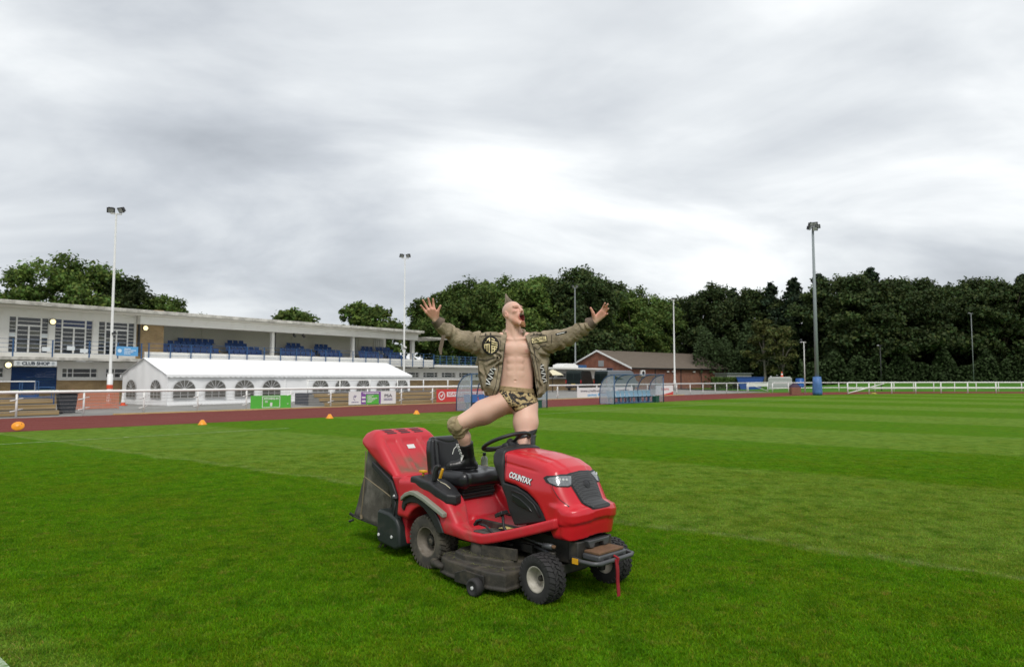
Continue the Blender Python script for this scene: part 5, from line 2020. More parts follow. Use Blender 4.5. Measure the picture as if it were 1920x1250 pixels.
def decal(outline, to3, d, f, name, mat, parent, off=0.004, n=26, smooth=True):
    """a thin skin with the given 2-D outline laid on the surface f, projected along d"""
    o = np.asarray(outline, float)
    lo, hi = o.min(0), o.max(0)
    u = np.linspace(lo[0], hi[0], n)
    v = np.linspace(lo[1], hi[1], n)
    bm = bmesh.new()
    vs_ = [bm.verts.new((a, b, 0)) for a, b in o]
    bm.faces.new(vs_)
    for k in u[1:-1]:
        bmesh.ops.bisect_plane(bm, geom=bm.verts[:] + bm.edges[:] + bm.faces[:], plane_co=(k, 0, 0), plane_no=(1, 0, 0))
    for k in v[1:-1]:
        bmesh.ops.bisect_plane(bm, geom=bm.verts[:] + bm.edges[:] + bm.faces[:], plane_co=(0, k, 0), plane_no=(0, 1, 0))
    bmesh.ops.triangulate(bm, faces=bm.faces[:])
    me = bpy.data.meshes.new(name)
    bm.to_mesh(me)
    bm.free()
    n_ = len(me.vertices)
    co = np.zeros(n_ * 3)
    me.vertices.foreach_get('co', co)
    co = co.reshape(-1, 3)
    P = np.array([to3(a, b) for a, b in co[:, :2]])
    P = snap(P, d, f, off=off)
    me.vertices.foreach_set('co', P.astype(np.float32).ravel())
    me.update()
    ob = link(name, me, mat, parent, smooth=smooth, fix=False)
    return ob


# grille and headlights (projected from the front)
FR = lambda u, v: (1.9, u, v)
m_grille = bpy.data.materials.new('grille_mesh')
m_grille.use_nodes = True
_N, _L = m_grille.node_tree.nodes, m_grille.node_tree.links
_pb = _N['Principled BSDF']
_pb.inputs['Roughness'].default_value = 0.5
_tc = _N.new('ShaderNodeTexCoord')
_vo = _N.new('ShaderNodeTexVoronoi')
_vo.feature = 'DISTANCE_TO_EDGE'
_vo.inputs['Scale'].default_value = 75
_vo.inputs['Randomness'].default_value = 0.0
_L.new(_tc.outputs['Object'], _vo.inputs['Vector'])
_rp = _N.new('ShaderNodeValToRGB')
_rp.color_ramp.elements[0].color = (0.045, 0.045, 0.047, 1)
_rp.color_ramp.elements[0].position = 0.12
_rp.color_ramp.elements[1].color = (0.003, 0.003, 0.003, 1)
_rp.color_ramp.elements[1].position = 0.2
_L.new(_vo.outputs['Distance'], _rp.inputs[0])
_L.new(_rp.outputs[0], _pb.inputs['Base Color'])
gr_out = [(-0.165, 0.932), (-0.10, 0.945), (0.0, 0.952), (0.10, 0.945), (0.165, 0.932), (0.145, 0.83), (0.118, 0.715), (0.10, 0.700), (-0.10, 0.700), (-0.118, 0.715), (-0.145, 0.83)]
decal([(a * 1.06, 0.826 + (b - 0.826) * 1.045) for a, b in gr_out], FR, (-1, 0, 0), f_hood, 'grille_surround', m_blackp, hood, 0.004)
gri = decal([(a * 0.97, 0.826 + (b - 0.826) * 0.975) for a, b in gr_out], FR, (-1, 0, 0), f_hood, 'grille', m_grille, hood, 0.009)
bdg = snap(np.array([[1.9, 0.0, 0.862]]), (-1, 0, 0), f_hood, off=0.012)[0]
MB().lathe([(0, 0.004), (0.02, 0.004), (0.026, 0.0), (0.032, 0.004), (0.036, 0.0)], 20, Matrix.Rotation(R(62), 3, 'Y'), bdg).build('badge', m_blackp, gri, smooth=True)
m_hl = pm('headlight_lens', (0.22, 0.23, 0.24), rough=0.12, var=0.35, scale=40, metal=0.3, coat=0.6)
for s in (-1, 1):
    ang = R(32) * s
    dv = (-math.cos(ang), -math.sin(ang), 0)
    ax = np.array([-math.sin(ang), math.cos(ang), 0])
    base_ = np.array([1.42, 0.20 * s, 0.0]) - np.array(dv) * 0.5

    def hl3(u_, v_, ax=ax, base_=base_, s=s):
        p = base_ + ax * u_ * s
        return (p[0], p[1], v_)
    ho = [(-0.085, 0.940), (0.02, 0.945), (0.12, 0.930), (0.142, 0.912), (0.128, 0.880), (0.07, 0.858), (-0.03, 0.852), (-0.068, 0.862)]
    o1 = decal([(a, 0.898 + (b - 0.898) * 1.0) for a, b in ho], hl3, dv, f_hood, 'headlight', m_blackp, hood, 0.006, 18)
    o2 = decal([(0.025 + (a - 0.025) * 0.84, 0.897 + (b - 0.898) * 0.78) for a, b in ho], hl3, dv, f_hood, 'lens', m_hl, o1, 0.011, 18)
    for k in range(4):
        q = snap(np.array([hl3(-0.02 + 0.028 * k, 0.905 + 0.002 * k)]), dv, f_hood, off=0.012)[0]
        MB().lathe([(0, 0.003), (0.008, 0.003), (0.010, 0)], 10, Matrix.Rotation(R(90), 3, 'Y') if False else Vector(dv).to_track_quat('-Z', 'Y').to_matrix(), q).build('bulb', m_chrome, o2)
# maker's lettering on both flanks
for s in (-1, 1):
    me = text_mesh('COUNTAX', 0.075, 0.0, 0.0035, 0.18)
    co = np.zeros(len(me.vertices) * 3)
    me.vertices.foreach_get('co', co)
    co = co.reshape(-1, 3)
    wd = co[:, 0].max() - co[:, 0].min()
    co[:, 0] *= 0.262 / wd
    co[:, 1] *= 0.80
    for bold, mat_, off in ((0.0, m_chrome, 0.006),):
        P = np.stack([1.0 + co[:, 0] * (-s), np.full(len(co), 0.6 * s), 0.882 - 0.14 * co[:, 0] * (-s) + co[:, 1]], 1)
        P = snap(P, (0, -s, 0), f_hood, off=off)
        m2 = me.copy()
        m2.vertices.foreach_set('co', P.astype(np.float32).ravel())
        m2.update()
        link('maker_lettering', m2, mat_, hood, fix=False)
    ol = [(1.0 + a * 0.142 * (-s), 0.882 - 0.14 * a * 0.142 * (-s) + b * 0.036) for a, b in ((-1.0, -1), (1.0, -1), (1.02, 1), (-0.98, 1))]
    # dark edging of the letters
    me3 = text_mesh('COUNTAX', 0.075, 0.0, 0.0075, 0.18)
    c3 = np.zeros(len(me3.vertices) * 3)
    me3.vertices.foreach_get('co', c3)
    c3 = c3.reshape(-1, 3)
    c3[:, 0] *= 0.262 / wd
    c3[:, 1] *= 0.80
    P = np.stack([1.0 + c3[:, 0] * (-s) + 0.001, np.full(len(c3), 0.6 * s), 0.880 - 0.14 * c3[:, 0] * (-s) + c3[:, 1]], 1)
    P = snap(P, (0, -s, 0), f_hood, off=0.0035)
    me3.vertices.foreach_set('co', P.astype(np.float32).ravel())
    me3.update()
    link('lettering_edge', me3, m_blackp, hood, fix=False)

# --- black side panels and dash
XZ = lambda s: (lambda u, v, w: (u, s * w, v))
for s in (-1, 1):
    sp_o = MB().prism([(0.78, 0.825), (0.95, 0.810), (1.08, 0.765), (1.195, 0.69), (1.275, 0.60), (1.285, 0.575), (0.93, 0.49), (0.86, 0.60)], (0.10, 0.262), XZ(s)).build('side_panel', m_blackp, mower, bevel=0.012)
    MB().prism([(0.905, 0.745), (1.0, 0.72), (1.10, 0.665), (1.135, 0.63), (1.10, 0.635), (0.98, 0.66), (0.91, 0.69)], (0.255, 0.272), XZ(s)).build('panel_scoop', m_vinyl, sp_o, bevel=0.006)
    MB().tube([(0.90, s * 0.266, 0.775), (1.03, s * 0.266, 0.755), (1.15, s * 0.266, 0.69), (1.22, s * 0.266, 0.60)], 0.008, 6).build('panel_rib', m_blackp, sp_o, smooth=True)


def f_dash(P):
    x, y, z = P[..., 0], P[..., 1], P[..., 2]
    d = sd_poly(x, z - 0.03 * (1 - (y / 0.27) ** 2).clip(0, 1) * sstep(0.9, 1.05, z), [(0.66, 1.075), (0.715, 1.088), (0.775, 1.072), (0.80, 0.83), (0.93, 0.50), (0.875, 0.49), (0.745, 0.82), (0.655, 0.97), (0.635, 1.03)])
    w = 0.262 - 0.05 * sstep(0.8, 0.5, z) - 0.03 * sstep(0.95, 1.09, z)
    return smax(d, np.abs(y) - w, 0.04)


dash = body_field(f_dash, (0.58, -0.32, 0.44), (0.98, 0.32, 1.16), 0.008, 'dashboard', m_blackp, mower, 1)
MB().tube([(0.72, 0, 1.06), (0.60, 0, 1.135)], [0.05, 0.035], 12).build('steering_column', m_blackp, mower, smooth=True)
SW_C, SW_T, SW_R = Vector((0.565, 0.0, 1.13)), R(24), 0.215
fx_, fy_, fz_ = Vector((math.cos(SW_T), 0, math.sin(SW_T))), Vector((0, 1, 0)), Vector((-math.sin(SW_T), 0, math.cos(SW_T)))
sw = MB().tube([SW_C + fx_ * (SW_R * math.cos(a)) + fy_ * (SW_R * math.sin(a)) for a in np.linspace(0, 2 * math.pi, 40, endpoint=False)], 0.0165, 10, closed=True).build('steering_wheel', m_blackp, mower, smooth=True)
sk_ = MB()
for a in (R(0), R(128), R(232)):
    p1 = SW_C + fx_ * (SW_R * math.cos(a)) + fy_ * (SW_R * math.sin(a))
    pd = (-fx_ * math.sin(a) + fy_ * math.cos(a))
    hb = SW_C - fz_ * 0.035
    sk_.tube([hb, hb.lerp(p1, 0.5) - fz_ * 0.01, p1], [0.032, 0.024, 0.026], 8, flat=0.45)
sk_.build('spoke', m_blackp, sw, smooth=True)
MB().lathe([(0, 0.02), (0.045, 0.016), (0.055, 0.0), (0.045, -0.05)], 18, Matrix.Rotation(-SW_T, 3, 'Y'), SW_C - fz_ * 0.03).build('hub', m_blackp, sw, smooth=True)

# --- red body: footwell, fenders, rear
def f_body(P):
    x, y, z = P[..., 0], P[..., 1], P[..., 2]
    ay = np.abs(y)
    # foot plates rising to the front
    zc = 0.395 - 0.015 * sstep(0.3, 0.62, x) + 0.205 * np.clip((x - 0.74) / 0.68, 0, 1.2) ** 1.15
    pl = sd_poly(x, ay, [(0.2, -0.1), (0.2, 0.465), (0.62, 0.475), (0.85, 0.455), (1.42, 0.325), (1.44, 0.28), (1.44, -0.1)])
    lip = 0.030 * sstep(-0.075, -0.03, pl)
    plate = smax(pl, np.abs(z - zc - 0.0 * lip) - 0.017 - lip * 0.85, 0.02)
    # fender and seat deck
    prof = sd_poly(x, z, [(-0.44, 0.40), (-0.44, 0.745), (-0.15, 0.775), (0.06, 0.745), (0.22, 0.675), (0.33, 0.585), (0.44, 0.46), (0.56, 0.395), (0.56, 0.365), (0.22, 0.365)])
    fen = smax(prof, ay - 0.465 - 0.01 * sstep(0.6, 0.4, z), 0.055)
    # foot room between the fenders
    room = smax(smax(ay - 0.235 - 0.10 * sstep(0.25, 0.5, x), 0.12 + 0.17 * sstep(0.70, 0.42, z) - x, 0.03), 0.415 - z, 0.02)
    fen = smax(fen, -room, 0.035)
    arch = smax(np.sqrt(x * x + (z - 0.235) ** 2) - 0.312, 0.16 - ay, 0.02)
    fen = smax(fen, -arch, 0.012)
    fen = smax(fen, -smax(smax(0.47 - x * 0 - 1.0, z - 0.36, 0.01), -0.6 - x, 0.01), 0.01)
    # rear column under the collector hinge
    col_ = smax(sd_poly(x, z, [(-0.64, 0.745), (-0.40, 0.775), (-0.36, 0.60), (-0.375, 0.14), (-0.43, 0.13), (-0.50, 0.50), (-0.60, 0.70)]), ay - 0.40, 0.03)
    tun = smax(smax(ay - 0.14, np.abs(x - 0.55) - 0.35, 0.02), np.abs(z - 0.36) - 0.09, 0.03)
    return smin(smin(smin(plate, fen, 0.035), col_, 0.02), tun, 0.05)


body_o = body_field(f_body, (-0.70, -0.52, 0.08), (1.50, 0.52, 0.83), 0.0095, 'footwell_body', m_redold, mower, 1)
# left-hand standing step inside the footwell (dark tread mats)
for s in (-1, 1):
    MB().prism([(0.60, 0.29), (0.60, 0.42), (0.80, 0.42), (0.86, 0.30), (0.80, 0.22), (0.66, 0.22)], (0.410, 0.424), lambda u, v, w, s=s: (u, s * v, w + 0.03 * max(0, u - 0.74))).build('tread_mat', pm('dusty_mat', (0.07, 0.065, 0.055), rough=0.9, var=0.3, scale=30), mower, bevel=0.004)
for s in (-1, 1):
    # black wheel-arch flare and the pale grab strip
    arc = [(-0.335, 0.50), (-0.31, 0.585), (-0.22, 0.63), (-0.10, 0.645), (0.04, 0.61), (0.15, 0.54), (0.23, 0.45), (0.285, 0.36)]
    inn = [(-0.30, 0.47), (-0.27, 0.535), (-0.20, 0.56), (-0.10, 0.565), (0.0, 0.535), (0.10, 0.47), (0.175, 0.39), (0.22, 0.345)]
    MB().prism(arc + inn[::-1], (0.40, 0.487), XZ(s)).build('arch_flare', m_blackp, mower, bevel=0.008)
    st_ = [(-0.315, 0.600), (-0.25, 0.645), (-0.17, 0.672), (-0.11, 0.672), (0.02, 0.640), (0.31, 0.535)]
    sb = [(a + (0.004 if i < 2 else 0), b - 0.038) for i, (a, b) in enumerate(st_)]
    MB().prism(st_ + sb[::-1], (0.462, 0.515), XZ(s)).build('grab_strip', m_olive, mower, bevel=0.007)


def f_panel(P, s):
    x, y, z = P[..., 0], P[..., 1] * s, P[..., 2]
    pl = sd_poly(x, y, [(-0.235, 0.235), (-0.235, 0.46), (0.14, 0.475), (0.29, 0.455), (0.345, 0.39), (0.32, 0.315), (0.20, 0.265)])
    top = 0.795 - 0.02 * sstep(-0.2, 0.0, x) - 0.095 * sstep(0.0, 0.36, x)
    return smax(pl, np.abs(z - top + 0.045) - 0.045, 0.022)


for s in (-1, 1):
    pnl = body_field(lambda P, s=s: f_panel(P, s), (-0.28, min(0.19 * s, 0.52 * s), 0.58), (0.40, max(0.19 * s, 0.52 * s), 0.84), 0.0075, 'control_panel', m_blackp, mower, 1)
    if s < 0:
        MB().tube([(0.04, -0.385, 0.80), (0.11, -0.375, 0.765), (0.17, -0.37, 0.752), (0.23, -0.365, 0.722)], 0.004, 6).build('gauge_stripe', pm('gauge_stripe', (0.55, 0.50, 0.36), rough=0.5, var=0.2), pnl)
        MB().prism([(0.03, 0.77), (0.075, 0.77), (0.095, 0.86), (0.13, 0.90), (0.12, 0.925), (0.07, 0.915), (0.045, 0.86)], (0.385, 0.42), XZ(-1)).build('height_lever', m_blackp, mower, bevel=0.01)
        MB().prism([(0.10, 0.80), (0.125, 0.795), (0.165, 0.885), (0.145, 0.895)], (0.378, 0.40), XZ(-1)).build('lever_grip', m_lever, mower, bevel=0.006)
        kn = MB().tube([(-0.17, -0.36, 0.79), (-0.17, -0.36, 0.822)], 0.012, 8).span((-0.205, -0.385, 0.822), (-0.135, -0.335, 0.842))
        kn.build('yellow_knob', m_lever, mower, bevel=0.004)
# --- seat
def f_seat(P):
    x, y, z = P[..., 0], P[..., 1], P[..., 2]
    ay = np.abs(y)
    pan = sd_box(P, (0.045, 0, 0.775), (0.235, 0.25, 0.062), 0.05)
    pan = pan - 0.016 * sstep(0.15, 0.22, ay) + 0.012 * sstep(0.14, 0.0, ay) * sstep(0.72, 0.84, z)
    a = R(-9)
    q = np.stack([x + 0.245, y, z - 0.930], -1)
    c, s = math.cos(a), math.sin(a)
    q = np.stack([q[..., 0] * c - q[..., 2] * s, q[..., 1], q[..., 0] * s + q[..., 2] * c], -1)
    wz = 0.255 - 0.035 * sstep(0.05, 0.20, q[..., 2])
    bk = sd_box(q, (0, 0, 0), (0.055, 0.26, 0.205), 0.052)
    bk = smax(bk, ay - wz, 0.05)
    bk = bk - 0.012 * sstep(0.15, 0.21, ay) * sstep(0.0, 0.05, q[..., 0])
    bk = bk + 0.006 * sstep(0.012, 0.0, np.abs(q[..., 2] - 0.135 + 0.35 * (ay - 0.05) ** 2 * 0 - 0.045 * sstep(0.02, 0.2, ay))) + 0.006 * sstep(0.010, 0.0, np.abs(ay - 0.165)) * sstep(0.16, 0.12, q[..., 2])
    return smin(pan, bk, 0.03)


body_field(f_seat, (-0.40, -0.32, 0.66), (0.34, 0.32, 1.20), 0.0075, 'seat', m_vinyl, mower, 1)
bel = MB()
for i in range(4):
    k = 0.008 if i % 2 else 0.0
    bel.span((-0.16 - k, -0.19 - k, 0.60 + i * 0.028), (0.20 + k, 0.19 + k, 0.6265 + i * 0.028))
bel.build('seat_base', m_blackp, mower, bevel=0.006)
# --- pedals
MB().tube([(0.90, -0.30, 0.42), (0.845, -0.30, 0.47), (0.83, -0.30, 0.565)], 0.013, 8).box((0.815, -0.30, 0.575), (0.09, 0.075, 0.03), M=Matrix.Rotation(R(-25), 3, 'Y')).build('brake_pedal', m_blackp, mower, bevel=0.004)
MB().tube([(0.80, -0.37, 0.42), (0.70, -0.37, 0.47), (0.61, -0.37, 0.475)], 0.011, 8).box((0.60, -0.37, 0.485), (0.065, 0.06, 0.02), M=Matrix.Rotation(R(-50), 3, 'Y')).build('drive_pedal', m_blackp, mower, bevel=0.004)
MB().prism([(0.74, -0.18), (0.86, -0.18), (0.84, -0.27), (0.76, -0.28)], (0.447, 0.449), lambda u, v, w: (u, v, w)).build('floor_label', pm('yellow_label', (0.62, 0.48, 0.16), rough=0.6, var=0.3, scale=40), mower)

# --- wheels
def wheel(name, c, r, w, rim_r, s, tyremat, rimmat, steer=0.0, lugs=26):
    W = bpy.data.objects.new(name, None)
    W.empty_display_size = 0.1
    col.objects.link(W)
    W.parent = mower
    W.location = c
    W.rotation_euler = (0, 0, steer)
    M = Matrix.Rotation(R(90) * s, 3, 'X')          # local +h = outwards
    hw = w / 2
    t = MB().lathe([(rim_r, -hw * 0.80), (rim_r + 0.012, -hw * 0.92), (r * 0.82, -hw), (r * 0.925, -hw * 0.90), (r * 0.94, -hw * 0.5), (r * 0.945, 0), (r * 0.94, hw * 0.5), (r * 0.925, hw * 0.90), (r * 0.82, hw), (rim_r + 0.012, hw * 0.92), (rim_r, hw * 0.80), (rim_r, 0)], 48, M, closed=True)
    # tread blocks: staggered chevrons
    for k in range(lugs):
        for j, (h0, h1, ph) in enumerate(((-1.0, -0.46, 0.0), (-0.40, -0.04, 0.5), (0.04, 0.40, 0.0), (0.46, 1.0, 0.5))):
            a0 = 2 * math.pi * (k + ph) / lugs
            da = 2 * math.pi / lugs * 0.29
            sl = 0.7 * da * (1 if j % 2 else -1)
            rr = lambda h: r * (1.0 - (0.05 if abs(h) > 0.9 else 0.012 if abs(h) > 0.4 else 0))
            P = []
            for rad in (-0.028, 0.0):
                for hh, sg in ((h0, -1), (h0, 1), (h1, 1), (h1, -1)):
                    a = a0 + sg * da + (sl if hh == h1 else -sl)
                    q = rr(hh) + rad
                    P.append(M @ Vector((math.cos(a) * q, math.sin(a) * q, hh * hw)))
            t.add(P, [(4, 5, 6, 7), (0, 1, 5, 4), (1, 2, 6, 5), (2, 3, 7, 6), (3, 0, 4, 7)])
    t.build('tyre', tyremat, W)
    for ch in W.children:
        ch.data.shade_smooth()
        ch.data.set_sharp_from_angle(angle=R(35))
    rm = MB().lathe([(rim_r + 0.008, hw * 0.86), (rim_r + 0.002, hw * 0.90), (rim_r - 0.008, hw * 0.80), (rim_r - 0.013, hw * 0.42), (rim_r - 0.022, hw * 0.36), (rim_r * 0.76, -hw * 0.06), (rim_r * 0.66, -hw * 0.10), (rim_r * 0.45, -hw * 0.08), (rim_r * 0.30, -hw * 0.02), (0.0, -hw * 0.02)], 36, M)
    rm.lathe([(rim_r + 0.006, -hw * 0.86), (rim_r - 0.012, -hw * 0.7), (0.0, -hw * 0.3)], 24, M)
    ro = rm.build('rim', rimmat, W, smooth=True)
    hb = MB().lathe([(rim_r * 0.24, -hw * 0.1), (rim_r * 0.24, hw * 0.26), (rim_r * 0.18, hw * 0.36), (0, hw * 0.37)], 16, M)
    hb.build('hub', m_steel if rimmat is m_rimf else rimmat, W, smooth=True)
    if rimmat is m_rim:
        for k in range(10):
            a = 2 * math.pi * k / 10
            MB().lathe([(0, 0.004), (0.0095, 0.004), (0.0095, 0)], 8, M, M @ Vector((math.cos(a) * rim_r * 0.56, math.sin(a) * rim_r * 0.56, -hw * 0.088))).build('rim_hole', m_blackp, ro)
        for k in range(5):
            a = 2 * math.pi * (k + 0.3) / 5
            MB().lathe([(0, 0.016), (0.011, 0.014), (0.011, 0)], 6, M, M @ Vector((math.cos(a) * rim_r * 0.36, math.sin(a) * rim_r * 0.36, -hw * 0.06))).build('wheel_nut', m_steel, ro)
    return W


# lathe axis is rotated so that +h points to -y (near side) for s = +1
wheel('rear_wheel', (0.0, -0.365, 0.236), 0.24, 0.20, 0.128, 1, m_tyred, m_rim, 0, 34)
wheel('rear_wheel', (0.0, 0.365, 0.236), 0.24, 0.20, 0.128, -1, m_tyred, m_rim, 0, 34)
wheel('front_wheel', (1.345, -0.375, 0.181), 0.185, 0.165, 0.092, 1, m_tyre, m_rimf, R(-4), 26)
wheel('front_wheel', (1.385, 0.405, 0.181), 0.185, 0.165, 0.092, -1, m_tyre, m_rimf, R(-4), 26)
# --- chassis, axle and front end
fr_ = MB().span((-0.3, -0.16, 0.22), (0.4, 0.16, 0.42)).span((0.4, -0.19, 0.27), (1.50, -0.15, 0.46)).span((0.4, 0.15, 0.27), (1.50, 0.19, 0.46)).span((0.95, -0.148, 0.26), (1.45, 0.148, 0.58))
fr_.span((1.46, -0.21, 0.30), (1.56, 0.21, 0.452))
fr_.build('chassis', m_steel, mower, bevel=0.01)
ax = MB().box((1.36, 0.0, 0.215), (0.075, 0.60, 0.075)).tube([(1.36, -0.275, 0.12), (1.36, -0.275, 0.36)], 0.03, 10).tube([(1.385, 0.30, 0.12), (1.385, 0.30, 0.36)], 0.03, 10)
ax.tube([(1.345, -0.27, 0.181), (1.345, -0.38, 0.181)], 0.02, 8).tube([(1.385, 0.30, 0.181), (1.385, 0.40, 0.181)], 0.02, 8)
ax.tube([(-0.01, -0.40, 0.236), (-0.01, 0.40, 0.236)], 0.05, 10)
ax.build('axle', m_steel, mower, bevel=0.006)
ro = MB().tube([(0.72, -0.24, 0.44), (1.20, -0.27, 0.40), (1.34, -0.28, 0.395)], 0.010, 8).tube([(1.28, -0.29, 0.395), (1.37, -0.285, 0.40)], 0.024, 8)
ro.tube([(1.12, -0.22, 0.35), (1.36, -0.275, 0.345)], 0.012, 8)
ro.build('steering_rod', m_grey, mower, smooth=True)
MB().tube([(1.355, -0.285, 0.40), (1.40, -0.29, 0.405)], 0.014, 8).build('spindle_nut', m_rust, mower, smooth=True)
MB().tube([(1.50, -0.205, 0.33), (1.60, -0.235, 0.325), (1.72, -0.225, 0.325), (1.755, -0.19, 0.325), (1.755, 0.20, 0.325), (1.735, 0.245, 0.325), (1.60, 0.25, 0.335), (1.50, 0.205, 0.345)], 0.017, 10).build('bumper_bar', m_grey, mower, smooth=True)
MB().span((1.565, -0.17, 0.325), (1.735, 0.165, 0.372)).build('weight_tray', m_grey, mower, bevel=0.012)
MB().span((1.575, -0.155, 0.373), (1.72, 0.15, 0.392)).build('rusty_plate', m_rust, mower, bevel=0.004)
slt = MB()
for y in (-0.09, 0.0, 0.09):
    slt.span((1.735, y - 0.028, 0.340), (1.738, y + 0.028, 0.350))
slt.build('tray_slot', m_blackp, mower)
MB().prism([(-0.13, 0.455), (0.13, 0.455), (0.11, 0.40), (0.06, 0.395), (0.05, 0.43), (-0.05, 0.43), (-0.06, 0.395), (-0.11, 0.40)], (1.52, 1.60), lambda u, v, w: (w, u, v)).build('front_bracket', m_grey, mower, bevel=0.006)
MB().span((1.545, -0.262, 0.305), (1.60, -0.2545, 0.345)).build('warning_label', m_lever, mower)
stp_ = MB().grid([[(1.775 + 0.004 * math.sin(z * 30), y + 0.010 * math.sin(z * 14), z) for y in (-0.022, -0.011, 0.0, 0.011)] for z in np.linspace(0.335, 0.06, 12)])
stp_.build('tow_strap', pm('red_webbing', (0.28, 0.010, 0.018), rough=0.8, var=0.2), mower, thick=0.008)
MB().tube([(1.74, 0.0, 0.352), (1.785, -0.004, 0.34), (1.775, -0.006, 0.30)], 0.010, 6).build('strap_loop', pm('red_webbing', (0.28, 0.010, 0.018)), mower)

# --- cutter deck
def f_deck(P):
    x, y, z = P[..., 0], P[..., 1], P[..., 2]
    pl = sd_poly(x, y, [(0.27, -0.46), (0.36, -0.565), (0.50, -0.60), (0.98, -0.60), (1.12, -0.55), (1.13, 0.40), (1.0, 0.52), (0.40, 0.52), (0.27, 0.42)])
    d = smax(pl, np.abs(z - 0.125) - 0.07, 0.02)
    d = smax(d, -smax(pl + 0.03, z - 0.165, 0.01), 0.006)
    rim = smax(np.abs(pl) - 0.012, np.abs(z - 0.075) - 0.012, 0.006)
    top = smax(sd_poly(x, y, [(0.40, -0.38), (0.46, -0.50), (0.62, -0.535), (0.98, -0.44), (1.08, -0.30), (1.08, 0.30), (0.6, 0.42), (0.40, 0.30)]), np.abs(z - 0.215) - 0.035, 0.012)
    return smin(smin(d, rim, 0.006), top, 0.012)


deck = body_field(f_deck, (0.22, -0.65, 0.03), (1.20, 0.56, 0.28), 0.0085, 'cutter_deck', m_mud, mower, 0)
tw = MB().lathe([(0, 0.345), (0.10, 0.345), (0.125, 0.33), (0.13, 0.25)], 24, o=(0.66, -0.33, 0)).lathe([(0, 0.345), (0.10, 0.345), (0.125, 0.33), (0.13, 0.25)], 24, o=(0.66, 0.25, 0))
tw.build('belt_cover', m_mud, deck, smooth=True)
MB().prism([(0.74, -0.455), (1.06, -0.37), (1.06, -0.35), (0.74, -0.43)], (0.25, 0.34), lambda u, v, w: (u, v, w)).build('belt_guard', m_mud, deck, bevel=0.004)
MB().tube([(0.22, -0.52, 0.105), (0.40, -0.585, 0.12)], [0.04, 0.028], 10, flat=0.8).lathe([(0, -0.02), (0.042, -0.02), (0.042, 0.02), (0, 0.02)], 16, Matrix.Rotation(R(90), 3, 'X'), (0.215, -0.52, 0.105)).build('rear_arm', m_mud, deck, smooth=True)
MB().prism([(0.60, 0.05), (0.95, 0.05), (0.95, 0.16), (0.72, 0.165), (0.60, 0.12)], (0.606, 0.622), XZ(-1)).build('roller_arm', m_steel, deck, bevel=0.004)
rl = MB().lathe([(0.0, -0.035), (0.05, -0.035), (0.068, -0.028), (0.072, 0.0), (0.068, 0.028), (0.05, 0.035), (0.046, 0.03), (0.0, 0.025)], 24, Matrix.Rotation(R(90), 3, 'X'), (0.895, -0.66, 0.074))
rl.build('deck_roller', m_tyre, deck, smooth=True)
MB().lathe([(0, 0.036), (0.014, 0.034), (0.014, 0.02)], 8, Matrix.Rotation(R(90), 3, 'X'), (0.895, -0.66, 0.074)).build('roller_bolt', m_chrome, deck)
cab = MB().tube([(0.55, -0.2, 0.36), (0.8, -0.22, 0.38), (1.1, -0.21, 0.36), (1.3, -0.2, 0.30)], 0.012, 6).span((0.5, -0.3, 0.27), (0.62, 0.3, 0.35)).tube([(0.42, -0.2, 0.3), (0.9, -0.26, 0.33)], 0.016, 6).span((1.0, -0.25, 0.30), (1.12, 0.25, 0.36))
cab.build('lift_linkage', m_steel, mower)

# loose clippings lying on the deck and the foot plates
_r = np.random.default_rng(21)
_n = 700
_x = np.where(_r.random(_n) < 0.7, _r.uniform(0.30, 1.08, _n), _r.uniform(0.5, 0.9, _n))
_y = np.where(_x > 0, _r.uniform(-0.55, 0.1, _n), 0)
_P = snap(np.stack([_x, _y, np.full(_n, 0.40)], 1), (0, 0, -1), f_deck, off=0.003)
_ok = (_P[:, 2] > 0.15) & (_P[:, 2] < 0.27)
_P = _P[_ok]
_a = _r.uniform(0, 6.28, len(_P))
_l = _r.uniform(0.008, 0.022, len(_P))[:, None]
_d = np.stack([np.cos(_a), np.sin(_a), _r.normal(0, 0.15, len(_P))], 1) * _l
_s = np.stack([-np.sin(_a), np.cos(_a), 0 * _a], 1) * 0.0022
_V = np.stack([_P - _d - _s, _P + _d - _s * 0.3, _P + _d + _s * 0.3, _P - _d + _s], 1)
_cm = np_mesh('grass_clippings', _V.reshape(-1, 3), np.arange(len(_P) * 4).reshape(-1, 4))
tag(link('grass_clippings', _cm, pm('dry_clippings', (0.16, 0.17, 0.06), rough=0.9, var=0.4, scale=30), deck, fix=False), kind='stuff')
# panel gap between bonnet and nose cone, and the bonnet's rear edge
for s in (-1, 1):
    for line, d_ in (([(1.345, 0.93), (1.36, 0.85), (1.43, 0.765), (1.50, 0.715)], 0.004), ([(0.80, 1.05), (0.815, 0.95), (0.83, 0.845)], 0.004)):
        p_ = np.array(line)
        t_ = np.gradient(p_, axis=0)
        t_ /= np.linalg.norm(t_, axis=1)[:, None]
        n2 = np.stack([-t_[:, 1], t_[:, 0]], 1) * 0.0022
        decal([tuple(v) for v in p_ + n2] + [tuple(v) for v in (p_ - n2)[::-1]], lambda u_, v_, s=s: (u_, 0.6 * s, v_), (0, -s, 0), f_hood, 'panel_gap', m_blackp, hood, 0.0012, 10)

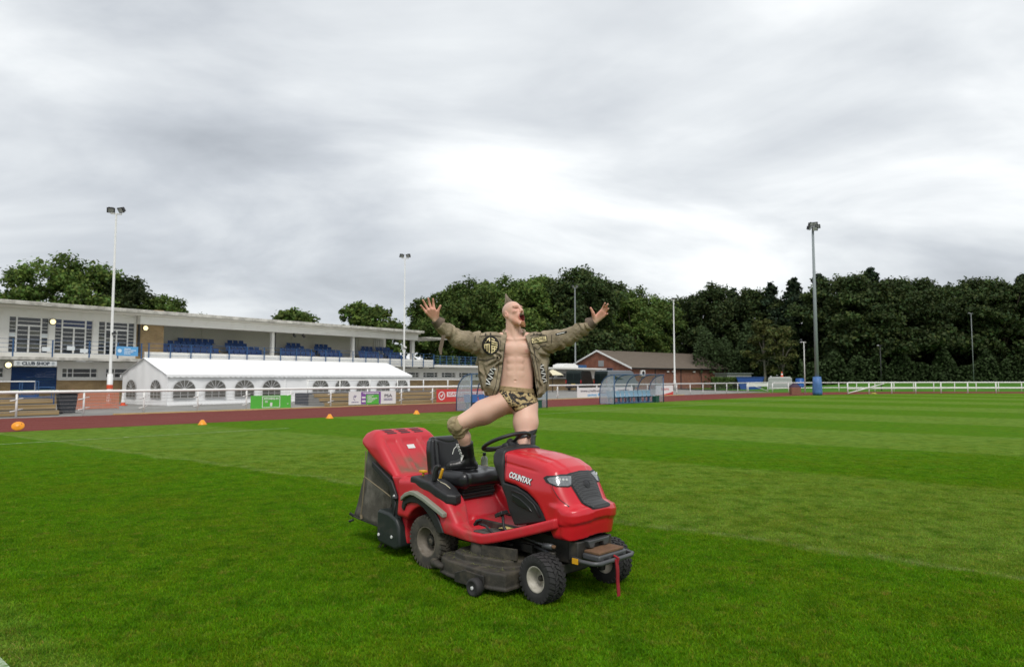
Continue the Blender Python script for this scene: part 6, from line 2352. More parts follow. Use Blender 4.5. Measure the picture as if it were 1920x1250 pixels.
# --- rear sweeper drive box and bracket
MB().prism([(-0.635, 0.70), (-0.585, 0.705), (-0.47, 0.54), (-0.435, 0.40), (-0.40, 0.12), (-0.48, 0.12), (-0.55, 0.42), (-0.60, 0.58)], (0.402, 0.428), XZ(-1)).build('side_plate', m_blackp, mower, bevel=0.006)
MB().prism([(-0.635, 0.70), (-0.585, 0.705), (-0.47, 0.54), (-0.435, 0.40), (-0.40, 0.12), (-0.48, 0.12), (-0.55, 0.42), (-0.60, 0.58)], (0.402, 0.428), XZ(1)).build('side_plate', m_blackp, mower, bevel=0.006)
MB().prism([(-0.755, 0.40), (-0.73, 0.43), (-0.56, 0.415), (-0.44, 0.375), (-0.395, 0.30), (-0.375, 0.12), (-0.45, 0.085), (-0.73, 0.115), (-0.755, 0.15)], (0.30, 0.475), XZ(-1)).build('drive_cover', m_grbox, mower, bevel=0.025, bseg=3)
bts = MB()
for x, z in ((-0.715, 0.19), (-0.50, 0.20), (-0.53, 0.57)):
    bts.lathe([(0, 0.006), (0.014, 0.006), (0.016, 0)], 10, Matrix.Rotation(R(90), 3, 'X'), (x, -0.476 if z < 0.5 else -0.43, z))
bts.build('cover_bolt', m_chrome, mower)
MB().tube([(-0.50, -0.45, 0.36), (-0.475, -0.45, 0.55)], 0.008, 6).lathe([(0, 0.02), (0.03, 0.014), (0.034, 0.0), (0.02, -0.014), (0, -0.016)], 12, o=(-0.473, -0.45, 0.56)).build('drive_lever', m_blackp, mower, smooth=True)
MB().span((-0.90, -0.30, 0.07), (-0.50, 0.38, 0.30)).build('sweeper_housing', m_grbox, mower, bevel=0.03)
bru = MB()
rb = random.Random(3)
for i in range(90):
    y = -0.36 + 0.72 * i / 89
    bru.tube([(-0.80, y, 0.12), (-0.86 + rb.uniform(-0.05, 0.03), y + rb.uniform(-0.02, 0.02), 0.02)], 0.006, 4)
bru.build('brush_skirt', m_mud, mower)

# --- grass collector
LID = [(-0.555, 0.735), (-0.60, 0.69), (-0.84, 0.79), (-1.12, 0.94), (-1.24, 1.0), (-1.27, 1.06), (-1.225, 1.125), (-1.12, 1.158), (-1.02, 1.155), (-0.94, 1.115)]


def f_lid(P):
    x, y, z = P[..., 0], P[..., 1], P[..., 2]
    ay = np.abs(y)
    t = (-(x + 0.555) * 0.715 + (z - 0.735) * 0.70) / 1.0     # length up the slope
    on = sstep(0.06, 0.10, t) * sstep(0.50, 0.44, t)
    groove = 0.016 * on * (sstep(0.105, 0.085, ay) + sstep(0.155, 0.170, ay) * sstep(0.30, 0.285, ay))
    d = sd_poly(x, z, LID) + groove
    wd = 0.385 - 0.05 * sstep(0.98, 1.17, z) - 0.02 * sstep(-1.0, -1.3, x)
    return smax(d, ay - wd, 0.075)


m_lid = pm('stained_red_plastic', (0.53, 0.018, 0.030), rough=0.42, var=0.07, scale=3, attr='tint', dirt=(0.28, 0.09, 0.06), dirt_amt=0.15, dirt_scale=6)
lid = body_field(f_lid, (-1.34, -0.43, 0.65), (-0.50, 0.43, 1.20), 0.0085, 'collector_lid', m_lid, mower, 1)
_co = np.zeros(len(lid.data.vertices) * 3)
lid.data.vertices.foreach_get('co', _co)
_co = _co.reshape(-1, 3)
_ay = np.abs(_co[:, 1])
_st = sstep(0.98, 0.80, _co[:, 2] + 0.05 * vnoise(_co, 9, 1)) * sstep(-1.0, -0.9, _co[:, 0]) * sstep(0.34, 0.27, _ay) * sstep(-0.565, -0.60, _co[:, 0])
_st = np.clip(_st * (0.75 + 0.5 * vnoise(_co, 22, 2)), 0, 1)[:, None]
vert_color(lid.data, 'tint', (1 - _st) + _st * np.array([0.36, 4.6, 1.6]))
MB().span((-0.60, -0.385, 0.655), (-0.40, 0.385, 0.752)).build('collector_hinge', m_redold, mower, bevel=0.03)
UPV = lambda u, v: (u, v, 1.5)
for j in range(3):
    for i in range(4):
        x0 = -0.948 - 0.030 * i
        yc = (-0.17, 0.0, 0.17)[j] - 0.010 * i
        decal([(x0, yc - 0.058), (x0 - 0.018, yc - 0.058), (x0 - 0.018, yc + 0.058), (x0, yc + 0.058)], UPV, (0, 0, -1), f_lid, 'vent_slot', m_blackp, lid, 0.003, 5)
decal([(-0.815, -0.06), (-0.852, -0.06), (-0.852, 0.03), (-0.815, 0.03)], UPV, (0, 0, -1), f_lid, 'paper_label', m_sticker, lid, 0.003, 6)
# bag: fabric hung between the lid and a bottom frame
top_ring, bot_ring = [], []
nb = 88
for k in range(nb):
    a = 2 * math.pi * k / nb
    cx, sy = math.cos(a), math.sin(a)
    sx = np.sign(cx) * abs(cx) ** 0.30
    sy2 = np.sign(sy) * abs(sy) ** 0.30
    x = -0.90 + 0.28 * sx
    top_ring.append(Vector((x, 0.355 * sy2, 0.71 + (-0.62 - x) * 0.56)))
    xb = -1.10 + 0.325 * sx
    bot_ring.append(Vector((xb, 0.36 * sy2, 0.235 - 0.02 * sx)))
rows = []
for j in range(15):
    f = j / 14
    row = []
    for k in range(nb):
        p = top_ring[k].lerp(bot_ring[k], f)
        a = 2 * math.pi * k / nb
        sag = 0.03 * math.sin(math.pi * f)
        n_ = 0.012 * math.sin(9 * a + 4 * f) * math.sin(math.pi * f) + 0.010 * math.sin(23 * a - 7 * f) * f
        d_ = Vector((p.x + 1.0, p.y, 0)).normalized()
        row.append(p - d_ * (sag - n_))
    rows.append(row)
rows.append([Vector((-1.09 + (p.x + 1.09) * 0.5, p.y * 0.5, 0.20)) for p in bot_ring])
rows.append([Vector((-1.09, 0, 0.195))] * nb)
bag = MB().grid(rows, True).build('collector_bag', m_bag, mower, smooth=True)
fr2 = MB().tube([p + Vector((0, 0, 0.0)) for p in bot_ring[::4]], 0.010, 6, closed=True)
fr2.build('bag_frame', m_steel, bag)
cd = MB()
cd.tube([(-1.10, -0.385, 0.95), (-1.115, -0.385, 0.70), (-1.15, -0.388, 0.40), (-1.19, -0.385, 0.25)], 0.006, 6)
cd.tube([(-1.12, -0.388, 0.69), (-0.85, -0.375, 0.60), (-0.62, -0.38, 0.53)], 0.006, 6)
cd.tube([(-1.17, -0.388, 0.30), (-1.16, -0.388, 0.26)], 0.014, 6)
cd.build('bag_cord', pm('cord', (0.20, 0.16, 0.10), rough=0.9), bag)
MB().prism([(-0.99, 0.80), (-0.64, 0.62), (-0.60, 0.66), (-0.64, 0.70), (-0.98, 0.86)], (0.366, 0.392), XZ(-1)).build('collector_arm', m_blackp, mower, bevel=0.008)
tab = MB().tube([(-1.40, -0.33, 0.245), (-1.435, -0.36, 0.275)], 0.016, 6).tube([(-1.38, -0.35, 0.21), (-1.44, -0.36, 0.19)], 0.012, 6)
tab.build('bag_tab', m_blackp, bag)
# --- drinks bottle on the far fender
bo_ = thing('drinks_bottle', 'small clear drinks bottle with black cap standing on the mower behind the seat', 'bottle', Matrix.Rotation(MW_RZ, 4, 'Z') @ Vector((-0.09, 0.33, 0.785)) + Vector(MW_LOC))
MB().lathe([(0, 0.0), (0.034, 0.0), (0.036, 0.01), (0.036, 0.055), (0.034, 0.06), (0.036, 0.10), (0.03, 0.125), (0.014, 0.14), (0.014, 0.148)], 18).build('bottle_body', pm('bottle_plastic', (0.42, 0.47, 0.36), rough=0.15, var=0.2, trans=0.35), bo_, smooth=True)
MB().lathe([(0.0365, 0.012), (0.0365, 0.055)], 18).build('bottle_label', pm('bottle_label', (0.60, 0.55, 0.40), rough=0.6), bo_)
MB().lathe([(0.017, 0.145), (0.017, 0.172), (0, 0.174)], 14).build('cap', m_blackp, bo_)
# ================================================================ the man standing on the mower
PB = np.array([0.0, 6.42, 0.43])          # base of the figure
person = thing('person', 'shouting man in open olive jacket and briefs, arms flung wide, standing on the mower', 'person', tuple(PB))
m_skin = pm('skin', (0.70, 0.435, 0.335), rough=0.5, var=0.05, scale=9, bump=0.05, bscale=60, attr='tint', spec=0.35)
_sb = m_skin.node_tree.nodes['Principled BSDF']
_sb.inputs['Subsurface Weight'].default_value = 0.06
_sb.inputs['Subsurface Radius'].default_value = (0.02, 0.008, 0.005)
m_canvas = pm('olive_canvas', (0.285, 0.232, 0.160), rough=0.9, var=0.22, scale=9, bump=0.6, bscale=38, attr='tint', spec=0.2,
              dirt=(0.36, 0.315, 0.235), dirt_amt=0.3, dirt_scale=10)
m_rib = pm('brown_ribbing', (0.165, 0.125, 0.098), rough=0.95, var=0.2, scale=40, bump=0.3, spec=0.15)
m_seam = pm('dark_seam', (0.055, 0.045, 0.034), rough=0.9, var=0.2)
m_patchb = pm('patch_black', (0.012, 0.011, 0.010), rough=0.9)
m_cream = pm('patch_cream', (0.72, 0.60, 0.33), rough=0.85, var=0.08)
m_lace = pm('white_lace', (0.74, 0.73, 0.70), rough=0.8)
m_boot = pm('black_leather', (0.010, 0.010, 0.011), rough=0.35, var=0.2, scale=12, bump=0.1)
m_hair = pm('brown_hair', (0.21, 0.165, 0.12), rough=0.8, var=0.3, scale=30)
m_beard = pm('ginger_beard', (0.30, 0.135, 0.055), rough=0.8, var=0.3, scale=60, bump=0.5, bscale=200)


def unit(v):
    v = np.asarray(v, float)
    return v / np.linalg.norm(v)


Fd = Field((-0.86, 5.98, 0.48), (0.92, 6.66, 2.47), 0.0058)
hc = np.array([0.012, 6.44, 2.300])
hf = unit((0.64, -0.68, 0.36))
hu_ = unit(np.array([0, 0, 1.0]) - hf * hf[2])
hr = np.cross(hf, hu_)
HB = np.stack([hf, hr, hu_], 1)            # columns: forward, right (towards the camera), up


def H(f, r, u):
    return hc + hf * f + hr * r + hu_ * u


V3 = lambda *a: np.array(a, float)
# torso
Fd.ell(V3(0.030, 6.465, 1.905), (0.172, 0.122, 0.215), 0.05)
Fd.ell(V3(0.033, 6.435, 1.690), (0.150, 0.108, 0.190), 0.07)
Fd.ell(V3(0.030, 6.425, 1.515), (0.166, 0.118, 0.118), 0.07)
for s in (-1, 1):
    Fd.ell(V3(0.030 + s * 0.082, 6.372, 1.962), (0.085, 0.034, 0.062), 0.03)       # pectorals
    Fd.cone(V3(0.022 + s * 0.03, 6.475, 2.085), V3(0.025 + s * 0.225, 6.455, 2.045), 0.055, 0.062, 0.05)
    Fd.cone(V3(0.03 + s * 0.13, 6.45, 1.98), V3(0.03 + s * 0.115, 6.43, 1.62), 0.05, 0.045, 0.05)   # flanks
    for z in (1.855, 1.79, 1.725):
        Fd.ell(V3(0.031 + s * 0.038, 6.352 - 0.03 * (1.86 - z), z), (0.036, 0.014, 0.029), 0.016)    # abdominals
Fd.cone(V3(0.031, 6.323, 1.93), V3(0.031, 6.317, 1.70), 0.004, 0.004, 0.020, 'sub')
Fd.ell(V3(0.030, 6.318, 1.668), (0.011, 0.02, 0.008), 0.008, 'sub')
for s in (-1, 1):
    Fd.cone(V3(0.031 + s * 0.02, 6.322, 1.905), V3(0.031 + s * 0.13, 6.352, 1.91), 0.003, 0.003, 0.016, 'sub')
    Fd.cone(V3(0.02 + s * 0.02, 6.385, 2.050), V3(0.02 + s * 0.15, 6.39, 2.072), 0.014, 0.012, 0.02)    # collar bones
# neck and head
Fd.cone(V3(0.018, 6.475, 2.06), H(-0.025, 0, -0.05), 0.078, 0.066, 0.03)
Fd.cone(H(0.0, 0.038, -0.05), V3(0.020, 6.395, 2.062), 0.017, 0.014, 0.02)
Fd.cone(H(0.02, -0.028, -0.06), V3(0.034, 6.395, 2.062), 0.017, 0.014, 0.02)
Fd.ell(H(-0.012, 0, 0.036), (0.102, 0.080, 0.086), 0.02, rot=HB)
Fd.ell(H(0.036, 0, -0.038), (0.064, 0.058, 0.082), 0.03, rot=HB)
Fd.cone(H(0.03, 0.030, -0.075), H(0.068, 0.014, -0.132), 0.030, 0.026, 0.02)
Fd.cone(H(0.03, -0.030, -0.075), H(0.068, -0.014, -0.132), 0.030, 0.026, 0.02)
Fd.cone(H(-0.01, 0.050, -0.025), H(0.045, 0.034, -0.105), 0.024, 0.024, 0.02)
Fd.cone(H(-0.01, -0.050, -0.025), H(0.045, -0.034, -0.105), 0.024, 0.024, 0.02)
Fd.cone(H(0.085, 0, 0.030), H(0.117, 0, -0.018), 0.010, 0.0145, 0.010)
Fd.cone(H(0.104, 0.012, -0.024), H(0.104, -0.012, -0.024), 0.010, 0.010, 0.008)
Fd.cone(H(0.078, 0.046, 0.036), H(0.090, 0.010, 0.032), 0.013, 0.013, 0.014)
Fd.cone(H(0.078, -0.046, 0.036), H(0.090, -0.010, 0.032), 0.013, 0.013, 0.014)
for s in (-1, 1):
    Fd.ell(H(0.068, 0.040 * s, -0.012), (0.024, 0.022, 0.018), 0.016, rot=HB)
    Fd.ell(H(0.101, 0.032 * s, 0.013), (0.020, 0.019, 0.0095), 0.006, 'sub', rot=HB)
    Fd.ell(H(-0.016, 0.080 * s, -0.006), (0.019, 0.010, 0.033), 0.008, rot=HB)
    Fd.ell(H(-0.012, 0.090 * s, -0.004), (0.010, 0.008, 0.018), 0.006, 'sub', rot=HB)
# open mouth with its lips
Fd.ell(H(0.092, 0, -0.074), (0.022, 0.036, 0.047), 0.014, rot=HB)
Fd.ell(H(0.106, 0, -0.076), (0.060, 0.0285, 0.038), 0.005, 'sub', rot=HB)
# arms (inside the sleeves) and hands
arms = {-1: (V3(-0.205, 6.45, 2.032), V3(-0.500, 6.27, 2.048), V3(-0.686, 6.12, 2.212)), 1: (V3(0.255, 6.45, 2.032), V3(0.520, 6.27, 2.072), V3(0.740, 6.13, 2.203))}
for s, (a, b, c) in arms.items():
    Fd.cone(a, b, 0.056, 0.042, 0.03)
    Fd.cone(b, b + (c - b) * 0.35, 0.043, 0.044, 0.02)
    Fd.cone(b + (c - b) * 0.35, c, 0.044, 0.027, 0.02)


def hand(w, palm_pts, kn, tips, thumb, bend):
    for p, q in palm_pts:
        Fd.cone(p, q, 0.019, 0.0155, 0.012)
    for i, (k, t) in enumerate(zip(kn, tips)):
        m = (k + t) / 2 + bend
        Fd.cone(k, m, 0.0122, 0.0108, 0.004)
        Fd.cone(m, t, 0.0106, 0.0082, 0.003)
    Fd.cone(thumb[0], thumb[1], 0.0195, 0.0145, 0.010)
    Fd.cone(thumb[1], thumb[2], 0.0135, 0.0098, 0.004)


w = arms[-1][2]
kn = [V3(-0.765, 6.078, 2.280), V3(-0.745, 6.070, 2.298), V3(-0.720, 6.068, 2.307), V3(-0.694, 6.070, 2.303)]
hand(w, [(w + V3(-0.012, 0, 0.004), kn[0]), (w + V3(-0.006, 0, 0.012), kn[1]), (w, kn[2]), (w + V3(0.010, 0, 0.006), kn[3])], kn,
     [V3(-0.812, 6.045, 2.338), V3(-0.792, 6.040, 2.384), V3(-0.746, 6.045, 2.402), V3(-0.703, 6.05, 2.396)],
     (w + V3(0.012, -0.015, 0.020), V3(-0.662, 6.075, 2.288), V3(-0.638, 6.06, 2.336)), V3(-0.004, 0.010, 0.003))
w = arms[1][2]
kn = [V3(0.802, 6.085, 2.292), V3(0.815, 6.088, 2.284), V3(0.823, 6.094, 2.270), V3(0.822, 6.100, 2.248)]
hand(w, [(w + V3(-0.006, 0, 0.012), kn[0]), (w, kn[1]), (w + V3(0.006, 0, 0.0), kn[2]), (w + V3(0.012, 0, -0.008), kn[3])], kn,
     [V3(0.825, 6.030, 2.355), V3(0.851, 6.035, 2.347), V3(0.857, 6.045, 2.309), V3(0.850, 6.06, 2.264)],
     (w + V3(0.004, -0.015, 0.020), V3(0.724, 6.085, 2.276), V3(0.703, 6.07, 2.316)), V3(0.004, 0.012, 0.002))
# legs
hipR, knR, anR = V3(-0.070, 6.425, 1.470), V3(-0.503, 6.350, 1.255), V3(-0.412, 6.495, 0.915)
hipL, knL, anL = V3(0.130, 6.420, 1.440), V3(0.122, 6.235, 1.085), V3(0.142, 6.335, 0.545)
for h_, k_, a_, cf in ((hipR, knR, anR, V3(0.05, 0.03, 0)), (hipL, knL, anL, V3(0.0, 0.05, 0))):
    m1_ = h_ + (k_ - h_) * 0.45
    Fd.cone(h_, m1_, 0.116, 0.110, 0.05)
    Fd.cone(m1_, k_, 0.110, 0.066, 0.04)
    m2_ = k_ + (a_ - k_) * 0.32 + cf * 0.5
    Fd.cone(k_, m2_, 0.062, 0.060, 0.03)
    Fd.cone(m2_, a_, 0.060, 0.040, 0.03)
Fd.cone(V3(-0.05, 6.34, 1.48), knR + V3(0.05, -0.035, 0.04), 0.07, 0.045, 0.06)       # front of the thigh
Fd.ell(V3(0.0, 6.50, 1.47), (0.15, 0.09, 0.11), 0.06)
body_d = Fd.d.copy()
me, V = Fd.mesh('body', 0)
C = np.ones((len(V), 3))
q = (V - hc) @ HB
mouth = np.exp(-(((q[:, 0] - 0.07) / 0.035) ** 4 + (q[:, 1] / 0.026) ** 4 + ((q[:, 2] + 0.073) / 0.036) ** 4))
inside = (sd_ell(V, H(0.106, 0, -0.076), (0.060, 0.0285, 0.038), HB) < 0.0045) & (q[:, 0] < 0.108)
lips = (np.abs(sd_ell(V, H(0.106, 0, -0.076), (0.060, 0.0285, 0.038), HB)) < 0.009) & (q[:, 0] > 0.085) & ~inside
C[lips] = (0.86, 0.50, 0.52)
C[inside] = (0.16, 0.035, 0.04)
teeth = inside & (q[:, 2] > -0.050) & (q[:, 0] > 0.072)
C[teeth] = (1.15, 1.5, 1.65)
face = np.exp(-((q[:, 0] - 0.085) / 0.05) ** 2 - (q[:, 2] / 0.05) ** 2)
C *= 1 - face[:, None] * np.array([0.02, 0.14, 0.13])
scalp = sstep(0.03, 0.06, q[:, 2] + 0.25 * np.maximum(0, -q[:, 0])) * sstep(0.085, 0.03, q[:, 0]) * (np.linalg.norm(q, axis=1) < 0.17)
C *= 1 - scalp[:, None] * np.array([0.10, 0.06, 0.02])
ey = np.zeros(len(V))
for s in (-1, 1):
    ey += np.exp(-((q[:, 0] - 0.092) / 0.03) ** 4 - ((q[:, 1] - 0.031 * s) / 0.018) ** 4 - ((q[:, 2] - 0.014) / 0.0065) ** 4)
    br_w = np.exp(-((q[:, 0] - 0.09) / 0.03) ** 4 - ((q[:, 1] - 0.031 * s) / 0.024) ** 4 - ((q[:, 2] - 0.036) / 0.006) ** 4)
    C *= 1 - br_w[:, None] * np.array([0.35, 0.45, 0.5])
    ear = np.exp(-((q[:, 0] + 0.014) / 0.024) ** 4 - ((q[:, 1] - 0.082 * s) / 0.02) ** 4 - ((q[:, 2] + 0.006) / 0.036) ** 4)
    C *= 1 - ear[:, None] * np.array([0.0, 0.16, 0.16])
C *= 1 - np.clip(ey, 0, 1)[:, None] * np.array([0.7, 0.8, 0.8])
stub = np.exp(-((q[:, 2] + 0.10) / 0.05) ** 2) * sstep(0.0, 0.05, q[:, 0]) * (q[:, 2] < -0.02)
C *= 1 - stub[:, None] * np.array([0.10, 0.26, 0.32])
hp = sstep(2.20, 2.26, V[:, 2]) * (np.abs(V[:, 0]) > 0.5)
C *= 1 - hp[:, None] * np.array([0.02, 0.22, 0.24])
tipw = np.zeros(len(V))
redk = np.exp(-((V - knL) ** 2).sum(1) / 0.006)
C *= 1 - redk[:, None] * np.array([0.05, 0.2, 0.2])
for s in (-1, 1):
    nip = np.exp(-((V[:, 0] - 0.03 - s * 0.105) ** 2 + (V[:, 2] - 1.945) ** 2) / 0.00025) * (V[:, 1] < 6.4)
    C *= 1 - nip[:, None] * np.array([0.25, 0.45, 0.42])
pat = vnoise(V, 7.0, 3)[:, None] * np.array([0.03, 0.06, 0.06]) + vnoise(V, 22.0, 5)[:, None] * np.array([0.015, 0.03, 0.03])
C *= 1 + pat
vert_color(me, 'tint', np.clip(C, 0, 2))
nv = len(V)
me.vertices.foreach_set('co', (V - PB).astype(np.float32).ravel())
body = link('body', me, m_skin, person, fix=False)


def child_field(F, name, mat, sm=0, tintf=None):
    me, V = F.mesh(name, sm)
    if tintf is not None:
        vert_color(me, 'tint', tintf(V))
    me.vertices.foreach_set('co', (V - PB).astype(np.float32).ravel())
    me.update()
    return link(name, me, mat, person, fix=False)


# briefs: the body's own skin moved out a little, cut to shape
m_camo = bpy.data.materials.new('camouflage_briefs')
m_camo.use_nodes = True
_N, _L = m_camo.node_tree.nodes, m_camo.node_tree.links
_pb = _N['Principled BSDF']
_pb.inputs['Roughness'].default_value = 0.7
_tc = _N.new('ShaderNodeTexCoord')
_n1 = _N.new('ShaderNodeTexNoise')
_n1.inputs['Scale'].default_value = 17
_n1.inputs['Detail'].default_value = 2.5
_n1.inputs['Distortion'].default_value = 0.8
_L.new(_tc.outputs['Object'], _n1.inputs['Vector'])
_rp = _N.new('ShaderNodeValToRGB')
_rp.color_ramp.interpolation = 'CONSTANT'
for i, (p_, c_) in enumerate(((0.0, (0.010, 0.008, 0.006)), (0.46, (0.16, 0.10, 0.045)), (0.50, (0.44, 0.33, 0.16)), (0.60, (0.26, 0.18, 0.08)), (0.63, (0.012, 0.010, 0.008)))):
    e_ = _rp.color_ramp.elements[i] if i < 2 else _rp.color_ramp.elements.new(p_)
    e_.position = p_
    e_.color = c_ + (1,)
_L.new(_n1.outputs['Fac'], _rp.inputs[0])
_L.new(_rp.outputs[0], _pb.inputs['Base Color'])
B = Field(Fd.lo, Fd.lo + 0.01, Fd.h)
sl, P = Fd.region((-0.24, 6.20, 1.33), (0.30, 6.66, 1.66))
B.lo, B.n = P[0, 0, 0], np.array(P.shape[:3])
bd = body_d[sl] - 0.007
bd -= 0.030 * np.exp(-((P[..., 0] - 0.035) / 0.05) ** 2 - ((P[..., 2] - 1.455) / 0.05) ** 2) * (P[..., 1] < 6.42)
low = np.where(P[..., 0] < 0.025, 1.385 + (0.025 - P[..., 0]) * 1.28, 1.385 + (P[..., 0] - 0.025) * 0.42)
low = np.where(P[..., 1] > 6.45, low - 0.05, low)
bd = smax(bd, low - P[..., 2], 0.006)
B.d = smax(bd, P[..., 2] - (1.608 - 0.10 * P[..., 0]), 0.006).astype(np.float32)
briefs = child_field(B, 'briefs', m_camo)
B.d = smax(smax(bd - 0.003, (1.570 - 0.10 * P[..., 0]) - P[..., 2], 0.004), P[..., 2] - (1.612 - 0.10 * P[..., 0]), 0.004).astype(np.float32)
m_band2 = pm('tan_waistband', (0.30, 0.215, 0.105), rough=0.8, var=0.2, scale=25, dirt=(0.02, 0.015, 0.01), dirt_amt=0.35, dirt_scale=38)
child_field(B, 'waistband', m_band2)

# jacket: a loose shell round the trunk, open in front, with full sleeves
J = Field((-0.74, 6.02, 1.44), (0.80, 6.68, 2.19), 0.0062)
sl, P = J.region(J.lo, J.lo + J.h * J.n)
x, y, z = P[..., 0], P[..., 1], P[..., 2]
nz1 = vnoise(P, 11.0, 1)
nz2 = vnoise(P * np.array([1.0, 1.0, 0.55]), 24.0, 2)
nz3 = vnoise(P, 7.0, 8)
t = np.clip((z - 1.50) / 0.56, 0, 1.3)
cxj = 0.035 - 0.02 * sstep(0.0, 0.5, t)
hw = 0.270 + 0.07 * np.sin(np.clip(t, 0, 1) * math.pi) - 0.10 * sstep(0.75, 1.1, t) - 0.012 * sstep(0.12, 0.0, t)
hd_ = 0.150 - 0.02 * sstep(0.2, 0.0, t) - 0.05 * sstep(0.85, 1.15, t)
qx, qy = (x - cxj) / hw, (y - 6.452) / hd_
k0 = (np.abs(qx) ** 2.5 + np.abs(qy) ** 2.5) ** (1 / 2.5)
tor = (k0 - 1) * 0.17
tor = tor + 0.013 * nz1 + 0.008 * nz2 + 0.011 * np.sin(x * 62 + 8 * nz1 + 16 * z) * sstep(-0.35, 0.4, nz3)
tor = smax(tor, z - 2.095 + 0.35 * np.maximum(0, np.abs(x - 0.02) - 0.07), 0.03)
slv = np.full(x.shape, 0.3)
for s, (a, b, c) in arms.items():
    a0 = a + V3(-s * 0.05, 0.0, -0.012)
    c0 = b + (c - b) * 0.86
    for p0, p1, r0, r1 in ((a0, b, 0.104, 0.074), (b, c0, 0.074, 0.060), (a0 + V3(0, 0, -0.055), b + V3(0, 0, -0.018), 0.100, 0.066)):
        ba = p1 - p0
        hh = np.clip(((P - p0) @ ba) / (ba @ ba), 0, 1)
        L_ = np.linalg.norm(ba)
        d = np.linalg.norm(P - p0 - hh[..., None] * ba, axis=-1) - (r0 + (r1 - r0) * hh)
        fold = 0.0100 * np.sin(hh * L_ * 62 + 5.5 * nz1 + 26 * (z - p0[2]) * s) * sstep(-0.45, 0.5, nz3) * sstep(0.02, 0.25, hh) + 0.0065 * nz2
        slv = smin(slv, d + fold, 0.02)
    fl = (c - b) / np.linalg.norm(c - b)
    slv = smax(slv, (P - c0) @ fl, 0.012)
outer = smin(tor, slv, 0.045)
outer = smax(outer, 1.515 + 0.05 * sstep(0.10, 0.30, x) * 0 - 0.01 * np.sin(9 * x) - z, 0.01)
shell = smax(outer, -(outer + 0.013), 0.003)
solid_arm = smax(slv + 0.004, np.minimum(0.30 - np.abs(x - 0.02), 1.0), 0.01)
shell = np.minimum(shell, solid_arm)
xl = np.interp(z, [1.50, 1.60, 1.74, 2.03, 2.2], [-0.150, -0.118, -0.088, -0.056, -0.030])
xr = np.interp(z, [1.50, 1.60, 1.78, 2.03, 2.2], [0.238, 0.222, 0.200, 0.142, 0.085])
opn = smax(smax(xl - x, x - xr, 0.004), y - 6.47, 0.01)
shell = smax(shell, -opn, 0.006)
neckhole = np.linalg.norm(P[..., :2] - np.array([0.020, 6.462]), axis=-1) - 0.092
shell = smax(shell, -smax(neckhole, 1.98 - z, 0.01), 0.008)
J.d = shell.astype(np.float32)
# stand-up collar
Jc = smax(np.abs(neckhole - 0.004 - 0.10 * (z - 2.07)) - 0.010, np.abs(z - (2.092 + 0.30 * (y - 6.44))) - 0.045, 0.006)
Jc = smax(Jc, -smax(smax(-0.050 - x, x - 0.100, 0.004), y - 6.43, 0.01), 0.006)
J.d = smin(J.d, Jc.astype(np.float32), 0.012)
OUT = J.h


def tri(Fg, grid, Q):
    """trilinear sample of a grid on the field's lattice"""
    u = (np.asarray(Q, float) - Fg.lo) / Fg.h
    u = np.clip(u, 0, np.array(grid.shape) - 1.001)
    i = np.floor(u).astype(int)
    f = u - i
    r_ = 0
    for a in (0, 1):
        for b in (0, 1):
            for c in (0, 1):
                w_ = (f[..., 0] if a else 1 - f[..., 0]) * (f[..., 1] if b else 1 - f[..., 1]) * (f[..., 2] if c else 1 - f[..., 2])
                r_ = r_ + w_ * grid[i[..., 0] + a, i[..., 1] + b, i[..., 2] + c]
    return r_


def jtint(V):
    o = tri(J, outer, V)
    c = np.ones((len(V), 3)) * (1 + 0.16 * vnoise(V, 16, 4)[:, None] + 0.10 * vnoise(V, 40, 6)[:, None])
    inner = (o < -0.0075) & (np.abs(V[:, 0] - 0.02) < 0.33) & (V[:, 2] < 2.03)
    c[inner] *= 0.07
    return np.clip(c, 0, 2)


jacket = child_field(J, 'jacket', m_canvas, 0, jtint)
for s, (a, b, c) in arms.items():
    p0, p1 = b + (c - b) * 0.80, b + (c - b) * 1.02
    n_ = 26
    cf = MB()
    pts_, rs_ = [], []
    for i in range(n_):
        f = i / (n_ - 1)
        pts_.append(Vector(p0 + (p1 - p0) * f - PB))
        rs_.append((0.060 - 0.017 * sstep(0, 1, np.array(f))) + (0.0018 if i % 2 else 0))
    cf.tube(pts_, rs_, 22)
    cf.build('cuff', m_rib, jacket, smooth=True)


def jf(Q):
    return tri(J, J.d, Q)


JOFF = Vector(PB)


def jdecal(outline, name, mat, off=0.006, n=14, parent=None, d=(0, 1, 0)):
    """flat cloth piece (world x, z outline) laid on the jacket front"""
    ob = decal(outline, lambda u_, v_: (u_, 6.10, v_), d, jf, name, mat, parent or jacket, off, n)
    co = np.zeros(len(ob.data.vertices) * 3)
    ob.data.vertices.foreach_get('co', co)
    co = co.reshape(-1, 3)
    med = np.median(co[:, 1])
    co[:, 1] = np.clip(co[:, 1], med - 0.09, med + 0.06)
    ob.data.vertices.foreach_set('co', (co - PB).astype(np.float32).ravel())
    ob.data.update()
    return ob


def circ(cx, cz, rx, rz=None, n=28, rot=0.0):
    rz = rz or rx
    return [(cx + rx * math.cos(2 * math.pi * k / n) * math.cos(rot) - rz * math.sin(2 * math.pi * k / n) * math.sin(rot),
             cz + rx * math.cos(2 * math.pi * k / n) * math.sin(rot) + rz * math.sin(2 * math.pi * k / n) * math.cos(rot)) for k in range(n)]


# round black patch with its cream emblem
ec, ez = -0.197, 1.995
pt_o = jdecal(circ(ec, ez, 0.080, 0.090), 'round_patch', m_patchb, 0.006, 16)


def rect(u0, v0, u1, v1):
    return [(u0, v0), (u1, v0), (u1, v1), (u0, v1)]


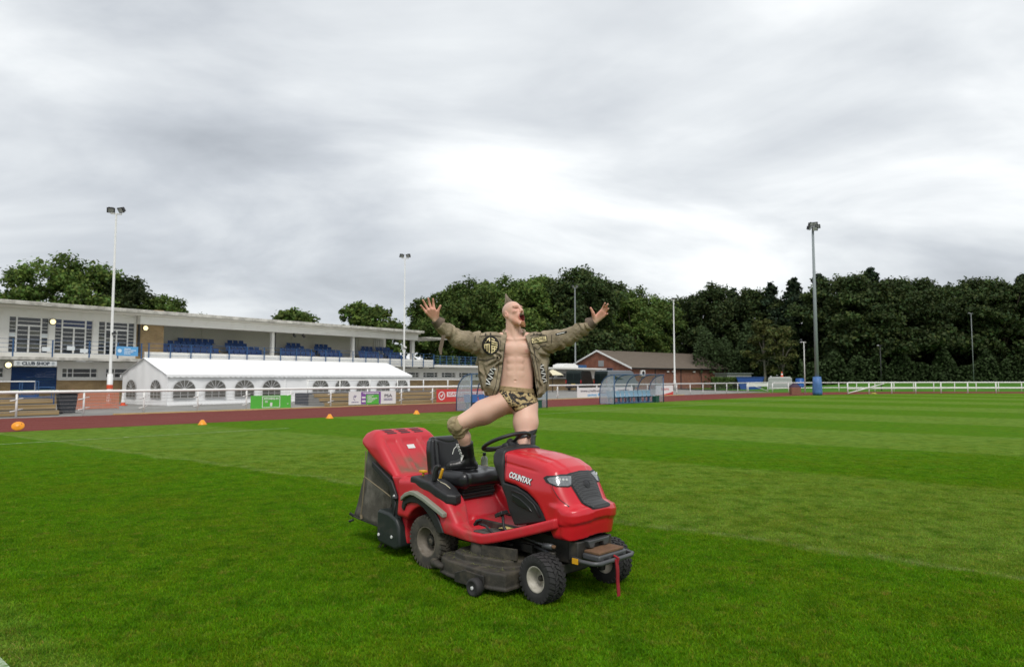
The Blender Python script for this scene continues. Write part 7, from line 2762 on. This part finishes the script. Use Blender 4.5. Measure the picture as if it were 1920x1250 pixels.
def em(poly):
    jdecal([(ec + a * 0.068, ez + b * 0.077) for a, b in poly], 'emblem_stroke', m_cream, 0.0095, 5, pt_o)


for poly in ([(-0.42, 0.80), (-0.10, 0.98), (-0.08, 0.45), (-0.22, 0.45), (-0.22, 0.75), (-0.5, 0.5), (-0.75, 0.38), (-0.66, 0.28)],
             [(-0.88, 0.12), (-0.12, 0.22), (-0.12, -0.92), (-0.28, -0.86), (-0.28, 0.06), (-0.42, 0.04), (-0.42, -0.78), (-0.58, -0.68), (-0.58, 0.02), (-0.70, 0.0), (-0.72, -0.52), (-0.90, -0.22)],
             [(0.10, 0.94), (0.55, 0.72), (0.52, 0.60), (0.10, 0.78)], [(0.10, 0.62), (0.92, 0.34), (0.92, 0.22), (0.10, 0.48)],
             [(0.10, 0.36), (0.94, 0.10), (0.94, -0.02), (0.10, 0.16)],
             [(0.10, 0.02), (0.92, -0.12), (0.88, -0.28), (0.10, -0.16)], [(0.10, -0.30), (0.80, -0.42), (0.74, -0.54), (0.10, -0.46)], [(0.10, -0.62), (0.66, -0.66), (0.50, -0.80), (0.10, -0.96)],
             [(0.08, 0.0), (0.24, -0.02), (0.24, -0.9), (0.08, -0.96)], [(0.46, -0.1), (0.60, -0.12), (0.56, -0.74), (0.46, -0.8)], [(0.78, -0.12), (0.92, -0.14), (0.82, -0.42), (0.72, -0.5)]):
    em(poly)
# name patch
px0, pz0 = 0.252, 2.045
np_ = jdecal([(px0 - 0.066, pz0 - 0.030), (px0 + 0.066, pz0 - 0.012), (px0 + 0.062, pz0 + 0.034), (px0 - 0.070, pz0 + 0.016)], 'name_patch', m_cream, 0.007, 10)
jdecal([(px0 - 0.072, pz0 - 0.037), (px0 + 0.073, pz0 - 0.017), (px0 + 0.068, pz0 + 0.041), (px0 - 0.077, pz0 + 0.023)], 'patch_border', m_patchb, 0.0045, 10)
tm = text_mesh('GRADWELL', 0.05, 0, 0.001)
co = np.zeros(len(tm.vertices) * 3)
tm.vertices.foreach_get('co', co)
co = co.reshape(-1, 3)
co[:, 0] *= 0.118 / (co[:, 0].max() - co[:, 0].min())
Pq = np.stack([px0 - 0.002 + co[:, 0], np.full(len(co), 6.10), pz0 + 0.002 + co[:, 1] * 0.95 + 0.14 * co[:, 0]], 1)
Pq = snap(Pq, (0, 1, 0), jf, off=0.0095)
tm.vertices.foreach_set('co', (Pq - PB).astype(np.float32).ravel())
tm.update()
link('name_lettering', tm, m_patchb, np_, fix=False)
# laced slits on both front panels
for (ax_, az_), (bx_, bz_), wd in (((-0.165, 1.80), (-0.235, 1.62), 0.028), ((0.272, 1.83), (0.308, 1.64), 0.022)):
    a_, b_ = np.array([ax_, az_]), np.array([bx_, bz_])
    dv = unit(b_ - a_)
    nv_ = np.array([-dv[1], dv[0]])
    ln = np.linalg.norm(b_ - a_)
    out = [a_ + dv * ln * f + nv_ * wd * math.sin(math.pi * min(1, f * 1.0)) ** 0.6 for f in np.linspace(0, 1, 9)] + [a_ + dv * ln * f - nv_ * wd * math.sin(math.pi * f) ** 0.6 for f in np.linspace(1, 0, 9)[1:-1]]
    so_ = jdecal([tuple(p) for p in out], 'laced_slit', m_patchb, 0.005, 10)
    for k in range(7):
        f = 0.12 + 0.76 * k / 6
        c_ = a_ + dv * ln * f
        sg = 1
        sg = 1 if k % 2 else -0.35
        p_, q_ = c_ - nv_ * wd * (0.95 if k % 2 else 0.6) - dv * 0.010 * sg, c_ + nv_ * wd * (0.7 if k % 3 else 1.0) + dv * 0.010 * sg
        tn = unit(q_ - p_)
        tv = np.array([-tn[1], tn[0]]) * 0.0042
        jdecal([tuple(p_ - tv), tuple(q_ - tv), tuple(q_ + tv), tuple(p_ + tv)], 'lace', m_lace, 0.010, 5, so_)
# seams, pocket flaps and zip bands
def strip(pts2, w_, name, mat, off=0.005):
    p = np.array(pts2, float)
    tt = np.gradient(p, axis=0)
    tt /= np.linalg.norm(tt, axis=1)[:, None]
    nn = np.stack([-tt[:, 1], tt[:, 0]], 1) * w_ / 2
    jdecal([tuple(v) for v in (p + nn)] + [tuple(v) for v in (p - nn)[::-1]], name, mat, off, 12)


strip([(-0.062, 2.03), (-0.092, 1.76), (-0.122, 1.60), (-0.155, 1.53)], 0.007, 'zip_band', m_seam)
strip([(-0.105, 2.04), (-0.125, 1.78), (-0.150, 1.62), (-0.185, 1.53)], 0.005, 'seam', m_seam)
strip([(0.152, 2.02), (0.208, 1.80), (0.232, 1.62), (0.246, 1.53)], 0.006, 'zip_band', m_seam)
strip([(0.185, 2.03), (0.235, 1.80), (0.262, 1.62)], 0.005, 'seam', m_seam)
strip([(-0.30, 2.075), (-0.19, 2.09), (-0.10, 2.08)], 0.007, 'seam', m_seam)
strip([(-0.31, 1.865), (-0.24, 1.855), (-0.15, 1.885)], 0.010, 'seam', m_seam)
strip([(-0.315, 1.84), (-0.30, 1.70), (-0.27, 1.58)], 0.006, 'seam', m_seam)
strip([(0.21, 1.975), (0.24, 1.955), (0.27, 1.985), (0.315, 1.995)], 0.007, 'pocket_flap_edge', m_seam)
strip([(0.205, 1.985), (0.215, 1.90), (0.25, 1.85)], 0.005, 'seam', m_seam)
strip([(0.17, 2.085), (0.25, 2.10), (0.32, 2.085)], 0.006, 'seam', m_seam)
strip([(0.34, 1.82), (0.335, 1.70), (0.32, 1.58)], 0.006, 'seam', m_seam)
strip([(-0.345, 2.02), (-0.335, 2.08)], 0.006, 'seam', m_seam)
strip([(0.36, 2.01), (0.365, 2.09)], 0.006, 'seam', m_seam)
for cx, cz in ((-0.245, 2.098), (-0.20, 2.102), (0.205, 2.098), (0.235, 2.100), (0.27, 2.10)):
    jdecal(circ(cx, cz, 0.008, 0.014, 8), 'eyelet', m_seam, 0.005, 4)
slz = [(0.405, 2.098), (0.50, 2.122)]
jdecal([(0.40, 2.082), (0.50, 2.104), (0.498, 2.122), (0.398, 2.100)], 'sleeve_zip', m_patchb, 0.005, 8)
jdecal([(0.41, 2.090), (0.48, 2.105), (0.478, 2.110), (0.41, 2.096)], 'zip_puller', m_lace, 0.008, 6)
# tattered strap hanging from the right sleeve
sp0 = V3(-0.60, 6.12, 2.05)
stv = [(-0.61, 6.10, 2.075), (-0.625, 6.10, 2.02), (-0.64, 6.10, 1.95), (-0.635, 6.10, 1.90)]
MB().grid([[Vector(V3(*p) - PB) + Vector((dx, 0.01 * dx, 0)) for dx in (-0.017 + 0.010 * (i == 3), 0.0, 0.017 - 0.010 * (i == 3))] for i, p in enumerate(stv)]).build('hanging_strap', m_rib, jacket, thick=0.006)

# knee pad
K = Field((-0.64, 6.20, 1.10), (-0.36, 6.52, 1.42), 0.005)
thd = unit(hipR - knR)
shd = unit(anR - knR)


def f_pad(P):
    d = smin(sd_cone(P, knR + thd * 0.065, knR, 0.080, 0.076), sd_cone(P, knR, knR + shd * 0.10, 0.076, 0.063), 0.03)
    d = smin(d, sd_ell(P, knR + V3(-0.025, -0.03, 0.005), (0.065, 0.065, 0.075)), 0.03)
    d = d + 0.007 * vnoise(P, 22, 2) + 0.005 * np.sin((P @ shd) * 120 + 9 * vnoise(P, 14, 3)) * sstep(-0.3, 0.4, vnoise(P, 11, 5))
    d = smax(d, (P - (knR + thd * 0.085)) @ thd, 0.012)
    return smax(d, (P - (knR + shd * 0.115)) @ shd, 0.012)


K.op(f_pad, k=0.001)
m_pad = pm('tan_kneepad', (0.34, 0.265, 0.150), rough=0.85, var=0.15, scale=20, dirt=(0.12, 0.085, 0.05), dirt_amt=0.3, dirt_scale=18, bump=0.3, bscale=60)
child_field(K, 'knee_pad', m_pad, 1)


def boot(an, toe, top, sole_z, name, toe_dir):
    lo = np.minimum(np.minimum(an, toe), top) - 0.13
    hi = np.maximum(np.maximum(an, toe), top) + 0.13
    Bf = Field(lo, hi, 0.0055)
    heel = an - toe_dir * 0.045
    heel[2] = sole_z + 0.04
    tz = toe.copy()
    tz[2] = sole_z + 0.036
    mid = heel + (tz - heel) * 0.55 + V3(0, 0, 0.018)

    def f(P):
        d = sd_cone(P, top, an, 0.074, 0.054)
        d = smin(d, sd_cone(P, an, heel, 0.046, 0.038), 0.03)
        d = smin(d, sd_cone(P, an + V3(0, 0, -0.01), mid, 0.045, 0.042), 0.03)
        d = smin(d, sd_cone(P, mid, tz, 0.042, 0.038), 0.03)
        d = smin(d, sd_cone(P, heel, tz, 0.038, 0.042), 0.02)
        d = d + 0.0025 * vnoise(P, 25, 7)
        ax_ = unit(top - an)
        d = smax(d, (P - top) @ ax_, 0.006)
        sole = smax(sd_cone(P, heel * V3(1, 1, 0) + V3(0, 0, sole_z + 0.03), tz * V3(1, 1, 0) + V3(0, 0, sole_z + 0.03), 0.046, 0.047), np.abs(P[..., 2] - sole_z - 0.012) - 0.012, 0.004)
        d = smin(d, sole, 0.003)
        return smax(d, sole_z - P[..., 2], 0.003)
    Bf.op(f, k=0.001)
    o = child_field(Bf, name, m_boot, 0)
    # laces: crosses down the shin and over the instep
    path = [top + toe_dir * 0.068 + V3(0, -0.036, -0.012), an + toe_dir * 0.064 + V3(0, -0.034, 0.035), mid + toe_dir * -0.005 + V3(0, -0.034, 0.040)]
    side = np.cross(toe_dir, V3(0, 0, 1))
    lc = MB()
    n = 9
    for k in range(n):
        f = k / (n - 1) * 2
        i = min(1, int(f))
        p = path[i] + (path[i + 1] - path[i]) * (f - i)
        dn = unit(path[i + 1] - path[i]) * 0.012
        for sg in (-1, 1):
            a_, b_ = p + side * 0.026 * sg - dn, p - side * 0.026 * sg + dn
            m_ = (a_ + b_) / 2 + unit(np.cross(side, path[1] - path[0]) * 0 + toe_dir * (1 - i) + V3(0, 0, 1) * i) * 0.012
            lc.tube([Vector(a_ - PB), Vector(m_ - PB), Vector(b_ - PB)], 0.0050, 5)
    b0 = path[0] - PB
    lc.tube([Vector(b0), Vector(b0 + toe_dir * 0.035 + V3(0, -0.01, -0.03)), Vector(b0 + toe_dir * 0.05 + V3(0, -0.01, -0.08))], 0.004, 5)
    lc.build('boot_lace', m_lace, o)
    return o


td = unit(V3(-0.95, -0.32, 0))
boot(V3(-0.405, 6.495, 0.925), V3(-0.575, 6.445, 0.87), V3(-0.437, 6.438, 1.085), 0.836, 'boot', td)
boot(V3(0.142, 6.335, 0.545), V3(0.13, 6.17, 0.47), V3(0.134, 6.300, 0.735), 0.447, 'boot', unit(V3(-0.05, -1, 0)))
# hair: a stiff mohawk spike, and the beard
hm = MB()
rb = random.Random(9)
for i in range(95):
    f = rb.uniform(-0.075, 0.035)
    b0 = H(f, rb.uniform(-0.010, 0.010), 0.108 - 0.9 * max(0, f) ** 1.5 - 3.5 * (f + 0.02) ** 2)
    tip = H(-0.030 + 0.30 * (f + 0.02) + rb.uniform(-0.006, 0.006), rb.uniform(-0.004, 0.004), 0.232 - 1.0 * abs(f + 0.02) + rb.uniform(-0.015, 0.0))
    hm.tube([Vector(b0 - PB), Vector((b0 * 0.5 + tip * 0.5) - PB), Vector(tip - PB)], [0.0105, 0.008, 0.0015], 5)
hm.build('mohawk', m_hair, person, smooth=True)
# black knee brace on the standing leg
KB = Field(knL - V3(0.17, 0.16, 0.16), knL + V3(0.17, 0.20, 0.20), 0.0055)


def f_brace(P):
    leg = smin(sd_cone(P, hipL + (knL - hipL) * 0.45, knL, 0.110, 0.066), sd_cone(P, knL, anL, 0.068, 0.05), 0.04) - 0.009
    n1 = unit(V3(-0.22, 0.0, 0.97))
    b1 = smax(leg, np.abs((P - knL - V3(0.0, 0, 0.100)) @ n1) - 0.022, 0.004)
    n2 = unit(V3(0.25, 0.0, 0.97))
    b2 = smax(leg, np.abs((P - knL - V3(0.0, 0, -0.075)) @ n2) - 0.028, 0.004)
    sd_ = smax(smax(leg - 0.004, 0.045 - (P[..., 0] - knL[0]), 0.004), np.abs(P[..., 2] - knL[2]) - 0.09, 0.004)
    return np.minimum(np.minimum(b1, b2), sd_)


KB.op(f_brace, k=0.001)
child_field(KB, 'knee_brace', m_boot, 0)
Bd = Field(H(0.06, 0, -0.13) - 0.12, H(0.06, 0, -0.13) + 0.12, 0.0042)


def f_beard(P):
    q = (P - hc) @ HB
    d = sd_ell(q, (0.078, 0, -0.142), (0.026, 0.030, 0.030))
    d = smin(d, sd_cone(q, (0.080, 0, -0.150), (0.096, 0, -0.178), 0.020, 0.008), 0.012)
    d = smin(d, sd_cone(q, (0.058, 0.030, -0.120), (0.075, 0.012, -0.140), 0.012, 0.016), 0.012)
    d = smin(d, sd_cone(q, (0.058, -0.030, -0.120), (0.075, -0.012, -0.140), 0.012, 0.016), 0.012)
    return d + 0.004 * vnoise(P, 90, 1)


Bd.op(f_beard, k=0.001)
child_field(Bd, 'beard', m_beard, 0)
